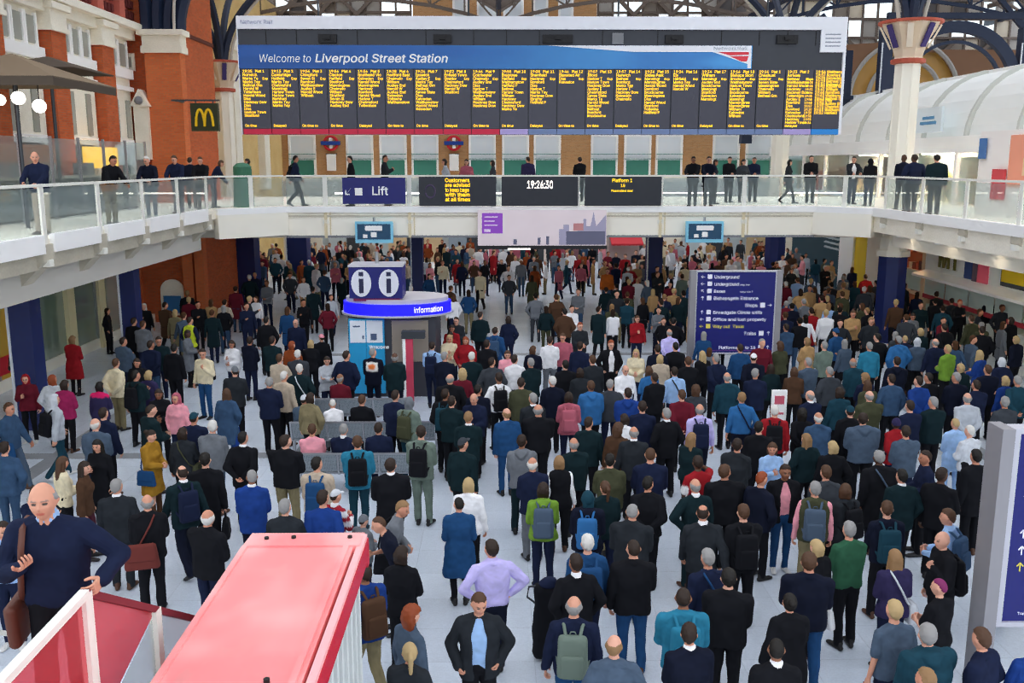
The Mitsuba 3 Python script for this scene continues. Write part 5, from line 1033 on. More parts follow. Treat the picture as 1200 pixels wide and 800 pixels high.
# ---------------------------------------------------------------- bags
def shp(man, edge=None, n=0): return ply(soft(man, edge, n), None, smooth=45)
BAG = {
    'backpack': {'bag': shp(union([hull(((-0.10, -0.0, 1.36), (0.05, 0.06, 0.05)), ((0.10, 0.0, 1.36), (0.05, 0.06, 0.05)), ((-0.11, -0.02, 0.98), (0.05, 0.08, 0.05)), ((0.11, -0.02, 0.98), (0.05, 0.08, 0.05)))]), 0.05, 2),
                 'pocket': shp(hull(((-0.08, -0.085, 1.18), (0.04, 0.03, 0.04)), ((0.08, -0.085, 1.18), (0.04, 0.03, 0.04)), ((-0.085, -0.095, 1.0), (0.04, 0.035, 0.04)), ((0.085, -0.095, 1.0), (0.04, 0.035, 0.04)))),
                 'strap': ply(tube([(-0.07, 0.0, 1.39), (-0.095, 0.09, 1.475), (-0.11, 0.18, 1.47), (-0.12, 0.235, 1.36), (-0.135, 0.23, 1.22), (-0.165, 0.13, 1.1), (-0.14, 0.02, 1.02)], 0.018, 6), None, smooth=60),
                 'strap_001': ply(tube([(0.07, 0.0, 1.39), (0.095, 0.09, 1.475), (0.11, 0.18, 1.47), (0.12, 0.235, 1.36), (0.135, 0.23, 1.22), (0.165, 0.13, 1.1), (0.14, 0.02, 1.02)], 0.018, 6), None, smooth=60),
                 'grab_loop': ply(tube([(-0.03, 0.02, 1.41), (-0.02, 0.01, 1.445), (0.02, 0.01, 1.445), (0.03, 0.02, 1.41)], 0.008, 5), None, smooth=60)},
    'shoulder_bag': {'bag': shp(hull(((0.0, -0.12, 0.0), (0.05, 0.04, 0.04)), ((0.0, 0.12, 0.0), (0.05, 0.04, 0.04)), ((0.0, -0.15, -0.22), (0.06, 0.04, 0.04)), ((0.0, 0.15, -0.22), (0.06, 0.04, 0.04))), 0.06, 1),
                     'flap': shp(hull(((0.045, -0.12, 0.01), (0.015, 0.03, 0.03)), ((0.045, 0.12, 0.01), (0.015, 0.03, 0.03)), ((0.058, -0.13, -0.12), (0.012, 0.03, 0.03)), ((0.058, 0.13, -0.12), (0.012, 0.03, 0.03))))},
    'hand_bag': {'bag': shp(hull(((0, -0.11, -0.16), (0.05, 0.03, 0.03)), ((0, 0.11, -0.16), (0.05, 0.03, 0.03)), ((0, -0.15, -0.38), (0.065, 0.03, 0.04)), ((0, 0.15, -0.38), (0.065, 0.03, 0.04))), 0.06, 1),
                 'handle': ply(tube([(0, -0.1, -0.14), (0, -0.07, 0.0), (0, 0.0, 0.03), (0, 0.07, 0.0), (0, 0.1, -0.14)], 0.011, 6), None, smooth=60)},
    'carrier_bag': {'bag': shp(hull(((0, -0.13, -0.12), (0.03, 0.02, 0.02)), ((0, 0.13, -0.12), (0.03, 0.02, 0.02)), ((0, -0.13, -0.5), (0.05, 0.03, 0.03)), ((0, 0.13, -0.5), (0.05, 0.03, 0.03))), 0.07, 1),
                    'handle': ply(tube([(0, -0.08, -0.11), (0, -0.05, 0.0), (0, 0.05, 0.0), (0, 0.08, -0.11)], 0.006, 5), None, smooth=60)},
    'suitcase': {'case': shp(hull(*[((sx * 0.17, sy * 0.08, z), 0.035) for sx in (-1, 1) for sy in (-1, 1) for z in (0.1, 0.62)])),
                 'handle': ply(tube([(-0.09, 0.09, 0.62), (-0.09, 0.1, 1.0), (0.09, 0.1, 1.0), (0.09, 0.09, 0.62)], 0.01, 6), None, smooth=40),
                 'wheel': ply(trimesh.creation.cylinder(0.04, 0.03).apply_transform(trimesh.transformations.rotation_matrix(math.pi / 2, [0, 1, 0])).apply_translation([-0.15, 0.05, 0.04]), None, smooth=40),
                 'wheel_001': ply(trimesh.creation.cylinder(0.04, 0.03).apply_transform(trimesh.transformations.rotation_matrix(math.pi / 2, [0, 1, 0])).apply_translation([0.15, 0.05, 0.04]), None, smooth=40)}}
def make_bag(kind, colour, q, label, group=None):
    names = {'backpack': 'backpack', 'shoulder_bag': 'shoulder_bag', 'hand_bag': 'hand_bag', 'carrier_bag': 'carrier_bag', 'suitcase': 'suitcase'}
    k = thing(names[kind], label, {'backpack': 'backpack', 'shoulder_bag': 'bag', 'hand_bag': 'handbag', 'carrier_bag': 'bag', 'suitcase': 'suitcase'}[kind])
    J, M, U = q['J'], q['M'], q['J']['U']; t = THICK[q['top'][0]]
    m = cloth(colour)
    if kind == 'backpack':
        R0 = U((0, 0, 1.2)) - U((0, 0, 0.2)); A = np.eye(4); base = U((0, -0.155 - t, 0.0)); up = U((0, -0.155 - t, 1.0)) - base
        A[:3, 3] = base; A[:3, 2] = up; A[:3, 1] = U((0, 1, 0)) - U((0, 0, 0))
    elif kind == 'shoulder_bag':
        sd = q.get('bagside', 1); p = U((sd * 0.235, 0.02, 0.99)); A = mat4(np.diag([sd, 1.0, 1.0]) @ rotx(0), p)
        if q.get('bagback'): p = U((sd * 0.1, -0.2 - t, 1.08)); A = mat4(rotz(-math.pi / 2) * 1.25, p)
        a, b = U((-sd * 0.06, -0.03, 1.485)), U((sd * 0.22, -0.06, 1.0))
        sh = [U((-sd * 0.075, 0.02, 1.50)), U((-sd * 0.085, -0.07, 1.475)), U((-sd * 0.04, -0.125 - t, 1.38)), U((sd * 0.05, -0.135 - t, 1.22)), U((sd * 0.14, -0.11 - t, 1.06)), U((sd * 0.225, -0.05, 0.985))]
        scene[k + '__strap'] = ply(tube(sh, 0.014, 6), m, smooth=60, to_world=T(M))
    elif kind in ('hand_bag', 'carrier_bag'):
        nm = q.get('baghand', 'r'); A = mat4(np.eye(3), J['wr' + nm] + [0, 0.0, -0.075])
    else:
        A = mat4(rotz(0.2), [q.get('bagx', 0.45), -0.1, 0])
    for part, shape in BAG[kind].items():
        mm = m
        if part in ('wheel', 'wheel_001', 'handle') and kind == 'suitcase': mm = 'dark_grey'
        scene[k + '__' + part] = {**shape, 'bsdf': {'type': 'ref', 'id': mm}, 'to_world': T(M @ A)}
    return k

# ---------------------------------------------------------------- who stands where (metres): x, y, floor, height, m/w, heading, hair, top, legs, pose, detail, skin, more, label
PEOPLE = [
(-0.23, 9.53, 0.0, 1.8, 'm', 180, ('short', 'b'), ('su', 'charcoal'), ('trousers', 'black'), 'pocket', 0, 0, {'look': -12.0, 'open': 'lblue', 'face': 1, 'turn': -19.0}, 'person in a charcoal suit jacket, just in front of the person in the lilac shirt'),
(-0.1, 11.05, 0.0, 1.75, 'm', -16, ('short', 'd'), ('sh', 'lilac'), ('trousers', 'dnavy'), 'hips', 0, 0, {'build': 1.08, 'look': 9.0, 'turn': -6.0}, 'person in a lilac shirt, hands on hips'),
(-0.59, 12.84, 0.0, 1.66, 'w', -3, ('crop', 'k'), ('ct', 'blue'), ('leggings', 'black'), 'front', 0, 0, {'bag': 'carrier_bag:tan', 'baglabel': 'tan carrier bag held by the person in a blue long coat', 'look': 6.0, 'turn': -13.0}, 'person in a blue long coat, tan carrier bag'),
(-0.48, 13.65, 0.0, 1.67, 'w', 7, ('bob', 'y'), ('jk', 'white'), ('trousers', 'black'), 'carry', 0, 2, {'bag': 'hand_bag:black', 'baglabel': 'black handbag held by the person in a white jacket', 'baghand': 'l', 'look': 3.0, 'turn': -6.0}, 'person in a white jacket, black handbag'),
(0.65, 13.37, 0.0, 1.69, 'w', 1, ('bob', 'd'), ('hd', 'lime'), ('jeans', 'navy'), 'front', 0, 1, {'bag': 'backpack:slate', 'hoodback': 1, 'baglabel': 'slate blue backpack worn by the person in a lime green hooded top', 'look': 15.0, 'turn': 6.0}, 'person in a lime green hooded top, slate blue backpack'),
(2.45, 14.6, 0.0, 1.84, 'm', 6, ('crop', 'b'), ('ju', 'navy'), ('jeans', 'navy'), 'front', 0, 0, {'build': 1.06, 'collar': '', 'look': 12.0, 'turn': 5.0}, 'person in a navy jumper'),
(-1.38, 12.07, 0.0, 1.76, 'm', -104, ('crop', 'b'), ('ts', 'dnavy'), ('jeans', 'denim'), 'phone', 0, 0, {'lean': 0.35, 'look': -5.0, 'turn': 3.0}, 'person in a dark navy T-shirt, turned left'),
(-1.6, 12.57, 0.0, 1.76, 'm', 95, ('short', 'l'), ('jk', 'grey'), ('jeans', 'navy'), 'front', 0, 2, {'lean': 0.3, 'bag': 'shoulder_bag:black', 'baglabel': 'black shoulder bag worn by the person in a grey jacket', 'look': -5.0, 'turn': 12.0}, 'person in a grey jacket, black shoulder bag, turned right'),
(-2.0, 12.95, 0.0, 1.36, 'c', 41, ('beanie', 'grey'), ('hd', 'grey'), ('jeans', 'navy'), 'front', 0, 1, {'look': 3.0, 'turn': -5.0}, 'person in a grey hooded top with grey hat'),
(-1.23, 11.0, 0.0, 1.7, 'w', 10, ('bob', 'd'), ('jk', 'black'), ('jeans', 'black'), 'front', 0, 0, {'look': 5.0, 'turn': 12.0}, 'person in a black jacket, just behind the person in the grey denim jacket'),
(-0.98, 9.46, 0.0, 1.67, 'w', 48, ('curly', 'r'), ('jk', 'slate'), ('jeans', 'denim'), 'stand', 0, 1, {'look': 6.0, 'turn': -1.0}, 'person in a slate blue jacket, just left of the person in the open suit jacket'),
(-0.92, 8.71, 0.0, 1.64, 'w', 12, ('pony', 'y'), ('jk', 'charcoal'), ('trousers', 'black'), 'front', 0, 2, {'look': 6.0, 'turn': -22.0}, 'person in a charcoal jacket, just in front of the person in the grey denim jacket'),
(-1.58, 10.33, 0.0, 1.76, 'm', -36, ('short', 'd'), ('jk', 'royal'), ('trousers', 'khaki'), 'stride', 0, 4, {'bag': 'backpack:brown', 'baglabel': 'brown backpack worn by the person in a royal blue jacket', 'look': 2.0, 'turn': -3.0}, 'person in a royal blue jacket, brown backpack, striding'),
(-2.52, 12.73, 0.0, 1.81, 'm', 0, ('short', 'd'), ('ju', 'royal'), ('jeans', 'navy'), 'behind', 0, 0, {'collar': '', 'look': 8.0, 'turn': 16.0}, 'person in a royal blue jumper, just in front of the grey benches'),
(-3.0, 12.46, 0.0, 1.78, 'm', -1, ('short', 'g'), ('jk', 'charcoal'), ('trousers', 'black'), 'phone2', 0, 1, {'look': 11.0, 'turn': 10.0}, 'person in a charcoal jacket, just right of the person in the royal blue suit jacket'),
(-2.45, 13.28, 0.0, 1.63, 'w', 33, ('cap', 'silver'), ('ju', 'red'), ('jeans', 'navy'), 'phone', 0, 0, {'print': 'stripe', 'look': 1.0, 'turn': 4.0}, 'person in a red jumper with silver grey cap'),
(0.8, 9.45, 0.0, 1.77, 'm', 7, ('bald', 'g'), ('ju', 'navy'), ('jeans', 'blue'), 'stand', 0, 0, {'build': 1.05, 'bag': 'backpack:sage', 'collar': '', 'baglabel': 'grey-green backpack worn by the person in a navy jumper', 'look': 7.0, 'turn': 4.0}, 'person in a navy jumper, grey-green backpack'),
(1.14, 8.63, 0.0, 1.75, 'm', 5, ('fringe', 'l'), ('jk', 'slate'), ('trousers', 'dgrey'), 'pocket', 0, 1, {'look': 4.0, 'turn': 17.0}, 'person in a slate blue jacket, just right of the person with the grey-green backpack'),
(1.94, 8.84, 0.0, 1.76, 'm', -6, ('short', 'd'), ('su', 'dnavy'), ('trousers', 'dnavy'), 'front', 0, 2, {'look': 9.0, 'turn': 18.0}, 'person in a dark navy suit jacket'),
(2.03, 9.63, 0.0, 1.77, 'm', 2, ('crop', 'd'), ('jk', 'cyan'), ('jeans', 'navy'), 'front', 0, 4, {'build': 1.08, 'bag': 'backpack:cyan', 'baglabel': 'turquoise backpack worn by the person in a turquoise jacket', 'look': 8.0, 'turn': 11.0}, 'person in a turquoise jacket, turquoise backpack'),
(2.65, 10.15, 0.0, 1.76, 'm', 17, ('short', 'k'), ('jk', 'black'), ('trousers', 'black'), 'front', 0, 1, {'build': 1.08, 'look': 14.0, 'turn': -9.0}, 'person in a black jacket, just right of the person in the cyan jacket'),
(1.66, 10.94, 0.0, 1.79, 'm', 2, ('crop', 'd'), ('jk', 'black'), ('jeans', 'blue'), 'phone', 0, 0, {'build': 1.06, 'look': 9.0, 'turn': -6.0}, 'person in a black jacket, just left of the person in the cyan jacket'),
(2.54, 10.69, 0.0, 1.77, 'm', -17, ('short', 'g'), ('ju', 'navy'), ('jeans', 'navy'), 'phone', 0, 2, {'bag': 'shoulder_bag:blue', 'collar': '', 'baglabel': 'blue shoulder bag worn by the person in a navy jumper', 'look': 4.0, 'turn': 7.0}, 'person in a navy jumper, blue shoulder bag'),
(2.74, 8.52, 0.0, 1.76, 'm', 5, ('crop', 'k'), ('su', 'black'), ('trousers', 'black'), 'front', 0, 4, {'look': 9.0, 'turn': 7.0}, 'person in a black suit jacket, just right of the person in the cyan jacket'),
(3.24, 9.7, 0.0, 1.67, 'w', -3, ('bun', 'k'), ('ct', 'black'), ('jeans', 'blue'), 'phone', 0, 0, {'look': 15.0, 'turn': 5.0}, 'person in a black long coat, just in front of the person in the green jumper'),
(3.71, 10.51, 0.0, 1.79, 'm', 11, ('short', 'b'), ('jk', 'dnavy'), ('jeans', 'blue'), 'front', 0, 2, {'build': 1.1, 'look': 8.0, 'turn': 6.0}, 'person in a dark navy jacket, just left of the person in the green jumper'),
(4.09, 11.3, 0.0, 1.63, 'w', -37, ('bob', 'y'), ('jk', 'black'), ('trousers', 'black'), 'carryl', 0, 1, {'bag': 'hand_bag:white', 'baglabel': 'white handbag held by the person in a black jacket', 'look': 5.0, 'turn': 13.0}, 'person in a black jacket, white handbag'),
(4.59, 11.56, 0.0, 1.77, 'm', -11, ('short', 'g'), ('ju', 'green'), ('trousers', 'black'), 'front', 0, 0, {'collar': '', 'look': 14.0, 'turn': 9.0}, 'person in a green jumper'),
(4.94, 10.93, 0.0, 1.65, 'w', -5, ('long', 'l'), ('jk', 'purple'), ('jeans', 'navy'), 'front', 0, 2, {'bag': 'shoulder_bag:silver', 'baglabel': 'silver grey shoulder bag worn by the person in a purple jacket', 'look': 7.0, 'turn': 1.0}, 'person in a purple jacket, silver grey shoulder bag'),
(4.25, 9.31, 0.0, 1.77, 'm', -11, ('short', 'y'), ('ts', 'slate'), ('jeans', 'navy'), 'carry', 0, 0, {'bag': 'hand_bag:red', 'baglabel': 'red handbag held by the person in a slate blue T-shirt', 'baghand': 'l', 'look': 15.0, 'turn': 6.0}, 'person in a slate blue T-shirt, red handbag'),
(5.13, 10.12, 0.0, 1.64, 'w', -25, ('crop', 'p'), ('ts', 'black'), ('trousers', 'black'), 'front', 0, 1, {'look': 0.0, 'turn': -23.0}, 'person in a black T-shirt'),
(5.67, 11.21, 0.0, 1.78, 'm', -88, ('bald', 'd'), ('jk', 'black'), ('trousers', 'black'), 'strap', 0, 1, {'bag': 'backpack:black', 'baglabel': 'black backpack worn by the person in a black jacket, just right of the white placard', 'look': 5.0, 'turn': -13.0}, 'person in a black jacket, black backpack, turned left, hand on a bag strap'),
(6.11, 11.99, 0.0, 1.77, 'm', -43, ('short', 'b'), ('sh', 'lblue'), ('jeans', 'slate'), 'front', 0, 0, {'bag': 'backpack:denim', 'baglabel': 'denim blue backpack worn by the person in a pale blue shirt', 'look': 2.0, 'turn': -10.0}, 'person in a pale blue shirt, denim blue backpack'),
(4.37, 8.77, 0.0, 1.77, 'm', -8, ('short', 'g'), ('pu', 'teal'), ('trousers', 'black'), 'phone2', 0, 1, {'build': 1.08, 'look': 9.0, 'turn': 19.0}, 'person in a teal padded jacket'),
(3.98, 7.96, 0.0, 1.75, 'm', 1, ('short', 'l'), ('jk', 'brown'), ('trousers', 'black'), 'front', 0, 2, {'look': 13.0, 'turn': -26.0}, 'person in a brown jacket, just in front of the person in the slate T-shirt'),
(5.46, 8.73, 0.0, 1.66, 'w', 13, ('bob', 'w'), ('ju', 'royal'), ('trousers', 'black'), 'phone2', 0, 1, {'collar': '', 'look': 13.0, 'turn': 5.0}, 'person in a royal blue jumper, just right of the person with cropped purple hair'),
(4.91, 8.72, 0.0, 1.75, 'm', -42, ('short', 'b'), ('jk', 'navy'), ('trousers', 'black'), 'mix', 0, 0, {'look': 0.0, 'turn': 24.0}, 'person in a navy jacket, just in front of the person with cropped purple hair'),
(0.92, 10.61, 0.0, 1.75, 'm', -14, ('short', 'd'), ('su', 'black'), ('trousers', 'black'), 'pocket', 0, 4, {'look': 11.0, 'turn': -5.0}, 'person in a black suit jacket, just behind the person with the grey-green backpack'),
(1.11, 11.14, 0.0, 1.78, 'm', -6, ('short', 'w'), ('jk', 'blue'), ('jeans', 'navy'), 'carry', 0, 1, {'bag': 'backpack:blue', 'baglabel': 'blue backpack worn by the person in a blue jacket', 'baghand': 'l', 'look': 5.0, 'turn': 1.0}, 'person in a blue jacket, blue backpack'),
(1.83, 12.29, 0.0, 1.75, 'm', 15, ('crop', 'g'), ('jk', 'charcoal'), ('trousers', 'charcoal'), 'front', 0, 0, {'build': 1.1, 'look': 6.0, 'turn': 0.0}, 'person in a charcoal jacket, just in front of the tall person in the navy jumper'),
(1.28, 12.98, 0.0, 1.69, 'w', 6, ('hood', 'teal'), ('pu', 'dnavy'), ('jeans', 'denim'), 'front', 0, 1, {'bag': 'backpack:sky', 'baglabel': 'sky blue backpack worn by the person in a dark navy padded jacket', 'look': 11.0, 'turn': -16.0}, 'person in a dark navy padded jacket with teal hood up, sky blue backpack'),
(1.59, 13.46, 0.0, 1.68, 'w', -1, ('pony', 'b'), ('jk', 'dteal'), ('jeans', 'navy'), 'front', 0, 0, {'look': 5.0, 'turn': -15.0}, 'person in a dark teal jacket, just left of the tall person in the navy jumper'),
(2.81, 12.26, 0.0, 1.74, 'm', 0, ('thin', 'd'), ('su', 'charcoal'), ('trousers', 'black'), 'walk', 0, 2, {'build': 1.06, 'look': 8.0, 'turn': 13.0}, 'person in a charcoal suit jacket, walking'),
(3.35, 12.17, 0.0, 1.78, 'm', -4, ('short', 'b'), ('jk', 'black'), ('trousers', 'black'), 'phone', 0, 1, {'bag': 'backpack:black', 'baglabel': 'black backpack worn by the person in a black jacket, just right of the grey benches', 'look': 2.0, 'turn': 4.0}, 'person in a black jacket, black backpack'),
(2.93, 13.34, 0.0, 1.75, 'm', -12, ('bald', 'g'), ('su', 'dteal'), ('trousers', 'dteal'), 'hip', 0, 0, {'look': 9.0, 'turn': -7.0}, 'person in a dark teal suit jacket, one hand on hip'),
(3.18, 14.34, 0.0, 1.78, 'm', -16, ('short', 'd'), ('ts', 'red'), ('jeans', 'navy'), 'up', 0, 5, {'print': 'sleeve', 'look': 4.0, 'turn': 12.0}, 'person in a red T-shirt, hand raised to the face'),
(3.5, 13.89, 0.0, 1.78, 'm', 1, ('short', 'b'), ('jk', 'black'), ('trousers', 'black'), 'front', 0, 3, {'build': 1.12, 'look': 14.0, 'turn': 34.0}, 'person in a black jacket, just right of the person in the red football shirt'),
(3.99, 13.66, 0.0, 1.74, 'm', 55, ('short', 'r'), ('jk', 'dnavy'), ('trousers', 'black'), 'mix', 0, 0, {'look': -3.0, 'turn': 2.0}, 'person in a dark navy jacket, just left of the person in the olive gilet'),
(4.45, 13.96, 0.0, 1.77, 'm', 180, ('short', 'd'), ('jk', 'black'), ('jeans', 'blue'), 'stand', 0, 4, {'open': 'pink', 'face': 1, 'look': -0.0, 'turn': -3.0}, 'person in a black jacket open over a pink shirt, facing the camera'),
(4.65, 13.12, 0.0, 1.77, 'm', 13, ('short', 'g'), ('gi', 'olive'), ('trousers', 'khaki'), 'stand', 0, 0, {'inner': 'pink', 'bag': 'backpack:slate', 'baglabel': 'slate blue backpack worn by the person in an olive gilet', 'look': 10.0, 'turn': -10.0}, 'person in an olive gilet, slate blue backpack'),
(5.18, 13.28, 0.0, 1.68, 'w', -23, ('bob', 'b'), ('jk', 'charcoal'), ('trousers', 'black'), 'front', 0, 2, {'bag': 'backpack:black', 'baglabel': 'black backpack worn by the person in a charcoal jacket', 'look': 5.0, 'turn': 44.0}, 'person in a charcoal jacket, black backpack'),
(5.41, 12.35, 0.0, 1.75, 'm', 4, ('short', 'b'), ('ju', 'dnavy'), ('trousers', 'black'), 'front', 0, 1, {'bag': 'backpack:teal', 'collar': '', 'baglabel': 'teal backpack worn by the person in a dark navy jumper', 'look': 4.0, 'turn': 11.0}, 'person in a dark navy jumper, teal backpack'),
(-3.96, 12.05, 0.0, 1.79, 'm', 22, ('fringe', 'w'), ('jk', 'black'), ('trousers', 'navy'), 'front', 0, 2, {'build': 1.08, 'look': 10.0, 'turn': -16.0}, 'person in a black jacket, just left of the person in the royal blue suit jacket'),
(-5.72, 13.42, 0.0, 1.75, 'm', -7, ('short', 'g'), ('su', 'charcoal'), ('trousers', 'charcoal'), 'stand', 0, 0, {'build': 1.04, 'look': 8.0, 'turn': 10.0}, 'person in a charcoal suit jacket, just right of the person with the white carrier bag'),
(-5.0, 12.71, 0.0, 1.77, 'm', -16, ('bald', 'g'), ('jk', 'black'), ('trousers', 'black'), 'phone2', 0, 0, {'bag': 'shoulder_bag:maroon', 'bagside': -1, 'bagback': 1, 'baglabel': 'maroon shoulder bag worn by the person in a black jacket', 'look': 15.0, 'turn': -11.0}, 'person in a black jacket, maroon shoulder bag'),
(-6.53, 11.76, 0.0, 1.76, 'm', 174, ('short', 'd'), ('sh', 'lblue'), ('jeans', 'navy'), 'front', 0, 0, {'look': 4.0, 'turn': 0.0}, 'person in a pale blue shirt, facing the camera'),
(-6.71, 12.99, 0.0, 1.8, 'm', 21, ('short', 'd'), ('jk', 'navy'), ('trousers', 'black'), 'phone2', 0, 0, {'look': 13.0, 'turn': -11.0}, 'person in a navy jacket, just left of the person with the white carrier bag'),
(-3.79, 13.73, 0.0, 1.79, 'm', 0, ('crop', 'g'), ('su', 'royal'), ('trousers', 'dnavy'), 'front', 0, 4, {'look': 12.0, 'turn': -20.0}, 'person in a royal blue suit jacket'),
(-4.72, 14.48, 0.0, 1.82, 'm', -12, ('short', 'k'), ('jk', 'black'), ('trousers', 'black'), 'carryl', 0, 1, {'bag': 'hand_bag:black', 'baglabel': 'black handbag held by the person in a black jacket', 'look': 6.0, 'turn': 4.0}, 'person in a black jacket, black handbag'),
(-4.9, 13.94, 0.0, 1.79, 'm', -37, ('thin', 'd'), ('su', 'dteal'), ('trousers', 'dnavy'), 'walk', 0, 1, {'bag': 'backpack:navy', 'baglabel': 'navy backpack worn by the person in a dark teal suit jacket', 'look': 4.0, 'turn': 6.0}, 'person in a dark teal suit jacket, navy backpack, walking'),
(-6.29, 16.34, 0.0, 1.68, 'w', 103, ('bun', 'd'), ('ct', 'mustard'), ('leggings', 'brown'), 'front', 0, 1, {'bag': 'shoulder_bag:blue', 'baglabel': 'blue shoulder bag worn by the person in a mustard long coat', 'look': -4.0, 'turn': -8.0}, 'person in a mustard long coat, blue shoulder bag, turned right'),
(-6.97, 15.77, 0.0, 1.68, 'w', 192, ('long', 'k'), ('dr', 'black'), ('leggings', 'black'), 'phone', 0, 0, {'look': -2.0, 'turn': -6.0}, 'person in a black dress, facing the camera'),
(-7.21, 14.87, 0.0, 1.65, 'w', 45, ('long', 'b'), ('ju', 'cream'), ('trousers', 'black'), 'front', 0, 2, {'collar': '', 'look': -3.0, 'turn': 2.0}, 'person in a cream jumper'),
(-6.73, 14.59, 0.0, 1.66, 'w', 77, ('long', 'd'), ('jk', 'brown'), ('skirt', 'burg'), 'carryl', 0, 1, {'bag': 'carrier_bag:white', 'baglabel': 'white carrier bag held by the person in a brown jacket', 'look': 2.0, 'turn': 16.0}, 'person in a brown jacket, white carrier bag, turned right'),
(-7.4, 16.67, 0.0, 1.8, 'm', -2, ('bald', 'w'), ('jk', 'slate'), ('jeans', 'navy'), 'front', 0, 1, {'look': 11.0, 'turn': 24.0}, 'person in a slate blue jacket, just behind the person with the white carrier bag'),
(-7.61, 17.53, 0.0, 1.77, 'm', 11, ('short', 'd'), ('jk', 'navy'), ('trousers', 'black'), 'carry', 1, 1, {'baghand': 'l', 'look': 15.0, 'turn': -1.0}, 'person in a navy jacket, just in front of the person in the cream jacket'),
(-6.79, 17.73, 0.0, 1.78, 'm', 47, ('crop', 'd'), ('jk', 'dteal'), ('trousers', 'black'), 'front', 0, 1, {'build': 1.12, 'look': -1.0, 'turn': -3.0}, 'person in a dark teal jacket, just behind the person in the mustard coat'),
(-5.77, 17.17, 0.0, 1.77, 'm', 8, ('cap', 'teal'), ('jk', 'navy'), ('trousers', 'black'), 'phone2', 0, 2, {'look': 8.0, 'turn': -5.0}, 'person in a navy jacket with teal cap'),
(-5.22, 16.52, 0.0, 1.79, 'm', 3, ('short', 'w'), ('jk', 'grey'), ('jeans', 'slate'), 'front', 0, 1, {'look': 7.0, 'turn': -15.0}, 'person in a grey jacket, just right of the person in the pink hooded top'),
(-5.77, 16.53, 0.0, 1.66, 'w', 0, ('bob', 'd'), ('jk', 'charcoal'), ('trousers', 'black'), 'phone', 0, 2, {'bag': 'shoulder_bag:olive', 'baglabel': 'olive shoulder bag worn by the person in a charcoal jacket', 'look': 13.0, 'turn': 8.0}, 'person in a charcoal jacket, olive shoulder bag'),
(-4.49, 15.85, 0.0, 1.77, 'm', 8, ('short', 'k'), ('su', 'black'), ('trousers', 'black'), 'behind', 0, 0, {'look': 15.0, 'turn': 12.0}, 'person in a black suit jacket, just behind the person in the royal blue suit jacket'),
(-9.04, 18.57, 0.0, 1.78, 'm', 36, ('hood', 'silver'), ('hd', 'lgrey'), ('jeans', 'teal'), 'walk', 1, 1, {'bag': 'backpack:black', 'baglabel': 'black backpack worn by the person in a pale grey hooded top', 'look': 2.0, 'turn': 15.0}, 'person in a pale grey hooded top with silver grey hood up, black backpack, walking'),
(-9.61, 17.91, 0.0, 1.78, 'm', 95, ('short', 'b'), ('jk', 'denim'), ('jeans', 'slate'), 'walk', 1, 2, {'bag': 'shoulder_bag:blue', 'baglabel': 'blue shoulder bag worn by the person in a denim blue jacket', 'look': 7.0, 'turn': -2.0}, 'person in a denim blue jacket, blue shoulder bag, turned right, walking'),
(-8.37, 15.34, 0.0, 1.76, 'm', 0, ('short', 'd'), ('jk', 'denim'), ('jeans', 'denim'), 'mix', 0, 1, {'look': 11.0, 'turn': -7.0}, 'person in a denim blue jacket, just left of the person with the white carrier bag'),
(-2.91, 14.33, 0.0, 1.79, 'm', 1, ('short', 'k'), ('jk', 'beige'), ('jeans', 'navy'), 'front', 0, 0, {'bag': 'backpack:blue', 'baglabel': 'blue backpack worn by the person in a beige jacket', 'look': 13.0, 'turn': 24.0}, 'person in a beige jacket, blue backpack'),
(-3.72, 15.71, 0.0, 1.75, 'm', 12, ('short', 'd'), ('jk', 'black'), ('trousers', 'khaki'), 'front', 0, 1, {'build': 1.15, 'look': 16.0, 'turn': 20.0}, 'person in a black jacket, just right of the person in the royal blue suit jacket'),
(-2.46, 15.64, 0.0, 1.75, 'm', -6, ('short', 'b'), ('jk', 'cyan'), ('jeans', 'teal'), 'front', 0, 0, {'build': 1.05, 'bag': 'backpack:black', 'baglabel': 'black backpack worn by the person in a turquoise jacket', 'look': 16.0, 'turn': -5.0}, 'person in a turquoise jacket, black backpack'),
(-1.74, 14.36, 0.0, 1.75, 'm', -7, ('short', 'd'), ('su', 'black'), ('trousers', 'black'), 'front', 0, 1, {'build': 1.12, 'look': 15.0, 'turn': 11.0}, 'person in a black suit jacket, just right of the person in the turquoise jacket'),
(-1.39, 15.95, 0.0, 1.84, 'm', 11, ('short', 'd'), ('jk', 'sage'), ('trousers', 'sage'), 'front', 0, 1, {'bag': 'backpack:black', 'baglabel': 'black backpack worn by the person in a grey-green jacket', 'look': 12.0, 'turn': -10.0}, 'person in a grey-green jacket, black backpack'),
(-0.64, 15.45, 0.0, 1.77, 'm', 26, ('cap', 'dgrey'), ('jk', 'dteal'), ('trousers', 'black'), 'carryl', 0, 0, {'bag': 'hand_bag:black', 'baglabel': 'black handbag held by the person in a dark teal jacket', 'look': 13.0, 'turn': 15.0}, 'person in a dark teal jacket with dark grey cap, black handbag'),
(-0.59, 17.17, 0.0, 1.76, 'm', -2, ('short', 'l'), ('su', 'dteal'), ('trousers', 'dteal'), 'front', 0, 2, {'look': 2.0, 'turn': 13.0}, 'person in a dark teal suit jacket, just right of the person with the olive backpack'),
(0.53, 14.4, 0.0, 1.75, 'm', -9, ('bald', 'w'), ('jk', 'navy'), ('trousers', 'grey'), 'front', 0, 2, {'look': 5.0, 'turn': 23.0}, 'person in a navy jacket, just behind the person in the lime green jacket'),
(0.98, 14.73, 0.0, 1.67, 'w', -6, ('bob', 'l'), ('gi', 'black'), ('trousers', 'black'), 'carry', 0, 1, {'inner': 'white', 'baghand': 'l', 'look': 3.0, 'turn': 12.0}, 'person in a black gilet'),
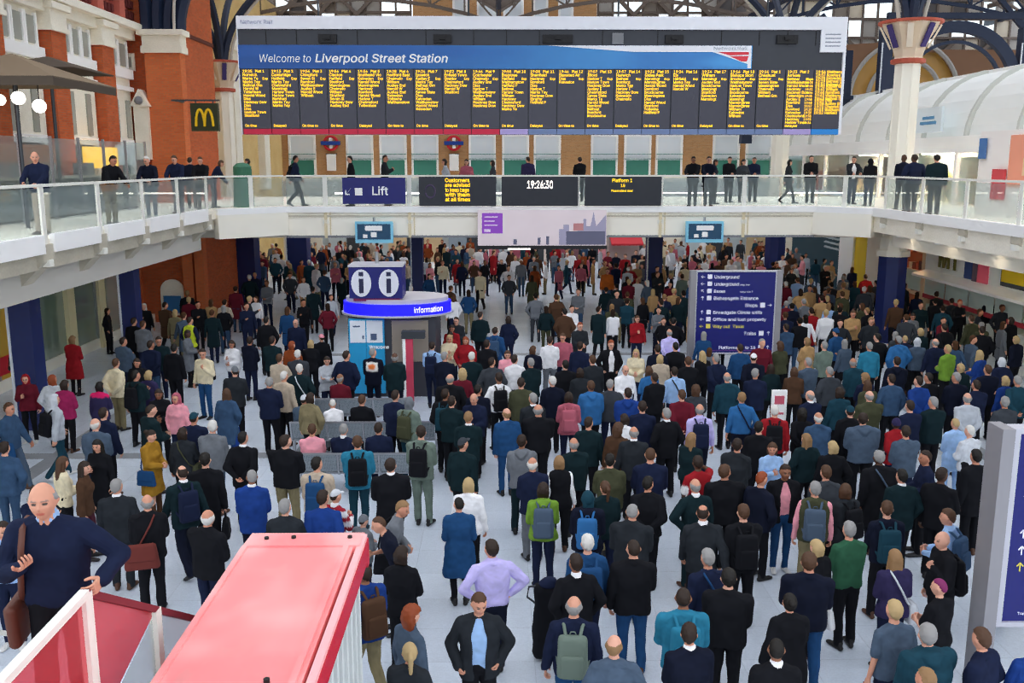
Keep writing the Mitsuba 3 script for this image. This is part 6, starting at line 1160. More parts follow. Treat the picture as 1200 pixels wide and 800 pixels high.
(1.28, 15.48, 0.0, 1.75, 'm', -13, ('bald', 'g'), ('jk', 'dteal'), ('trousers', 'black'), 'front', 0, 2, {'look': 5.0, 'turn': -1.0}, 'person in a dark teal jacket, just behind the person in the lime green jacket'),
(1.79, 14.57, 0.0, 1.75, 'm', 4, ('short', 'k'), ('jk', 'olive'), ('trousers', 'khaki'), 'front', 0, 1, {'look': 14.0, 'turn': 6.0}, 'person in an olive jacket, just left of the tall person in the navy jumper'),
(0.38, 15.53, 0.0, 1.79, 'm', 5, ('short', 'd'), ('hd', 'grey'), ('trousers', 'dteal'), 'front', 0, 4, {'hoodback': 1, 'look': 13.0, 'turn': 8.0}, 'person in a grey hooded top'),
(0.14, 17.48, 0.0, 1.75, 'm', -10, ('fringe', 'l'), ('jk', 'blue'), ('jeans', 'blue'), 'carry', 0, 1, {'baghand': 'l', 'look': 10.0, 'turn': -22.0}, 'person in a blue jacket, just behind the person in the lime green jacket'),
(3.41, 16.08, 0.0, 1.66, 'w', 36, ('long', 'l'), ('jk', 'dteal'), ('trousers', 'black'), 'front', 0, 1, {'look': 3.0, 'turn': 17.0}, 'person in a dark teal jacket, just behind the person in the red football shirt'),
(4.04, 15.32, 0.0, 1.77, 'm', 28, ('short', 'd'), ('jk', 'charcoal'), ('trousers', 'black'), 'front', 0, 2, {'look': 11.0, 'turn': -8.0}, 'person in a charcoal jacket, just right of the person in the red football shirt'),
(2.39, 16.09, 0.0, 1.77, 'm', 9, ('bald', 'g'), ('su', 'charcoal'), ('trousers', 'black'), 'stand', 0, 2, {'look': 2.0, 'turn': -13.0}, 'person in a charcoal suit jacket, just behind the tall person in the navy jumper'),
(2.39, 17.36, 0.0, 1.66, 'w', 3, ('bob', 'd'), ('sh', 'white'), ('trousers', 'black'), 'behind', 0, 3, {'look': 11.0, 'turn': -16.0}, 'person in a white shirt, just behind the tall person in the navy jumper'),
(2.17, 16.6, 0.0, 1.69, 'w', 26, ('curly', 'b'), ('jk', 'brown'), ('trousers', 'black'), 'mix', 0, 2, {'look': -1.0, 'turn': 3.0}, 'person in a brown jacket, just left of the tall person in the navy jumper'),
(5.34, 17.56, 0.0, 1.76, 'm', 13, ('short', 'w'), ('jk', 'red'), ('trousers', 'black'), 'carry', 0, 1, {'bag': 'backpack:black', 'baglabel': 'black backpack worn by the person in a red jacket', 'baghand': 'l', 'look': 3.0, 'turn': 10.0}, 'person in a red jacket, black backpack'),
(5.95, 17.76, 0.0, 1.64, 'w', 3, ('curly', 'k'), ('jk', 'black'), ('trousers', 'black'), 'behind', 0, 1, {'look': 5.0, 'turn': 21.0}, 'person in a black jacket, just right of the white placard'),
(6.05, 17.14, 0.0, 1.74, 'm', 4, ('bald', 'w'), ('jk', 'denim'), ('trousers', 'black'), 'front', 0, 2, {'look': 13.0, 'turn': -11.0}, 'person in a denim blue jacket, just behind the person with very long fair hair'),
(5.46, 15.99, 0.0, 1.66, 'w', -5, ('long', 'l'), ('jk', 'dteal'), ('trousers', 'black'), 'pocket', 0, 1, {'look': 6.0, 'turn': -27.0}, 'person in a dark teal jacket, just in front of the white placard'),
(4.69, 15.49, 0.0, 1.66, 'w', 173, ('bob', 'b'), ('ju', 'lblue'), ('jeans', 'navy'), 'phone', 0, 2, {'collar': '', 'look': 2.0, 'turn': 24.0}, 'person in a pale blue jumper, facing the camera'),
(5.75, 15.49, 0.0, 1.67, 'w', 6, ('bob', 'y'), ('ct', 'black'), ('trousers', 'black'), 'mix', 0, 0, {'look': 3.0, 'turn': -15.0}, 'person in a black long coat, just right of the person with very long fair hair'),
(6.83, 16.94, 0.0, 1.77, 'm', 3, ('short', 'd'), ('pu', 'slate'), ('trousers', 'black'), 'front', 0, 1, {'build': 1.1, 'look': 16.0, 'turn': 18.0}, 'person in a slate blue padded jacket'),
(6.79, 17.5, 0.0, 1.77, 'm', 7, ('cap', 'teal'), ('jk', 'black'), ('trousers', 'black'), 'carry', 0, 1, {'baghand': 'l', 'look': 10.0, 'turn': 9.0}, 'person in a black jacket with teal cap'),
(6.21, 14.62, 0.0, 1.76, 'm', -7, ('short', 'g'), ('ct', 'black'), ('trousers', 'black'), 'carry', 0, 5, {'build': 1.1, 'bag': 'shoulder_bag:slate', 'baglabel': 'slate blue shoulder bag worn by the person in a black long coat', 'baghand': 'l', 'look': 2.0, 'turn': 15.0}, 'person in a black long coat, slate blue shoulder bag'),
(7.28, 16.1, 0.0, 1.76, 'm', -3, ('short', 'd'), ('jk', 'slate'), ('jeans', 'navy'), 'phone2', 0, 0, {'inner': 'white', 'look': 9.0, 'turn': 12.0}, 'person in a slate blue jacket, just right of the person in the slate padded jacket'),
(7.47, 16.95, 0.0, 1.67, 'w', -2, ('beanie', 'purple'), ('jk', 'red'), ('jeans', 'navy'), 'behind', 0, 5, {'look': 15.0, 'turn': 18.0}, 'person in a red jacket with purple hat'),
(8.6, 16.97, 0.0, 1.66, 'w', -4, ('crop', 'y'), ('lc', 'lblue'), ('leggings', 'lblue'), 'front', 1, 0, {'look': 6.0, 'turn': 1.0}, 'person in a pale blue long jacket'),
(8.6, 16.42, 0.0, 1.67, 'w', -13, ('short', 'w'), ('ju', 'silver'), ('trousers', 'black'), 'front', 0, 1, {'collar': '', 'look': 6.0, 'turn': -10.0}, 'person in a silver grey jumper'),
(7.75, 14.52, 0.0, 1.81, 'm', -9, ('short', 'k'), ('lc', 'black'), ('trousers', 'black'), 'carry', 0, 2, {'baghand': 'l', 'look': 9.0, 'turn': 8.0}, 'person in a black long jacket'),
(6.96, 14.58, 0.0, 1.78, 'm', -80, ('short', 'd'), ('jk', 'navy'), ('trousers', 'black'), 'front', 0, 3, {'look': 7.0, 'turn': -12.0}, 'person in a navy jacket, turned left'),
(6.21, 13.75, 0.0, 1.74, 'm', -3, ('short', 'k'), ('su', 'dteal'), ('trousers', 'black'), 'mix', 0, 0, {'collar': 'white', 'look': 9.0, 'turn': -4.0}, 'person in a dark teal suit jacket, just right of the person in the green jumper'),
(6.74, 13.61, 0.0, 1.81, 'm', 48, ('short', 'd'), ('jk', 'black'), ('trousers', 'black'), 'phone', 0, 5, {'look': 3.0, 'turn': 9.0}, 'person in a black jacket, just in front of the person in the pale grey jumper'),
(5.06, 13.83, 0.0, 1.78, 'm', -2, ('short', 'b'), ('jk', 'dgrey'), ('trousers', 'black'), 'front', 0, 0, {'look': 6.0, 'turn': 0.0}, 'person in a dark grey jacket, just behind the person in the olive gilet'),
(3.21, 17.38, 0.0, 1.76, 'm', -17, ('short', 'g'), ('su', 'black'), ('trousers', 'black'), 'pocket', 0, 2, {'look': 9.0, 'turn': -2.0}, 'person in a black suit jacket, just behind the tall person in the navy jumper'),
(3.89, 17.6, 0.0, 1.79, 'm', 1, ('fringe', 'g'), ('sh', 'lilac'), ('trousers', 'dnavy'), 'carry', 0, 0, {'bag': 'backpack:navy', 'baglabel': 'navy backpack worn by the person in a lilac shirt', 'baghand': 'l', 'look': 15.0, 'turn': -2.0}, 'person in a lilac shirt, navy backpack'),
(-1.13, 18.91, 0.0, 1.78, 'm', 15, ('short', 'd'), ('jk', 'black'), ('trousers', 'black'), 'behind', 0, 4, {'bag': 'backpack:teal', 'baglabel': 'teal backpack worn by the person in a black jacket', 'look': 12.0, 'turn': 10.0}, 'person in a black jacket, teal backpack'),
(-0.52, 18.68, 0.0, 1.76, 'm', 190, ('bald', 'g'), ('jk', 'navy'), ('trousers', 'black'), 'front', 0, 0, {'look': -3.0, 'turn': 14.0}, 'person in a navy jacket, facing the camera, just right of the information kiosk'),
(-3.67, 17.75, 0.0, 1.76, 'm', -2, ('short', 'b'), ('ts', 'pink'), ('trousers', 'navy'), 'sit', 0, 2, {'look': 8.0, 'turn': -3.0}, 'seated person in a pink T-shirt'),
(-3.06, 17.75, 0.0, 1.76, 'm', 12, ('short', 'g'), ('ju', 'navy'), ('trousers', 'navy'), 'sit', 0, 1, {'collar': 'white', 'look': 10.0, 'turn': -8.0}, 'seated person in a navy jumper'),
(-2.37, 17.75, 0.0, 1.78, 'm', -6, ('short', 'd'), ('jk', 'navy'), ('trousers', 'navy'), 'sit', 0, 0, {'look': 6.0, 'turn': 12.0}, 'seated person in a navy jacket'),
(-4.28, 20.0, 0.0, 1.8, 'm', 8, ('cap', 'silver'), ('jk', 'slate'), ('trousers', 'navy'), 'sit', 1, 3, {'look': 3.0, 'turn': 14.0}, 'seated person in a slate blue jacket with silver grey cap'),
(-3.63, 20.0, 0.0, 1.66, 'w', -17, ('crop', 'w'), ('jk', 'white'), ('trousers', 'grey'), 'sit', 1, 0, {'lean': 0.35, 'look': -5.0, 'turn': 5.0}, 'seated person in a white jacket'),
(-3.02, 20.0, 0.0, 1.78, 'm', 8, ('short', 'b'), ('jk', 'black'), ('trousers', 'black'), 'sit', 1, 0, {'look': 3.0, 'turn': 2.0}, 'seated person in a black jacket'),
(-3.84, 22.05, 0.0, 1.81, 'm', 11, ('bald', 'g'), ('ju', 'dred'), ('trousers', 'black'), 'sit', 1, 4, {'collar': '', 'look': 14.0, 'turn': 15.0}, 'seated person in a dark red jumper'),
(-1.83, 18.35, 0.0, 1.75, 'm', 28, ('hood', 'grey'), ('jk', 'sage'), ('jeans', 'teal'), 'front', 0, 3, {'bag': 'backpack:olive', 'baglabel': 'olive backpack worn by the person in a grey-green jacket', 'look': 12.0, 'turn': -1.0}, 'person in a grey-green jacket with grey hood up, olive backpack'),
(-2.15, 18.8, 0.0, 1.78, 'm', 12, ('short', 'd'), ('jk', 'navy'), ('trousers', 'black'), 'front', 0, 1, {'look': 3.0, 'turn': 10.0}, 'person in a navy jacket, just left of the person with the olive backpack'),
(-3.97, 19.13, 0.0, 1.66, 'w', 19, ('bob', 'd'), ('jk', 'khaki'), ('trousers', 'black'), 'mix', 1, 1, {'look': 15.0, 'turn': -3.0}, 'person in a khaki jacket'),
(-5.07, 20.16, 0.0, 1.75, 'm', 11, ('short', 'g'), ('jk', 'navy'), ('trousers', 'black'), 'front', 1, 2, {'build': 1.08, 'look': 8.0, 'turn': -26.0}, 'person in a navy jacket, just left of the seated person in the white jacket'),
(-4.88, 20.75, 0.0, 1.75, 'm', 23, ('short', 'w'), ('jk', 'beige'), ('trousers', 'black'), 'carry', 1, 0, {'baghand': 'l', 'look': 5.0, 'turn': 2.0}, 'person in a beige jacket, just left of the seated person in the white jacket'),
(-4.67, 21.45, 0.0, 1.77, 'm', 0, ('short', 'w'), ('jk', 'dteal'), ('trousers', 'navy'), 'pocket', 1, 2, {'bag': 'shoulder_bag:silver', 'baglabel': 'silver grey shoulder bag worn by the person in a dark teal jacket', 'look': 10.0, 'turn': -10.0}, 'person in a dark teal jacket, silver grey shoulder bag'),
(-4.28, 22.86, 0.0, 1.67, 'w', 169, ('bob', 'd'), ('hd', 'lgrey'), ('jeans', 'navy'), 'cross', 1, 1, {'look': -2.0, 'turn': 2.0}, 'person in a pale grey hooded top, facing the camera, arms folded'),
(-3.77, 22.65, 0.0, 1.84, 'm', 18, ('short', 'd'), ('jk', 'navy'), ('trousers', 'black'), 'pocket', 1, 0, {'look': 7.0, 'turn': 15.0}, 'person in a navy jacket, just left of the information kiosk'),
(-3.2, 23.28, 0.0, 1.78, 'm', 9, ('short', 'g'), ('jk', 'dnavy'), ('trousers', 'dnavy'), 'front', 1, 1, {'print': 'staff', 'look': 15.0, 'turn': 29.0}, 'person in a dark navy jacket, just in front of the information kiosk'),
(-2.58, 22.65, 0.0, 1.79, 'm', -1, ('bald', 'g'), ('jk', 'dteal'), ('trousers', 'dnavy'), 'front', 1, 5, {'look': 13.0, 'turn': 0.0}, 'person in a dark teal jacket, just right of the information kiosk'),
(-1.1, 20.33, 0.0, 1.78, 'm', 2, ('bald', 'g'), ('jk', 'black'), ('trousers', 'black'), 'mix', 1, 0, {'build': 1.1, 'look': 8.0, 'turn': 12.0}, 'person in a black jacket, second of these right of the person with the olive backpack'),
(-1.36, 22.74, 0.0, 1.79, 'm', 12, ('short', 'g'), ('jk', 'dnavy'), ('trousers', 'black'), 'front', 1, 0, {'look': 15.0, 'turn': 21.0}, 'person in a dark navy jacket, just behind the person with the olive backpack'),
(-1.77, 24.13, 0.0, 1.78, 'm', 7, ('short', 'd'), ('sh', 'lblue'), ('jeans', 'navy'), 'front', 1, 1, {'bag': 'backpack:navy', 'baglabel': 'navy backpack worn by the person in a pale blue shirt', 'look': 8.0, 'turn': -2.0}, 'person in a pale blue shirt, navy backpack'),
(-0.69, 22.77, 0.0, 1.78, 'm', 10, ('short', 'w'), ('jk', 'dteal'), ('trousers', 'grey'), 'mix', 1, 0, {'look': 11.0, 'turn': 1.0}, 'person in a dark teal jacket, second of these in front of the slim navy column'),
(-0.86, 21.2, 0.0, 1.7, 'w', 0, ('curly', 'y'), ('ju', 'dred'), ('trousers', 'black'), 'carry', 1, 0, {'collar': '', 'baghand': 'l', 'look': 7.0, 'turn': -7.0}, 'person in a dark red jumper'),
(-0.33, 24.33, 0.0, 1.79, 'm', 6, ('short', 'd'), ('jk', 'black'), ('trousers', 'black'), 'front', 1, 3, {'look': 15.0, 'turn': 15.0}, 'person in a black jacket, just left of the person in the white jumper'),
(-0.01, 20.41, 0.0, 1.78, 'm', -11, ('short', 'd'), ('ts', 'white'), ('trousers', 'black'), 'pocket', 1, 4, {'bag': 'backpack:black', 'baglabel': 'black backpack worn by the person in a white T-shirt', 'look': 2.0, 'turn': -3.0}, 'person in a white T-shirt, black backpack'),
(0.37, 22.36, 0.0, 1.79, 'm', -2, ('short', 'd'), ('sh', 'white'), ('trousers', 'black'), 'stand', 1, 1, {'look': 14.0, 'turn': 26.0}, 'person in a white shirt, just left of the person in the white jumper'),
(1.37, 24.97, 0.0, 1.76, 'm', -2, ('short', 'd'), ('ju', 'white'), ('trousers', 'grey'), 'phone', 1, 0, {'collar': '', 'look': 4.0, 'turn': 14.0}, 'person in a white jumper'),
(0.88, 24.16, 0.0, 1.66, 'w', 12, ('bob', 'b'), ('jk', 'dnavy'), ('trousers', 'black'), 'front', 1, 1, {'look': 8.0, 'turn': 22.0}, 'person in a dark navy jacket, just left of the person in the white jumper'),
(0.76, 21.96, 0.0, 1.79, 'm', -27, ('short', 'g'), ('jk', 'dteal'), ('trousers', 'black'), 'front', 1, 2, {'look': 8.0, 'turn': 5.0}, 'person in a dark teal jacket, just in front of the person in the white jumper'),
(0.47, 19.86, 0.0, 1.79, 'm', -1, ('short', 'd'), ('jk', 'olive'), ('trousers', 'black'), 'phone2', 1, 1, {'look': 7.0, 'turn': 9.0}, 'person in an olive jacket, just behind the person in the bright blue jacket and jeans'),
(0.68, 18.41, 0.0, 1.81, 'm', -13, ('short', 'g'), ('su', 'charcoal'), ('trousers', 'black'), 'front', 0, 0, {'look': 12.0, 'turn': -13.0}, 'person in a charcoal suit jacket, just in front of the person in the white jumper'),
(0.75, 17.64, 0.0, 1.78, 'm', 1, ('bald', 'g'), ('jk', 'black'), ('trousers', 'black'), 'front', 0, 2, {'build': 1.14, 'look': 8.0, 'turn': 15.0}, 'person in a black jacket, just behind the person in the lime green jacket'),
(1.17, 20.19, 0.0, 1.75, 'm', -5, ('short', 'w'), ('jk', 'dnavy'), ('trousers', 'black'), 'mix', 1, 1, {'look': 14.0, 'turn': -19.0}, 'person in a dark navy jacket, just in front of the person in the white jumper'),
(1.44, 18.95, 0.0, 1.7, 'w', 1, ('bob', 'd'), ('jk', 'rose'), ('jeans', 'navy'), 'front', 1, 1, {'bag': 'backpack:rose', 'baglabel': 'rose backpack worn by the person in a rose jacket', 'look': 13.0, 'turn': 1.0}, 'person in a rose jacket, rose backpack'),
(1.96, 19.52, 0.0, 1.8, 'm', -9, ('short', 'b'), ('pu', 'sky'), ('trousers', 'black'), 'front', 1, 4, {'look': 4.0, 'turn': -2.0}, 'person in a sky blue padded jacket, just right of the person in the white jumper'),
(2.41, 19.84, 0.0, 1.75, 'm', -3, ('short', 'g'), ('jk', 'dgrey'), ('jeans', 'navy'), 'mix', 1, 0, {'look': 3.0, 'turn': 19.0}, 'person in a dark grey jacket, just right of the person in the white jumper'),
(2.26, 22.23, 0.0, 1.8, 'm', -16, ('short', 'b'), ('jk', 'charcoal'), ('trousers', 'black'), 'stand', 1, 1, {'look': 15.0, 'turn': 0.0}, 'person in a charcoal jacket, just left of the person in the royal blue padded jacket'),
(2.67, 18.94, 0.0, 1.78, 'm', 4, ('short', 'd'), ('pu', 'royal'), ('trousers', 'black'), 'phone2', 1, 1, {'look': 14.0, 'turn': -12.0}, 'person in a royal blue padded jacket'),
(2.94, 21.44, 0.0, 1.74, 'm', 167, ('bald', 'g'), ('sh', 'white'), ('trousers', 'grey'), 'front', 1, 1, {'look': -6.0, 'turn': -2.0}, 'person in a white shirt, facing the camera'),
(2.95, 24.4, 0.0, 1.77, 'm', 171, ('short', 'r'), ('su', 'black'), ('trousers', 'black'), 'pocket', 1, 1, {'open': 'white', 'look': -6.0, 'turn': -8.0}, 'person in a black suit jacket open over a white shirt, facing the camera'),
(3.54, 23.8, 0.0, 1.65, 'w', 186, ('long', 'y'), ('jk', 'cream'), ('jeans', 'navy'), 'front', 1, 1, {'look': -0.0, 'turn': 9.0}, 'person in a cream jacket, facing the camera, just in front of the white-edged navy column'),
(3.51, 21.44, 0.0, 1.7, 'w', -16, ('bob', 'b'), ('jk', 'sky'), ('jeans', 'navy'), 'phone2', 1, 2, {'look': 13.0, 'turn': 5.0}, 'person in a sky blue jacket'),
(4.82, 26.1, 0.0, 1.76, 'm', -3, ('bald', 'g'), ('sh', 'lilac'), ('trousers', 'navy'), 'behind', 1, 0, {'look': 6.0, 'turn': -10.0}, 'person in a lilac shirt'),
(4.6, 24.0, 0.0, 1.77, 'm', 7, ('short', 'k'), ('jk', 'black'), ('trousers', 'black'), 'behind', 1, 1, {'look': 8.0, 'turn': -19.0}, 'person in a black jacket, second of these in front of the white-edged navy column'),
(4.03, 21.01, 0.0, 1.77, 'm', -15, ('short', 'd'), ('sh', 'lblue'), ('trousers', 'navy'), 'stand', 1, 1, {'bag': 'shoulder_bag:charcoal', 'baglabel': 'charcoal shoulder bag worn by the person in a pale blue shirt', 'look': 10.0, 'turn': 17.0}, 'person in a pale blue shirt, charcoal shoulder bag'),
(4.57, 22.16, 0.0, 1.77, 'm', -4, ('short', 'b'), ('jk', 'black'), ('trousers', 'black'), 'phone', 1, 2, {'look': 9.0, 'turn': 2.0}, 'person in a black jacket, second of these behind the tall person in the navy jumper'),
(5.21, 23.48, 0.0, 1.65, 'w', -18, ('long', 'y'), ('jk', 'black'), ('trousers', 'black'), 'front', 1, 0, {'look': 2.0, 'turn': 6.0}, 'person in a black jacket, just left of the navy direction board in the crowd'),
(5.1, 20.42, 0.0, 1.78, 'm', -2, ('fringe', 'g'), ('jk', 'teal'), ('trousers', 'black'), 'mix', 1, 0, {'look': 8.0, 'turn': 4.0}, 'person in a teal jacket, just behind the person in the sky blue shirt'),
(5.8, 20.68, 0.0, 1.8, 'm', 4, ('short', 'g'), ('jk', 'navy'), ('trousers', 'black'), 'front', 1, 2, {'look': 8.0, 'turn': 24.0}, 'person in a navy jacket, just behind the person in the sky blue shirt'),
(4.94, 18.5, 0.0, 1.79, 'm', 0, ('short', 'l'), ('sh', 'sky'), ('trousers', 'dnavy'), 'mix', 1, 0, {'bag': 'shoulder_bag:navy', 'baglabel': 'navy shoulder bag worn by the person in a sky blue shirt', 'look': 9.0, 'turn': 3.0}, 'person in a sky blue shirt, navy shoulder bag'),
(5.33, 22.51, 0.0, 1.76, 'm', -22, ('short', 'g'), ('jk', 'navy'), ('trousers', 'black'), 'behind', 1, 0, {'look': 12.0, 'turn': -7.0}, 'person in a navy jacket, just in front of the navy direction board in the crowd'),
(6.26, 23.84, 0.0, 1.75, 'm', 0, ('short', 'd'), ('jk', 'blue'), ('trousers', 'black'), 'mix', 1, 1, {'look': 6.0, 'turn': -5.0}, 'person in a blue jacket, just in front of the navy direction board in the crowd'),
(6.25, 22.5, 0.0, 1.78, 'm', 8, ('cap', 'white'), ('jk', 'dnavy'), ('trousers', 'black'), 'behind', 1, 1, {'look': 2.0, 'turn': 8.0}, 'person in a dark navy jacket with white cap'),
(3.78, 18.84, 0.0, 1.76, 'm', -1, ('short', 'b'), ('jk', 'dred'), ('trousers', 'black'), 'behind', 1, 1, {'look': 4.0, 'turn': -6.0}, 'person in a dark red jacket'),
(4.26, 19.73, 0.0, 1.65, 'w', -1, ('curly', 'b'), ('jk', 'dgrey'), ('trousers', 'black'), 'phone2', 1, 2, {'look': 7.0, 'turn': 15.0}, 'person in a dark grey jacket, just left of the person in the sky blue shirt'),
(3.49, 20.52, 0.0, 1.74, 'm', -18, ('short', 'd'), ('jk', 'black'), ('trousers', 'black'), 'front', 1, 4, {'look': 4.0, 'turn': -6.0}, 'person in a black jacket, just right of the person in the royal blue padded jacket'),
(2.79, 17.74, 0.0, 1.81, 'm', 8, ('short', 'd'), ('jk', 'navy'), ('trousers', 'black'), 'phone2', 0, 1, {'look': 10.0, 'turn': -3.0}, 'person in a navy jacket, just right of the person in the royal blue padded jacket'),
(6.4, 18.67, 0.0, 1.79, 'm', -14, ('bald', 'g'), ('su', 'navy'), ('trousers', 'black'), 'phone', 1, 1, {'look': 13.0, 'turn': -26.0}, 'person in a navy suit jacket'),
(7.65, 18.73, 0.0, 1.76, 'm', -2, ('bald', 'g'), ('jk', 'olive'), ('trousers', 'black'), 'phone2', 1, 1, {'build': 1.08, 'look': 9.0, 'turn': -7.0}, 'person in an olive jacket, just behind the person in the slate padded jacket'),
(8.67, 18.07, 0.0, 1.79, 'm', -4, ('short', 'g'), ('jk', 'dteal'), ('trousers', 'black'), 'front', 1, 0, {'look': 8.0, 'turn': -23.0}, 'person in a dark teal jacket, just left of the person in the pale grey jumper'),
(9.51, 18.38, 0.0, 1.8, 'm', 3, ('bald', 'g'), ('ju', 'lgrey'), ('trousers', 'black'), 'behind', 1, 1, {'collar': '', 'look': 12.0, 'turn': 4.0}, 'person in a pale grey jumper'),
(7.66, 21.15, 0.0, 1.73, 'm', -6, ('short', 'g'), ('jk', 'dgrey'), ('trousers', 'black'), 'pocket', 1, 0, {'look': 3.0, 'turn': -12.0}, 'person in a dark grey jacket, just in front of the person in the tan coat'),
(8.38, 20.84, 0.0, 1.65, 'w', -12, ('curly', 'l'), ('jk', 'navy'), ('trousers', 'black'), 'front', 1, 1, {'look': 15.0, 'turn': -4.0}, 'person in a navy jacket, just behind the person in the slate padded jacket'),
(8.16, 20.13, 0.0, 1.66, 'w', -17, ('long', 'b'), ('jk', 'olive'), ('trousers', 'black'), 'carry', 1, 2, {'baghand': 'l', 'look': 9.0, 'turn': 0.0}, 'person in an olive jacket, just behind the person in the purple hat and red jacket'),
(9.58, 22.0, 0.0, 1.79, 'm', 10, ('short', 'd'), ('hd', 'dnavy'), ('trousers', 'black'), 'phone', 1, 0, {'look': 16.0, 'turn': -9.0}, 'person in a dark navy hooded top'),
(8.71, 20.2, 0.0, 1.77, 'm', -4, ('short', 'd'), ('jk', 'denim'), ('trousers', 'black'), 'pocket', 1, 0, {'look': 12.0, 'turn': -7.0}, 'person in a denim blue jacket, just behind the person in the slate padded jacket'),
(6.94, 21.48, 0.0, 1.66, 'w', 14, ('bob', 'b'), ('jk', 'brown'), ('trousers', 'black'), 'front', 1, 0, {'look': 15.0, 'turn': 5.0}, 'person in a brown jacket, just in front of the person in the tan coat'),
(6.49, 21.81, 0.0, 1.66, 'w', -10, ('long', 'd'), ('jk', 'dteal'), ('trousers', 'black'), 'stand', 1, 0, {'look': 15.0, 'turn': 9.0}, 'person in a dark teal jacket, just right of the person in the sky blue shirt'),
(7.38, 21.82, 0.0, 1.81, 'm', -17, ('short', 'g'), ('jk', 'slate'), ('trousers', 'black'), 'phone2', 1, 0, {'look': 13.0, 'turn': -9.0}, 'person in a slate blue jacket, just in front of the person in the tan coat'),
(10.12, 20.12, 0.0, 1.82, 'm', -4, ('short', 'g'), ('jk', 'dnavy'), ('trousers', 'black'), 'front', 1, 2, {'look': 8.0, 'turn': -26.0}, 'person in a dark navy jacket, just behind the person in the pale grey jumper'),
(9.62, 20.36, 0.0, 1.76, 'm', -21, ('short', 'k'), ('jk', 'black'), ('trousers', 'black'), 'stand', 1, 2, {'look': 9.0, 'turn': -17.0}, 'person in a black jacket, just in front of the person in the yellow-green jacket'),
(11.07, 21.85, 0.0, 1.65, 'w', -6, ('bob', 'y'), ('jk', 'dteal'), ('trousers', 'black'), 'stand', 1, 2, {'look': 10.0, 'turn': -31.0}, 'person in a dark teal jacket, just in front of the person in the yellow-green jacket'),
(12.19, 23.14, 0.0, 1.72, 'w', -38, ('long', 'y'), ('jk', 'royal'), ('trousers', 'black'), 'front', 1, 2, {'look': 9.0, 'turn': 26.0}, 'person in a royal blue jacket, just right of the person in the yellow-green jacket'),
(12.43, 22.54, 0.0, 1.65, 'w', -3, ('hood', 'silver'), ('jk', 'navy'), ('trousers', 'black'), 'mix', 1, 1, {'look': 16.0, 'turn': -7.0}, 'person in a navy jacket with silver grey hood up'),
(11.45, 20.52, 0.0, 1.65, 'w', -14, ('bob', 'y'), ('ju', 'royal'), ('trousers', 'black'), 'phone', 1, 0, {'collar': '', 'look': 5.0, 'turn': 18.0}, 'person in a royal blue jumper, just right of the person in the pale grey jumper'),
(11.32, 21.09, 0.0, 1.78, 'm', 3, ('short', 'b'), ('jk', 'dnavy'), ('trousers', 'black'), 'front', 1, 0, {'look': 13.0, 'turn': -9.0}, 'person in a dark navy jacket, just right of the person in the yellow-green jacket'),
(11.41, 19.97, 0.0, 1.78, 'm', 1, ('short', 'g'), ('jk', 'teal'), ('trousers', 'black'), 'behind', 1, 2, {'look': 2.0, 'turn': 3.0}, 'person in a teal jacket, just right of the person in the pale grey jumper'),
(10.1, 18.04, 0.0, 1.8, 'm', -6, ('short', 'g'), ('jk', 'dgrey'), ('trousers', 'black'), 'front', 1, 3, {'look': 14.0, 'turn': 16.0}, 'person in a dark grey jacket, just right of the person in the pale grey jumper'),
(8.51, 21.94, 0.0, 1.78, 'm', -14, ('bald', 'g'), ('jk', 'teal'), ('trousers', 'black'), 'carry', 1, 3, {'baghand': 'l', 'look': 9.0, 'turn': 19.0}, 'person in a teal jacket, just right of the person in the tan coat'),
(9.7, 24.0, 0.0, 1.76, 'm', 0, ('short', 'g'), ('jk', 'cyan'), ('trousers', 'black'), 'stand', 1, 0, {'look': 5.0, 'turn': -2.0}, 'person in a turquoise jacket'),
(10.77, 24.72, 0.0, 1.79, 'm', -13, ('short', 'g'), ('pu', 'sky'), ('trousers', 'black'), 'pocket', 1, 5, {'look': 9.0, 'turn': -5.0}, 'person in a sky blue padded jacket, just in front of the cream and navy column'),
(11.28, 25.49, 0.0, 1.67, 'w', 11, ('crop', 'y'), ('jk', 'navy'), ('trousers', 'black'), 'front', 1, 1, {'look': 5.0, 'turn': -5.0}, 'person in a navy jacket, just in front of the cream and navy column'),
(11.39, 24.95, 0.0, 1.7, 'w', 5, ('hood', 'silver'), ('jk', 'slate'), ('trousers', 'black'), 'phone2', 1, 0, {'look': 14.0, 'turn': 11.0}, 'person in a slate blue jacket with silver grey hood up'),
(11.66, 24.47, 0.0, 1.77, 'm', -2, ('bald', 'g'), ('jk', 'navy'), ('trousers', 'black'), 'stand', 1, 1, {'look': 4.0, 'turn': -20.0}, 'person in a navy jacket, just left of the person in the yellow-green jacket'),
(11.62, 23.67, 0.0, 1.75, 'm', -24, ('short', 'y'), ('jk', 'lime'), ('trousers', 'black'), 'front', 1, 2, {'look': 14.0, 'turn': -2.0}, 'person in a lime green jacket'),
(14.42, 25.52, 0.0, 1.64, 'w', -22, ('bob', 'y'), ('jk', 'dnavy'), ('trousers', 'black'), 'carry', 1, 1, {'baghand': 'l', 'look': 12.0, 'turn': 2.0}, 'person in a dark navy jacket, just in front of the peach and red poster'),
(8.42, 25.08, 0.0, 1.69, 'w', -20, ('bob', 'l'), ('ct', 'tan'), ('trousers', 'black'), 'front', 1, 1, {'look': 6.0, 'turn': -9.0}, 'person in a tan long coat'),
(7.56, 24.68, 0.0, 1.65, 'w', -15, ('curly', 'b'), ('jk', 'olive'), ('trousers', 'black'), 'front', 1, 1, {'look': 5.0, 'turn': 7.0}, 'person in an olive jacket, just left of the person in the tan coat'),
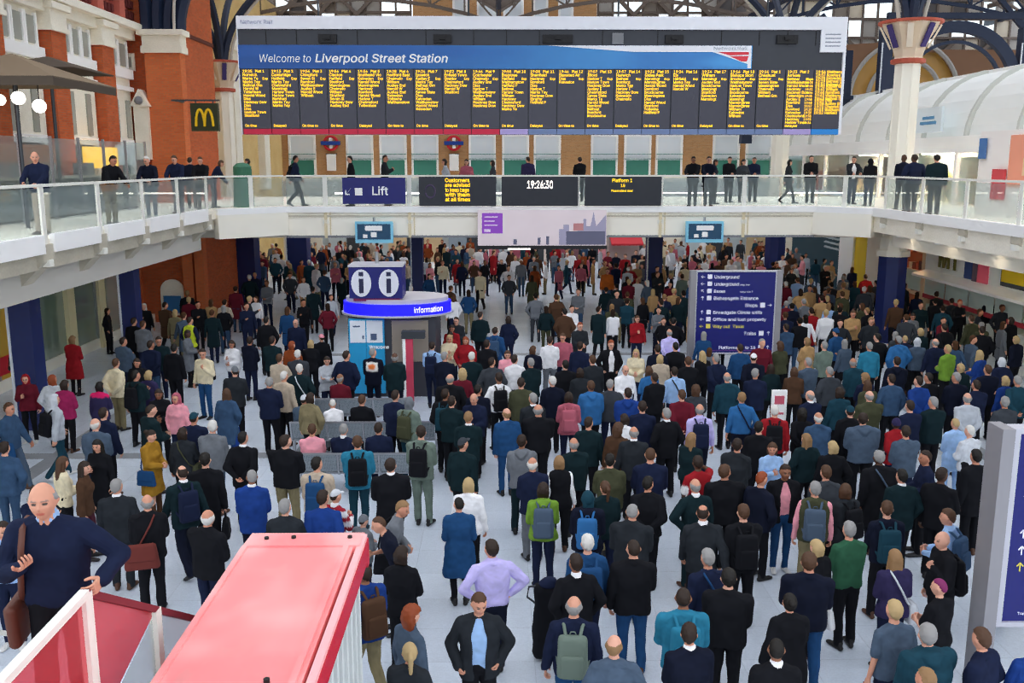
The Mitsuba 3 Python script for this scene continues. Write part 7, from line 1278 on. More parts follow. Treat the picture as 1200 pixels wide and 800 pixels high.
(8.43, 27.05, 0.0, 1.73, 'm', -13, ('short', 'd'), ('jk', 'denim'), ('trousers', 'black'), 'phone2', 1, 2, {'look': 12.0, 'turn': -4.0}, 'person in a denim blue jacket, just left of the person in the tan coat'),
(9.59, 26.15, 0.0, 1.76, 'm', -29, ('beanie', 'blue'), ('jk', 'blue'), ('trousers', 'black'), 'pocket', 1, 0, {'look': 9.0, 'turn': -1.0}, 'person in a blue jacket with blue hat'),
(8.53, 24.04, 0.0, 1.78, 'm', -18, ('short', 'g'), ('jk', 'sage'), ('trousers', 'black'), 'phone2', 1, 1, {'look': 15.0, 'turn': 0.0}, 'person in a grey-green jacket'),
(10.34, 25.1, 0.0, 1.8, 'm', -4, ('short', 'k'), ('jk', 'black'), ('trousers', 'black'), 'pocket', 1, 1, {'look': 4.0, 'turn': -26.0}, 'person in a black jacket, just in front of the cream and navy column'),
(15.37, 38.97, 0.0, 1.77, 'm', -8, ('short', 'd'), ('jk', 'red'), ('trousers', 'black'), 'walk', 2, 1, {'look': 3.0, 'turn': 6.0}, 'person in a red jacket, walking'),
(11.15, 29.11, 0.0, 1.81, 'm', 176, ('short', 'b'), ('jk', 'tan'), ('trousers', 'black'), 'phone', 1, 2, {'look': -6.0, 'turn': -3.0}, 'person in a tan jacket, facing the camera'),
(11.21, 27.79, 0.0, 1.81, 'm', 173, ('short', 'l'), ('jk', 'charcoal'), ('trousers', 'black'), 'behind', 1, 0, {'look': -5.0, 'turn': -20.0}, 'person in a charcoal jacket, facing the camera, just left of the orange food shop'),
(13.17, 29.37, 0.0, 1.68, 'w', 171, ('bob', 'd'), ('jk', 'grey'), ('trousers', 'black'), 'stand', 2, 2, {'look': -7.0, 'turn': 24.0}, 'person in a grey jacket, facing the camera'),
(12.23, 26.63, 0.0, 1.67, 'w', -15, ('bob', 'y'), ('jk', 'dteal'), ('trousers', 'black'), 'stand', 1, 0, {'look': 7.0, 'turn': -3.0}, 'person in a dark teal jacket, just left of the person in the yellow-green jacket'),
(12.91, 26.62, 0.0, 1.8, 'm', -13, ('short', 'd'), ('jk', 'black'), ('trousers', 'black'), 'behind', 1, 0, {'look': 6.0, 'turn': 10.0}, 'person in a black jacket, just behind the person in the yellow-green jacket'),
(14.54, 28.29, 0.0, 1.77, 'm', -16, ('short', 'b'), ('jk', 'olive'), ('trousers', 'black'), 'stand', 1, 1, {'look': 12.0, 'turn': 15.0}, 'person in an olive jacket, just behind the person in the yellow-green jacket'),
(13.85, 26.31, 0.0, 1.77, 'm', 13, ('short', 'd'), ('jk', 'black'), ('trousers', 'black'), 'mix', 1, 0, {'look': 14.0, 'turn': 2.0}, 'person in a black jacket, just right of the person in the yellow-green jacket'),
(15.75, 28.26, 0.0, 1.72, 'w', -28, ('bob', 'd'), ('jk', 'black'), ('trousers', 'black'), 'carry', 2, 0, {'baghand': 'l', 'look': 11.0, 'turn': 2.0}, 'person in a black jacket, second of these right of the person in the yellow-green jacket'),
(-5.79, 19.4, 0.0, 1.69, 'w', 9, ('long', 'b'), ('ct', 'denim'), ('leggings', 'blue'), 'mix', 1, 1, {'bag': 'hand_bag:royal', 'baglabel': 'royal blue handbag held by the person in a denim blue long coat', 'look': 8.0, 'turn': -11.0}, 'person in a denim blue long coat, royal blue handbag'),
(-7.26, 19.54, 0.0, 1.66, 'w', 167, ('bob', 'd'), ('jk', 'black'), ('trousers', 'black'), 'front', 1, 4, {'look': -0.0, 'turn': 5.0}, 'person in a black jacket, facing the camera, just behind the person in the mustard coat'),
(-6.71, 19.05, 0.0, 1.69, 'w', 195, ('hood', 'rose'), ('hd', 'pink'), ('jeans', 'navy'), 'mix', 1, 0, {'look': 2.0, 'turn': 2.0}, 'person in a pink hooded top with rose hood up, facing the camera'),
(-8.87, 20.36, 0.0, 1.62, 'w', 12, ('bob', 'k'), ('jk', 'purple'), ('trousers', 'black'), 'phone', 1, 2, {'print': 'hoodpink', 'look': 15.0, 'turn': -6.0}, 'person in a purple jacket, just in front of the person in the cream jacket'),
(-9.2, 22.1, 0.0, 1.78, 'm', 24, ('short', 'b'), ('jk', 'cream'), ('trousers', 'khaki'), 'behind', 1, 1, {'look': 8.0, 'turn': -17.0}, 'person in a cream jacket'),
(-11.78, 25.58, 0.0, 1.7, 'w', 10, ('bob', 'l'), ('ct', 'red'), ('leggings', 'black'), 'front', 1, 1, {'look': 6.0, 'turn': 1.0}, 'person in a red long coat'),
(-10.88, 21.17, 0.0, 1.62, 'w', 171, ('hood', 'red'), ('jk', 'dred'), ('jeans', 'black'), 'phone', 1, 1, {'look': -2.0, 'turn': -5.0}, 'person in a dark red jacket with red hood up, facing the camera'),
(-12.51, 24.09, 0.0, 1.75, 'm', 182, ('short', 'l'), ('jk', 'charcoal'), ('trousers', 'black'), 'phone2', 1, 0, {'look': 1.0, 'turn': 4.0}, 'person in a charcoal jacket, facing the camera, just left of the arched niche'),
(-10.09, 20.77, 0.0, 1.69, 'w', -1, ('long', 'r'), ('jk', 'silver'), ('trousers', 'black'), 'pocket', 1, 0, {'look': 14.0, 'turn': 35.0}, 'person in a silver grey jacket'),
(-9.64, 20.37, 0.0, 1.66, 'w', 5, ('bob', 'd'), ('jk', 'magenta'), ('trousers', 'black'), 'front', 1, 0, {'look': 8.0, 'turn': 10.0}, 'person in a magenta jacket'),
(-10.13, 24.94, 0.0, 1.77, 'm', 21, ('short', 'd'), ('jk', 'slate'), ('trousers', 'navy'), 'phone2', 1, 2, {'look': 14.0, 'turn': 17.0}, 'person in a slate blue jacket, just behind the person in the cream jacket'),
(-10.62, 27.68, 0.0, 1.76, 'm', 7, ('short', 'b'), ('jk', 'grey'), ('jeans', 'navy'), 'front', 1, 2, {'look': 9.0, 'turn': 10.0}, 'person in a grey jacket, just right of the navy column by the pilaster'),
(-11.03, 28.05, 0.0, 1.79, 'm', 17, ('short', 'd'), ('jk', 'black'), ('trousers', 'black'), 'phone', 1, 0, {'look': 3.0, 'turn': 0.0}, 'person in a black jacket, just in front of the navy column by the pilaster'),
(-8.9, 22.68, 0.0, 1.67, 'w', 179, ('bob', 'd'), ('jk', 'black'), ('trousers', 'black'), 'stand', 1, 2, {'look': 2.0, 'turn': 1.0}, 'person in a black jacket, facing the camera, fourth of these behind the red glass balustrade'),
(-8.23, 20.8, 0.0, 1.77, 'm', 18, ('short', 'k'), ('jk', 'dteal'), ('trousers', 'black'), 'phone', 1, 2, {'bag': 'backpack:black', 'baglabel': 'black backpack worn by the person in a dark teal jacket', 'look': 13.0, 'turn': 19.0}, 'person in a dark teal jacket, black backpack'),
(-8.15, 21.35, 0.0, 1.65, 'w', 11, ('bob', 'y'), ('jk', 'purple'), ('jeans', 'navy'), 'carry', 1, 0, {'baghand': 'l', 'look': 3.0, 'turn': 0.0}, 'person in a purple jacket, just right of the person in the cream jacket'),
(-9.42, 28.28, 0.0, 1.77, 'm', 23, ('short', 'd'), ('gi', 'hivis'), ('trousers', 'black'), 'pocket', 1, 0, {'inner': 'navy', 'look': 2.0, 'turn': 7.0}, 'person in a high visibility yellow gilet'),
(-7.44, 23.21, 0.0, 1.8, 'm', 199, ('short', 'd'), ('ju', 'cream'), ('jeans', 'blue'), 'strap', 1, 0, {'bag': 'backpack:black', 'collar': '', 'baglabel': 'black backpack worn by the person in a cream jumper', 'look': -8.0, 'turn': -25.0}, 'person in a cream jumper, black backpack, facing the camera, hand on a bag strap'),
(-8.97, 26.63, 0.0, 1.67, 'w', 89, ('bob', 'd'), ('ct', 'grey'), ('leggings', 'black'), 'front', 1, 5, {'look': 2.0, 'turn': 11.0}, 'person in a grey long coat, turned right'),
(-7.28, 25.2, 0.0, 1.64, 'w', 198, ('bob', 'd'), ('jk', 'white'), ('jeans', 'navy'), 'phone2', 1, 3, {'look': -6.0, 'turn': -5.0}, 'person in a white jacket, facing the camera'),
(-6.09, 21.15, 0.0, 1.79, 'm', 5, ('cap', 'grey'), ('jk', 'charcoal'), ('trousers', 'black'), 'phone', 1, 1, {'look': 14.0, 'turn': -30.0}, 'person in a charcoal jacket with grey cap'),
(-9.19, 24.39, 0.0, 1.78, 'm', 7, ('short', 'd'), ('jk', 'navy'), ('jeans', 'denim'), 'behind', 1, 3, {'look': 9.0, 'turn': 23.0}, 'person in a navy jacket, just right of the person in the cream jacket'),
(-8.44, 23.95, 0.0, 1.77, 'm', 13, ('short', 'k'), ('jk', 'black'), ('trousers', 'black'), 'carry', 1, 0, {'baghand': 'l', 'look': 9.0, 'turn': -21.0}, 'person in a black jacket, just behind the person in the pink hooded top'),
(-9.21, 25.05, 0.0, 1.77, 'm', 167, ('short', 'd'), ('jk', 'dteal'), ('jeans', 'navy'), 'phone', 1, 2, {'look': -3.0, 'turn': -16.0}, 'person in a dark teal jacket, facing the camera'),
(-6.76, 25.01, 0.0, 1.77, 'm', 23, ('short', 'd'), ('jk', 'dnavy'), ('jeans', 'navy'), 'front', 1, 3, {'look': 12.0, 'turn': -27.0}, 'person in a dark navy jacket, just left of the person in the pink cap'),
(-5.4, 22.6, 0.0, 1.78, 'm', 20, ('short', 'b'), ('jk', 'beige'), ('trousers', 'black'), 'phone2', 1, 1, {'look': 15.0, 'turn': -3.0}, 'person in a beige jacket, just left of the person in the pink cap'),
(-5.04, 23.03, 0.0, 1.79, 'm', -2, ('short', 'w'), ('jk', 'dgrey'), ('trousers', 'black'), 'front', 1, 2, {'look': 8.0, 'turn': 3.0}, 'person in a dark grey jacket, just left of the person in the pink cap'),
(-6.09, 27.8, 0.0, 1.79, 'm', 188, ('bald', 'g'), ('jk', 'navy'), ('trousers', 'black'), 'carry', 1, 1, {'baghand': 'l', 'look': 2.0, 'turn': 5.0}, 'person in a navy jacket, facing the camera, just right of the arched niche'),
(-5.57, 24.76, 0.0, 1.69, 'w', 22, ('bob', 'r'), ('jk', 'rust'), ('trousers', 'black'), 'phone', 1, 0, {'look': 14.0, 'turn': 17.0}, 'person in a rust jacket'),
(-4.97, 25.85, 0.0, 1.68, 'w', -4, ('cap', 'pink'), ('jk', 'black'), ('jeans', 'navy'), 'carry', 1, 1, {'baghand': 'l', 'look': 4.0, 'turn': -27.0}, 'person in a black jacket with pink cap'),
(-5.12, 25.08, 0.0, 1.66, 'w', 0, ('bob', 'y'), ('jk', 'black'), ('trousers', 'black'), 'front', 1, 0, {'look': 11.0, 'turn': 2.0}, 'person in a black jacket, just left of the person in the pink cap'),
(-7.07, 28.17, 0.0, 1.79, 'm', -8, ('short', 'k'), ('jk', 'black'), ('trousers', 'black'), 'mix', 1, 1, {'look': 5.0, 'turn': 17.0}, 'person in a black jacket, just right of the person in the yellow high visibility vest'),
(-6.11, 24.87, 0.0, 1.8, 'm', 13, ('short', 'd'), ('jk', 'dteal'), ('trousers', 'black'), 'front', 1, 0, {'look': 13.0, 'turn': 4.0}, 'person in a dark teal jacket, just left of the person in the pink cap'),
(-1.4, 26.3, 0.0, 1.67, 'w', 184, ('bob', 'd'), ('ju', 'red'), ('jeans', 'navy'), 'phone2', 1, 2, {'collar': '', 'look': -1.0, 'turn': 1.0}, 'person in a red jumper, facing the camera, just behind the person with the olive backpack'),
(-0.93, 25.46, 0.0, 1.68, 'w', 183, ('bob', 'r'), ('jk', 'red'), ('jeans', 'navy'), 'pocket', 1, 0, {'look': 1.0, 'turn': 6.0}, 'person in a red jacket, facing the camera, just in front of the slim navy column'),
(-1.32, 28.32, 0.0, 1.75, 'm', 180, ('short', 'd'), ('jk', 'charcoal'), ('jeans', 'navy'), 'front', 1, 1, {'look': 4.0, 'turn': 20.0}, 'person in a charcoal jacket, facing the camera, just in front of the slim navy column'),
(-1.4, 27.24, 0.0, 1.7, 'w', 179, ('bob', 'd'), ('ju', 'red'), ('trousers', 'black'), 'front', 1, 3, {'collar': '', 'look': 1.0, 'turn': 0.0}, 'person in a red jumper, facing the camera, just in front of the slim navy column'),
(-1.4, 25.75, 0.0, 1.68, 'w', 171, ('bob', 'y'), ('jk', 'cream'), ('jeans', 'navy'), 'phone2', 1, 2, {'look': 2.0, 'turn': 9.0}, 'person in a cream jacket, facing the camera, just behind the person with the olive backpack'),
(-0.13, 26.37, 0.0, 1.77, 'm', 10, ('short', 'd'), ('jk', 'blue'), ('trousers', 'navy'), 'carry', 1, 1, {'bag': 'backpack:denim', 'baglabel': 'denim blue backpack worn by the person in a blue jacket', 'baghand': 'l', 'look': 7.0, 'turn': 3.0}, 'person in a blue jacket, denim blue backpack'),
(0.21, 23.6, 0.0, 1.66, 'w', 186, ('bob', 'b'), ('jk', 'pink'), ('jeans', 'navy'), 'stand', 1, 1, {'look': 2.0, 'turn': -7.0}, 'person in a pink jacket, facing the camera'),
(-0.6, 29.13, 0.0, 1.78, 'm', 10, ('short', 'd'), ('jk', 'dteal'), ('trousers', 'black'), 'phone', 1, 1, {'look': 4.0, 'turn': 17.0}, 'person in a dark teal jacket, just left of the person in the white jumper'),
(0.28, 28.99, 0.0, 1.66, 'w', 7, ('bob', 'd'), ('jk', 'navy'), ('jeans', 'navy'), 'mix', 1, 2, {'look': 3.0, 'turn': -1.0}, 'person in a navy jacket, just left of the person in the white jumper'),
(1.75, 25.41, 0.0, 1.77, 'm', 194, ('short', 'b'), ('jk', 'rose'), ('jeans', 'navy'), 'mix', 1, 0, {'look': -5.0, 'turn': 5.0}, 'person in a rose jacket, facing the camera, just left of the white-edged navy column'),
(2.38, 27.32, 0.0, 1.75, 'm', 163, ('short', 'r'), ('jk', 'charcoal'), ('trousers', 'black'), 'front', 1, 1, {'look': -0.0, 'turn': -5.0}, 'person in a charcoal jacket, facing the camera, just left of the white-edged navy column'),
(2.1, 29.8, 0.0, 1.78, 'm', -2, ('short', 'k'), ('jk', 'brown'), ('trousers', 'black'), 'pocket', 1, 1, {'look': 13.0, 'turn': -11.0}, 'person in a brown jacket, just behind the person in the white jumper'),
(4.34, 29.12, 0.0, 1.66, 'w', 181, ('bob', 'b'), ('jk', 'red'), ('jeans', 'navy'), 'phone', 1, 1, {'look': 2.0, 'turn': -7.0}, 'person in a red jacket, facing the camera, just in front of the white-edged navy column'),
(5.27, 27.91, 0.0, 1.78, 'm', 7, ('short', 'k'), ('jk', 'black'), ('trousers', 'black'), 'mix', 1, 0, {'look': 9.0, 'turn': 15.0}, 'person in a black jacket, just in front of the white-edged navy column'),
(4.09, 23.73, 0.0, 1.76, 'm', 1, ('short', 'd'), ('jk', 'dnavy'), ('trousers', 'black'), 'stand', 1, 2, {'look': 7.0, 'turn': -2.0}, 'person in a dark navy jacket, just behind the person in the royal blue padded jacket'),
(2.1, 24.04, 0.0, 1.79, 'm', 25, ('short', 'd'), ('jk', 'navy'), ('trousers', 'black'), 'stand', 1, 0, {'look': 13.0, 'turn': -7.0}, 'person in a navy jacket, just right of the person in the white jumper'),
(1.57, 21.84, 0.0, 1.76, 'm', -1, ('short', 'k'), ('jk', 'black'), ('trousers', 'black'), 'stand', 1, 1, {'look': 14.0, 'turn': -13.0}, 'person in a black jacket, just in front of the person in the white jumper'),
(-0.18, 22.18, 0.0, 1.76, 'm', -4, ('short', 'd'), ('jk', 'dgrey'), ('trousers', 'black'), 'pocket', 1, 0, {'look': 12.0, 'turn': 36.0}, 'person in a dark grey jacket, just left of the person in the white jumper'),
(-0.46, 19.36, 0.0, 1.76, 'm', 2, ('short', 'k'), ('jk', 'dnavy'), ('trousers', 'black'), 'phone', 1, 2, {'look': 2.0, 'turn': 22.0}, 'person in a dark navy jacket, just right of the person with the olive backpack'),
(-0.97, 18.32, 0.0, 1.78, 'm', 20, ('short', 'd'), ('jk', 'dteal'), ('trousers', 'black'), 'front', 0, 1, {'look': 13.0, 'turn': -6.0}, 'person in a dark teal jacket, just right of the person with the olive backpack'),
(1.88, 21.35, 0.0, 1.68, 'w', -6, ('bob', 'd'), ('jk', 'charcoal'), ('trousers', 'black'), 'front', 1, 0, {'look': 13.0, 'turn': 3.0}, 'person in a charcoal jacket, just behind the person in the sky blue padded jacket'),
(4.04, 23.03, 0.0, 1.65, 'w', 1, ('bob', 'y'), ('jk', 'beige'), ('trousers', 'black'), 'carry', 1, 2, {'baghand': 'l', 'look': 5.0, 'turn': 20.0}, 'person in a beige jacket, just right of the person in the royal blue padded jacket'),
(4.76, 41.13, 0.0, 1.8, 'm', 175, ('short', 'b'), ('jk', 'orange'), ('jeans', 'denim'), 'stand', 2, 1, {'look': 4.0, 'turn': 11.0}, 'person in an orange jacket, facing the camera'),
(6.98, 12.18, 0.0, 1.79, 'm', -3, ('short', 'd'), ('jk', 'charcoal'), ('trousers', 'black'), 'pocket', 0, 0, {'look': 3.0, 'turn': -37.0}, 'person in a charcoal jacket, just behind the direction board at the right edge'),
(10.31, 19.61, 0.0, 1.77, 'm', -6, ('short', 'd'), ('jk', 'navy'), ('trousers', 'black'), 'phone2', 1, 2, {'look': 14.0, 'turn': -6.0}, 'person in a navy jacket, just behind the person in the pale grey jumper'),
(8.09, 17.8, 0.0, 1.79, 'm', -16, ('short', 'd'), ('jk', 'navy'), ('trousers', 'black'), 'front', 1, 1, {'look': 7.0, 'turn': 9.0}, 'person in a navy jacket, just behind the person in the purple hat and red jacket'),
(7.21, 19.24, 0.0, 1.71, 'w', 0, ('bob', 'd'), ('jk', 'teal'), ('trousers', 'black'), 'phone', 1, 2, {'look': 2.0, 'turn': 4.0}, 'person in a teal jacket, just left of the person in the slate padded jacket'),
(9.22, 19.98, 0.0, 1.77, 'm', -13, ('short', 'd'), ('jk', 'royal'), ('trousers', 'black'), 'behind', 1, 1, {'look': 15.0, 'turn': -16.0}, 'person in a royal blue jacket, just left of the person in the yellow-green jacket'),
(4.73, 16.46, 0.0, 1.75, 'm', 11, ('short', 'k'), ('jk', 'black'), ('trousers', 'black'), 'phone2', 0, 1, {'look': 14.0, 'turn': 18.0}, 'person in a black jacket, just in front of the person in the sky blue shirt'),
(2.23, 13.43, 0.0, 1.75, 'm', 6, ('short', 'k'), ('jk', 'black'), ('trousers', 'black'), 'behind', 0, 2, {'look': 4.0, 'turn': 24.0}, 'person in a black jacket, just in front of the tall person in the navy jumper'),
(1.65, 16.8, 0.0, 1.75, 'm', 11, ('short', 'd'), ('jk', 'dteal'), ('trousers', 'black'), 'stand', 0, 0, {'look': 5.0, 'turn': 15.0}, 'person in a dark teal jacket, just in front of the white-edged navy column'),
(-10.1, 21.05, 4.83, 1.8, 'm', 180, ('bald', 'g'), ('ju', 'navy'), ('trousers', 'beige'), 'rail', 1, 0, {'lean': 0.1, 'collar': 'navy', 'face': 1, 'look': -5.0, 'turn': -25.0}, 'person in a navy jumper, facing the camera'),
(-9.95, 24.39, 4.83, 1.76, 'm', 118, ('short', 'k'), ('jk', 'black'), ('trousers', 'khaki'), 'rail', 1, 3, {'lean': 0.3, 'print': 'twotone', 'look': -5.0, 'turn': -12.0}, 'person in a black jacket, turned right'),
(-9.95, 27.34, 4.83, 1.75, 'm', 182, ('short', 'w'), ('ju', 'dnavy'), ('jeans', 'slate'), 'rail', 1, 0, {'lean': 0.25, 'collar': '', 'look': -5.0, 'turn': 17.0}, 'person in a dark navy jumper, facing the camera'),
(-9.95, 29.66, 4.83, 1.79, 'm', 183, ('short', 'b'), ('jk', 'navy'), ('trousers', 'navy'), 'rail', 1, 0, {'lean': 0.25, 'look': -5.0, 'turn': 13.0}, 'person in a navy jacket, facing the camera, just left of the green bin'),
(-10.6, 32.91, 4.83, 1.72, 'm', -11, ('short', 'd'), ('jk', 'dnavy'), ('trousers', 'black'), 'pocket', 1, 1, {'look': 3.0, 'turn': 4.0}, 'person in a dark navy jacket, just in front of the yellow arched letter sign'),
(-9.95, 32.02, 4.83, 1.75, 'm', 169, ('short', 'b'), ('jk', 'black'), ('trousers', 'black'), 'rail', 1, 1, {'lean': 0.2, 'look': -5.0, 'turn': -12.0}, 'person in a black jacket, facing the camera, just behind the green bin'),
(-9.95, 33.22, 4.83, 1.71, 'w', 68, ('bob', 'b'), ('jk', 'navy'), ('trousers', 'navy'), 'rail', 1, 0, {'lean': 0.45, 'look': -5.0, 'turn': 9.0}, 'person in a navy jacket, turned right'),
(-9.21, 35.2, 4.83, 1.69, 'w', -106, ('bob', 'd'), ('jk', 'grey'), ('jeans', 'navy'), 'front', 1, 2, {'look': 3.0, 'turn': -3.0}, 'person in a grey jacket, turned left'),
(-7.36, 34.6, 4.83, 1.79, 'm', 72, ('short', 'k'), ('jk', 'navy'), ('trousers', 'black'), 'walk', 1, 2, {'bag': 'backpack:black', 'baglabel': 'black backpack worn by the person in a navy jacket', 'look': 2.0, 'turn': -10.0}, 'person in a navy jacket, black backpack, turned right, walking'),
(-5.33, 34.4, 4.83, 1.78, 'm', -94, ('short', 'k'), ('jk', 'black'), ('trousers', 'black'), 'mix', 1, 1, {'look': 0.0, 'turn': -11.0}, 'person in a black jacket, turned left'),
(-4.16, 34.8, 4.83, 1.81, 'm', 91, ('short', 'd'), ('jk', 'charcoal'), ('trousers', 'black'), 'phone', 1, 2, {'look': 5.0, 'turn': 13.0}, 'person in a charcoal jacket, turned right, just behind the Lift sign'),
(-1.96, 34.8, 4.83, 1.68, 'w', -93, ('bob', 'd'), ('jk', 'lgrey'), ('trousers', 'black'), 'behind', 1, 0, {'look': 2.0, 'turn': -1.0}, 'person in a pale grey jacket, turned left'),
(-1.2, 35.4, 4.83, 1.67, 'w', 179, ('bob', 'd'), ('jk', 'rose'), ('trousers', 'black'), 'stand', 1, 1, {'look': 5.0, 'turn': 13.0}, 'person in a rose jacket, facing the camera, just behind the orange text display'),
(-0.23, 37.0, 4.83, 1.64, 'w', -88, ('bob', 'd'), ('jk', 'dgrey'), ('trousers', 'black'), 'front', 1, 1, {'look': 8.0, 'turn': 28.0}, 'person in a dark grey jacket, turned left'),
(1.15, 38.0, 4.83, 1.77, 'm', -8, ('short', 'd'), ('jk', 'purple'), ('trousers', 'black'), 'carry', 1, 1, {'baghand': 'l', 'look': 3.0, 'turn': -21.0}, 'person in a purple jacket, just behind the clock display'),
(3.27, 38.5, 4.83, 1.76, 'm', -17, ('short', 'd'), ('jk', 'black'), ('trousers', 'black'), 'phone2', 1, 1, {'look': 8.0, 'turn': 18.0}, 'person in a black jacket, just right of the clock display'),
(6.98, 34.2, 4.83, 1.76, 'm', 200, ('short', 'k'), ('jk', 'black'), ('trousers', 'black'), 'rail', 1, 4, {'look': -3.0, 'turn': -16.0}, 'person in a black jacket, facing the camera, just right of the amber display'),
(7.53, 34.2, 4.83, 1.76, 'm', 182, ('short', 'd'), ('jk', 'dnavy'), ('trousers', 'black'), 'rail', 1, 1, {'look': 2.0, 'turn': -6.0}, 'person in a dark navy jacket, facing the camera'),
(8.16, 36.0, 4.83, 1.66, 'w', 99, ('bob', 'd'), ('jk', 'charcoal'), ('trousers', 'black'), 'behind', 1, 3, {'look': -1.0, 'turn': 16.0}, 'person in a charcoal jacket, turned right, just right of the amber display'),
(9.07, 37.5, 4.83, 1.77, 'm', 166, ('short', 'd'), ('jk', 'black'), ('trousers', 'black'), 'front', 1, 1, {'look': -6.0, 'turn': 10.0}, 'person in a black jacket, facing the camera, second of these right of the amber display'),
(9.62, 37.5, 4.83, 1.68, 'w', 164, ('bob', 'k'), ('jk', 'dgrey'), ('trousers', 'black'), 'pocket', 1, 1, {'look': -1.0, 'turn': -13.0}, 'person in a dark grey jacket, facing the camera'),
(10.18, 38.0, 4.83, 1.75, 'm', 182, ('short', 'd'), ('jk', 'navy'), ('trousers', 'black'), 'front', 1, 2, {'look': -0.0, 'turn': 15.0}, 'person in a navy jacket, facing the camera, just right of the amber display'),
(11.13, 36.5, 4.83, 1.66, 'w', 93, ('bob', 'k'), ('lc', 'charcoal'), ('leggings', 'black'), 'walk', 1, 1, {'look': 1.0, 'turn': 2.0}, 'person in a charcoal long jacket, turned right, walking'),
(12.14, 37.0, 4.83, 1.81, 'm', 190, ('short', 'd'), ('jk', 'black'), ('trousers', 'black'), 'front', 1, 1, {'look': 3.0, 'turn': -13.0}, 'person in a black jacket, facing the camera, just left of the right cream column'),
(13.4, 35.93, 4.83, 1.78, 'm', 182, ('short', 'd'), ('su', 'charcoal'), ('trousers', 'navy'), 'rail', 1, 1, {'open': 'white', 'look': -6.0, 'turn': 26.0}, 'person in a charcoal suit jacket open over a white shirt, facing the camera'),
(13.4, 34.26, 4.83, 1.69, 'w', 8, ('hood', 'black'), ('jk', 'black'), ('jeans', 'navy'), 'phone2', 1, 2, {'look': 12.0, 'turn': -1.0}, 'person in a black jacket with black hood up'),
(13.5, 31.68, 4.83, 1.8, 'm', 7, ('short', 'b'), ('jk', 'dnavy'), ('trousers', 'black'), 'front', 1, 5, {'look': 4.0, 'turn': -18.0}, 'person in a dark navy jacket, just left of the rightmost person on the balcony'),
(13.3, 30.4, 4.83, 1.8, 'm', -12, ('short', 'd'), ('jk', 'navy'), ('trousers', 'black'), 'pocket', 1, 5, {'build': 1.15, 'look': 7.0, 'turn': 0.0}, 'person in a navy jacket, just left of the rightmost person on the balcony'),
(13.3, 28.84, 4.83, 1.79, 'm', 3, ('short', 'k'), ('jk', 'dteal'), ('trousers', 'black'), 'carry', 1, 1, {'build': 1.1, 'baghand': 'l', 'look': 7.0, 'turn': 11.0}, 'person in a dark teal jacket, just right of the right cream column'),
]
FAR = [
(10.14, 29.97, 0, 'm', 'd', 'red', 'denim'),
(11.12, 30.14, 0, 'm', 'k', 'black', 'black'),
(-10.5, 30.16, 0, 'w', 'y', 'khaki', 'black'),
(3.25, 30.32, 0, 'm', 'd', 'dteal', 'black'),
(3.74, 30.42, 0, 'w', 'd', 'white', 'black'),
(16.65, 30.53, 180, 'm', 'b', 'charcoal', 'black'),
(9.75, 30.76, 0, 'm', 'k', 'dnavy', 'black'),
(2.41, 30.94, 180, 'm', 'd', 'white', 'black'),
(-8.45, 31.15, 180, 'm', 'd', 'navy', 'navy'),
(-13.22, 31.42, 90, 'w', 'd', 'black', 'black'),
(1.58, 31.46, 0, 'w', 'd', 'dteal', 'olive'),
(15.72, 31.54, 180, 'm', 'r', 'black', 'black'),
(-11.32, 31.59, 0, 'm', 'd', 'brown', 'black'),
(11.28, 31.61, 0, 'w', 'l', 'lblue', 'navy'),
(5.53, 31.69, 0, 'm', 'd', 'dteal', 'black'),
(-5.86, 31.76, 0, 'w', 'd', 'dred', 'black'),
(15.0, 31.76, 0, 'm', 'k', 'black', 'black'),
(-10.27, 31.79, 180, 'm', 'k', 'black', 'black'),
(17.0, 32.03, 0, 'm', 'k', 'black', 'black'),
(4.43, 32.2, 0, 'm', 'd', 'teal', 'black'),
(-9.51, 32.28, 0, 'm', 'd', 'beige', 'navy'),
(-10.08, 32.6, 0, 'w', 'b', 'tan', 'black'),
(-8.88, 34.07, 180, 'w', 'b', 'white', 'navy'),
(-6.19, 34.32, 180, 'w', 'd', 'lgrey', 'navy'),
(-7.02, 35.2, 0, 'm', 'k', 'dteal', 'black'),
(-9.13, 36.79, 180, 'm', 'b', 'grey', 'navy'),
(12.32, 38.41, 0, 'm', 'b', 'lblue', 'navy'),
(5.82, 39.09, 180, 'w', 'y', 'white', 'white'),
(-8.19, 39.18, 180, 'w', 'b', 'white', 'tan'),
(7.75, 39.45, 0, 'm', 'd', 'sage', 'teal'),
(-0.82, 40.51, 180, 'm', 'd', 'cream', 'black'),
(-7.59, 40.63, 0, 'm', 'b', 'denim', 'navy'),
(0.41, 42.33, 180, 'm', 'd', 'white', 'black'),
(6.01, 42.82, 180, 'w', 'd', 'red', 'black'),
(5.39, 43.2, 0, 'm', 'd', 'navy', 'navy'),
(-2.08, 46.44, 180, 'w', 'b', 'red', 'grey'),
]

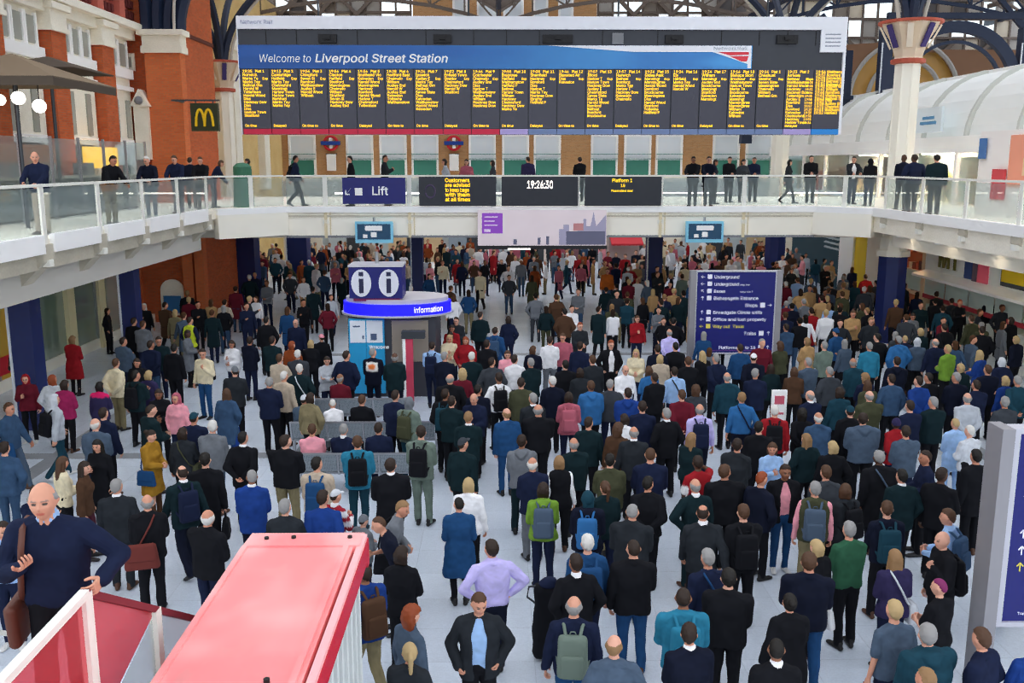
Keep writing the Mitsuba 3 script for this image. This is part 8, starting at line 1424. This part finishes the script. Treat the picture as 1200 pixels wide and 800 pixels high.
# ---------------------------------------------------------------- people: placing
def print_staff(p, c):
    col = np.tile(c, (len(p), 1)); x, y, z = p.T; b = y < -0.02
    col[b & (np.abs(x) < 0.15) & (z > 1.20) & (z < 1.42)] = lin([236, 232, 226]); col[b & (np.abs(x) < 0.08) & (z > 1.24) & (z < 1.38)] = lin([236, 130, 70]); return col
def print_stripe(p, c):
    col = np.tile(lin([222, 222, 226]), (len(p), 1)); col[(np.floor(p[:, 2] / 0.09) % 2) == 0] = lin([150, 34, 48]); return col
def print_sleeve(p, c):
    col = np.tile(c, (len(p), 1)); col[(np.abs(p[:, 0]) > 0.2) & (p[:, 2] < 1.3)] = lin([232, 230, 230]); return col
def print_hoodpink(p, c):
    col = np.tile(c, (len(p), 1)); col[p[:, 2] > 1.40] = lin([214, 36, 100]); return col
def print_twotone(p, c):
    col = np.tile(c, (len(p), 1)); col[p[:, 2] < 1.02] = lin([150, 98, 30]); return col
PRINTS = {k[6:]: v for k, v in list(globals().items()) if k.startswith('print_') and callable(v)}
random.seed(31)
for i, (x, y, z, H, sex, yaw, hair, top, bottom, pose, lod, skin, ex, label) in enumerate(PEOPLE):
    key = 'person' if i == 0 else 'person_%03d' % i
    q = dict(ex, key=key, x=x, y=y, z=z, H=H, sex=sex, yaw=yaw, top=top, bottom=bottom, pose=pose, arms=POSES[pose], lod=lod, skin=skin, seed=1000 + i)
    hk, hc = hair
    q['hair'] = ({'bald': 'bald', 'short': 'short', 'crop': 'crop', 'thin': 'thin', 'fringe': 'fringe'}.get(hk, hk), hc)
    if hk == 'bald' and hc in 'wgl' : q['hair'] = ('fringe', hc)
    if ex.get('print'): q['print'] = PRINTS[ex['print']]
    if pose in ('walk', 'stride'): q['lead'] = random.choice((-1, 1))
    q['shoe'] = random.choice(('shoe_black', 'shoe_black', 'shoe_brown', 'shoe_white' if bottom[0] == 'jeans' else 'shoe_black'))
    if pose == 'carry': q['baghand'] = 'l'
    if pose == 'carryl': q['baghand'] = 'r'
    tag(make_person(q), label, 'person', 'people in the station')
    if ex.get('bag'):
        k, c = ex['bag'].split(':'); bk = make_bag(k, c, q, ex['baglabel'])
        if k == 'carrier_bag' and c == 'white' and top[1] == 'brown':     # a round green emblem on the bag
            w0 = q['J']['wr' + q['baghand']] + [0, 0, -0.075]; e = [1 if q['baghand'] == 'r' else -1][0]
            ring = tube([w0 + [0.062, 0.085 * math.cos(a), -0.32 + 0.085 * math.sin(a)] for a in np.linspace(0, 2 * math.pi, 21)], 0.014, 6)
            obj('emblem', cat(ring, trimesh.creation.icosphere(2, 1.0).apply_scale([0.012, 0.05, 0.05]).apply_translation(w0 + [0.06, 0, -0.32])), paint('3fae4a'), bk, 40, to_world=T(q['M']))
# the person who has just climbed the stair in the foreground, one hand on the rail, one on a bag strap
q = dict(key='person_%03d' % len(PEOPLE), x=-3.0, y=6.0, z=2.553, H=1.8, sex='m', yaw=176, top=('ju', 'navy'), bottom=('trousers', 'black'), pose='stand', lod=0, skin=0, seed=77, face=1, lean=0.12, look=4, turn=-8,
         hair=('fringe', 'g'), shoe='shoe_black', collar='lblue', build=1.06, arms=((0.35, 0.22, 1.13), (0.12, 0.2, 1.27)))
tag(make_person(q), 'balding person in a navy jumper climbing the foreground stair, hand on the red glass balustrade'.replace('balding ', ''), 'person', 'people in the station')
k = thing('satchel', 'brown leather satchel on the shoulder of the person on the foreground stair', 'bag')
U, TM = q['J']['U'], T(q['M'])
obj('strap', tube([U(p) for p in ((0.2, -0.13, 1.1), (0.15, -0.12, 1.36), (0.13, -0.03, 1.485), (0.125, 0.07, 1.46), (0.125, 0.135, 1.34), (0.14, 0.15, 1.2), (0.19, 0.08, 1.0), (0.22, 0.0, 0.9))], 0.02, 6), mat('leather_brown', [92, 52, 40], 0.5), k, 60, to_world=TM)
obj('bag', hull(*[(U((0.25, sy * 0.13, z)), 0.04) for sy in (-1, 1) for z in (0.66, 0.9)]), 'leather_brown', k, 45, to_world=TM)
# a tall black golf-style travel bag on wheels, beside the person in the lilac shirt
k = thing('travel_bag', 'tall black wheeled travel bag standing right of the person in the lilac shirt', 'suitcase')
tb = (0.62, 11.3)
obj('bag', soft(hull(((tb[0] - 0.1, tb[1], 0.12), 0.1), ((tb[0] + 0.1, tb[1], 0.12), 0.1), ((tb[0] - 0.08, tb[1], 0.98), 0.1), ((tb[0] + 0.09, tb[1], 0.98), 0.1)), 0.06, 2, 0.03, 4), cloth('black'), k, True)
obj('handle', tube([(tb[0] - 0.17, tb[1], 0.8), (tb[0] - 0.27, tb[1], 0.88), (tb[0] - 0.25, tb[1], 1.02), (tb[0] - 0.12, tb[1], 1.04)], 0.014, 6), 'dark_grey', k, 60)
obj('top_flap', hull(((tb[0], tb[1], 1.06), (0.13, 0.11, 0.05)), ((tb[0] + 0.02, tb[1], 1.12), (0.09, 0.08, 0.03))), cloth('navy'), k, 45)
# green emblem on the white carrier bag
for key in [k for k in labels if k.startswith('carrier_bag') and 'white' in labels[k]['label'] and 'maroon' not in labels[k]['label']]: pass

# ---------------------------------------------------------------- the distant crowd: too many and too small to tell apart
def crowd_body(seed, sex):
    """A light standing or walking figure as (vertices, faces, role) pieces."""
    rnd = np.random.default_rng(seed)
    pose = ('stand', 'front', 'phone', 'walk', 'pocket', 'mix')[seed % 6]
    q = dict(sex=sex, rnd=rnd, pose=pose, arms=POSES[pose], turn=float(rnd.normal(0, 20)), look=0.0)
    J = skeleton(q); U = J['U']; out = []
    w = sex == 'w'; cw, rc = (0.1, 0.105) if w else (0.11, 0.118)
    coat = seed % 3 == 0
    P = [hull((J['neck'], 0.06), *[(U((s * 0.15, -0.01, 1.40)), 0.075) for s in (-1, 1)], *[(U((s * cw, 0, 1.27)), rc) for s in (-1, 1)], *[(U((s * 0.09, 0, 1.05)), 0.105) for s in (-1, 1)], k=0),
         hull(*[(U((s * 0.09, 0, 1.08)), 0.1) for s in (-1, 1)], *[(np.array([s * 0.1, 0, 0.62 if coat else 0.9]), 0.12) for s in (-1, 1)], k=0)]
    for nm in 'lr': P += [hull((J['sh' + nm], 0.072), (J['el' + nm], 0.06), k=0), hull((J['el' + nm], 0.06), (J['wr' + nm], 0.044), k=0)]
    out.append((*to_np(union(P)), 'top'))
    P = []
    for nm in 'lr':
        P += [hull((J['hp' + nm], 0.11), (J['kn' + nm], 0.074), k=0), hull((J['kn' + nm], 0.074), (J['an' + nm], 0.055), k=0)]
        a = J['an' + nm]; out.append((*to_np(hull((a + [0, -0.02, -0.04], 0.045), (a + [0, 0.13, -0.055], 0.035), k=0)), 'shoe'))
        d = (J['wr' + nm] - J['el' + nm]); d /= np.linalg.norm(d)
        out.append((*to_np(hull((J['wr' + nm] + d * 0.03, 0.035), (J['wr' + nm] + d * 0.13, 0.022), k=0)), 'skin'))
    out.append((*to_np(union(P)), 'leg'))
    hv, hf = HEADS[2]
    out.append((hv @ J['Rh'].T + J['head'], hf, 'skin')); out.append((*to_np(hull((J['neck'], 0.05), (J['ntop'], 0.05), k=0)), 'skin'))
    kind = ('long', 'bob', 'short')[seed % 3] if w else ('short', 'short', 'thin')[seed % 3]
    v, f = to_np(hull(((0, -0.012, 0.035), (0.084, 0.098, 0.094)), *([((0, -0.05, -0.12), (0.08, 0.05, 0.05))] if w else [((0, -0.05, -0.02), (0.07, 0.05, 0.05))])))
    keep = v[:, 1] < 0.06 + 0 * v[:, 2]
    v = np.where((v[:, 1:2] > 0.03) & (v[:, 2:3] < 0.06), v * [0.8, 0.35, 1.0], v)
    out.append((v @ J['Rh'].T + J['head'], f, 'hair'))
    return out
BODIES = {sx: [crowd_body(i + (0 if sx == 'm' else 40), sx) for i in range(9)] for sx in 'mw'}
rnd = np.random.default_rng(99)
taken = [(p[0], p[1]) for p in PEOPLE if p[2] == 0]
spots = list(FAR)
tops_far = ['black', 'dnavy', 'navy', 'dteal', 'charcoal', 'dgrey', 'white', 'white', 'cream', 'red', 'rose', 'grey', 'lgrey', 'denim', 'olive', 'tan', 'beige', 'pink', 'rust', 'teal', 'brown', 'silver', 'black', 'black', 'dred']
tops_near = ['black', 'black', 'dnavy', 'navy', 'dteal', 'charcoal', 'dgrey', 'denim', 'olive', 'brown', 'dred', 'white', 'grey', 'slate', 'teal', 'tan', 'blue']
grid = [(p[0], p[1]) for p in FAR] + taken
GAPS = [(-6.5, -3.5, 33, 41), (-2.2, 0.6, 37, 45), (1.8, 4.6, 36.5, 43), (8.4, 10.6, 37, 43), (-9.8, -7.8, 33, 40), (-4.7, -1.2, 24, 29)]
BLOCK = [(-4.3, -3.1, 42.4, 43.7), (6.4, 7.8, 42.3, 43.7), (-12.6, -10.6, 42.3, 44.2), (-10.9, -9.2, 46.2, 47.9), (13.3, 15.0, 32.7, 34.4), (13.3, 15.0, 47.2, 48.8), (-14.2, -12.4, 46, 48), (5.7, 8.1, 50.6, 54), (-15.5, -11.4, 37, 43.6), (-20, -13.6, 20, 64), (16.2, 30, 20, 64), (5.3, 8.4, 26.5, 27.4)]
tries = 0
while len(spots) < 440 and tries < 20000:
    tries += 1
    u = rnd.random()
    if u < 0.6: x, y = rnd.uniform(-13, 17), rnd.uniform(43.5, 58)
    elif u < 0.8: x, y = rnd.uniform(5, 16), rnd.uniform(24, 38)
    else: x, y = rnd.uniform(-12.5, 16), rnd.uniform(29, 44)
    if any(a < x < b and c < y < d for a, b, c, d in GAPS) and rnd.random() < 0.93: continue
    if any(a < x < b and c < y < d for a, b, c, d in BLOCK): continue
    if any((x - a) ** 2 + (y - b) ** 2 < 0.62 ** 2 for a, b in grid): continue
    grid.append((x, y)); sx = 'm' if rnd.random() < 0.55 else 'w'
    face = rnd.choice([180, 180, 150, 210, 90, -90, 0, 20]) if y > 40 else rnd.choice([0, 0, 0, 20, -20, 180, 90])
    spots.append((x, y, face, sx, rnd.choice(list('kddbblygw')), str(rnd.choice(tops_far if y > 41 else tops_near)), str(rnd.choice(['black', 'black', 'navy', 'denim', 'dgrey', 'khaki', 'dnavy']))))
V, Fc, C, n = [], [], [], 0
for i, (x, y, face, sx, hc, tc, lc) in enumerate(spots):
    s = rnd.normal(1.01 if sx == 'm' else 0.95, 0.03); R = rotz(-math.radians(float(face) + rnd.normal(0, 12)))
    sk = lin(SKINS[int(rnd.choice([0, 1, 2, 3, 4], p=[.35, .3, .2, .1, .05]))])
    for v, f, role in BODIES[sx][i % 9]:
        w = (v * s) @ R.T + [x, y, 0]
        c = dict(top=lin(hexc(PAL[tc])), leg=lin(hexc(PAL[lc])), skin=sk, hair=lin(hexc(HAIRC[hc])), shoe=[0.02, 0.02, 0.02])[role]
        V.append(w); Fc.append(f + n); C.append(np.tile(c, (len(v), 1))); n += len(v)
scene['distant_crowd'] = ply((np.vstack(V), np.vstack(Fc)), 'print_cloth', smooth=False, color=np.vstack(C))
USED.add('distant_crowd')
tag('distant_crowd', 'dense crowd of people in mixed clothes filling the far hall under and beyond the bridge', 'crowd', None, 'stuff')
print('far crowd', len(spots), 'triangles', sum(len(f) for f in Fc), 'all', sum(len(meshkit.WRITTEN[d['filename']][1]) for d in scene.values() if d.get('type') == 'ply'))
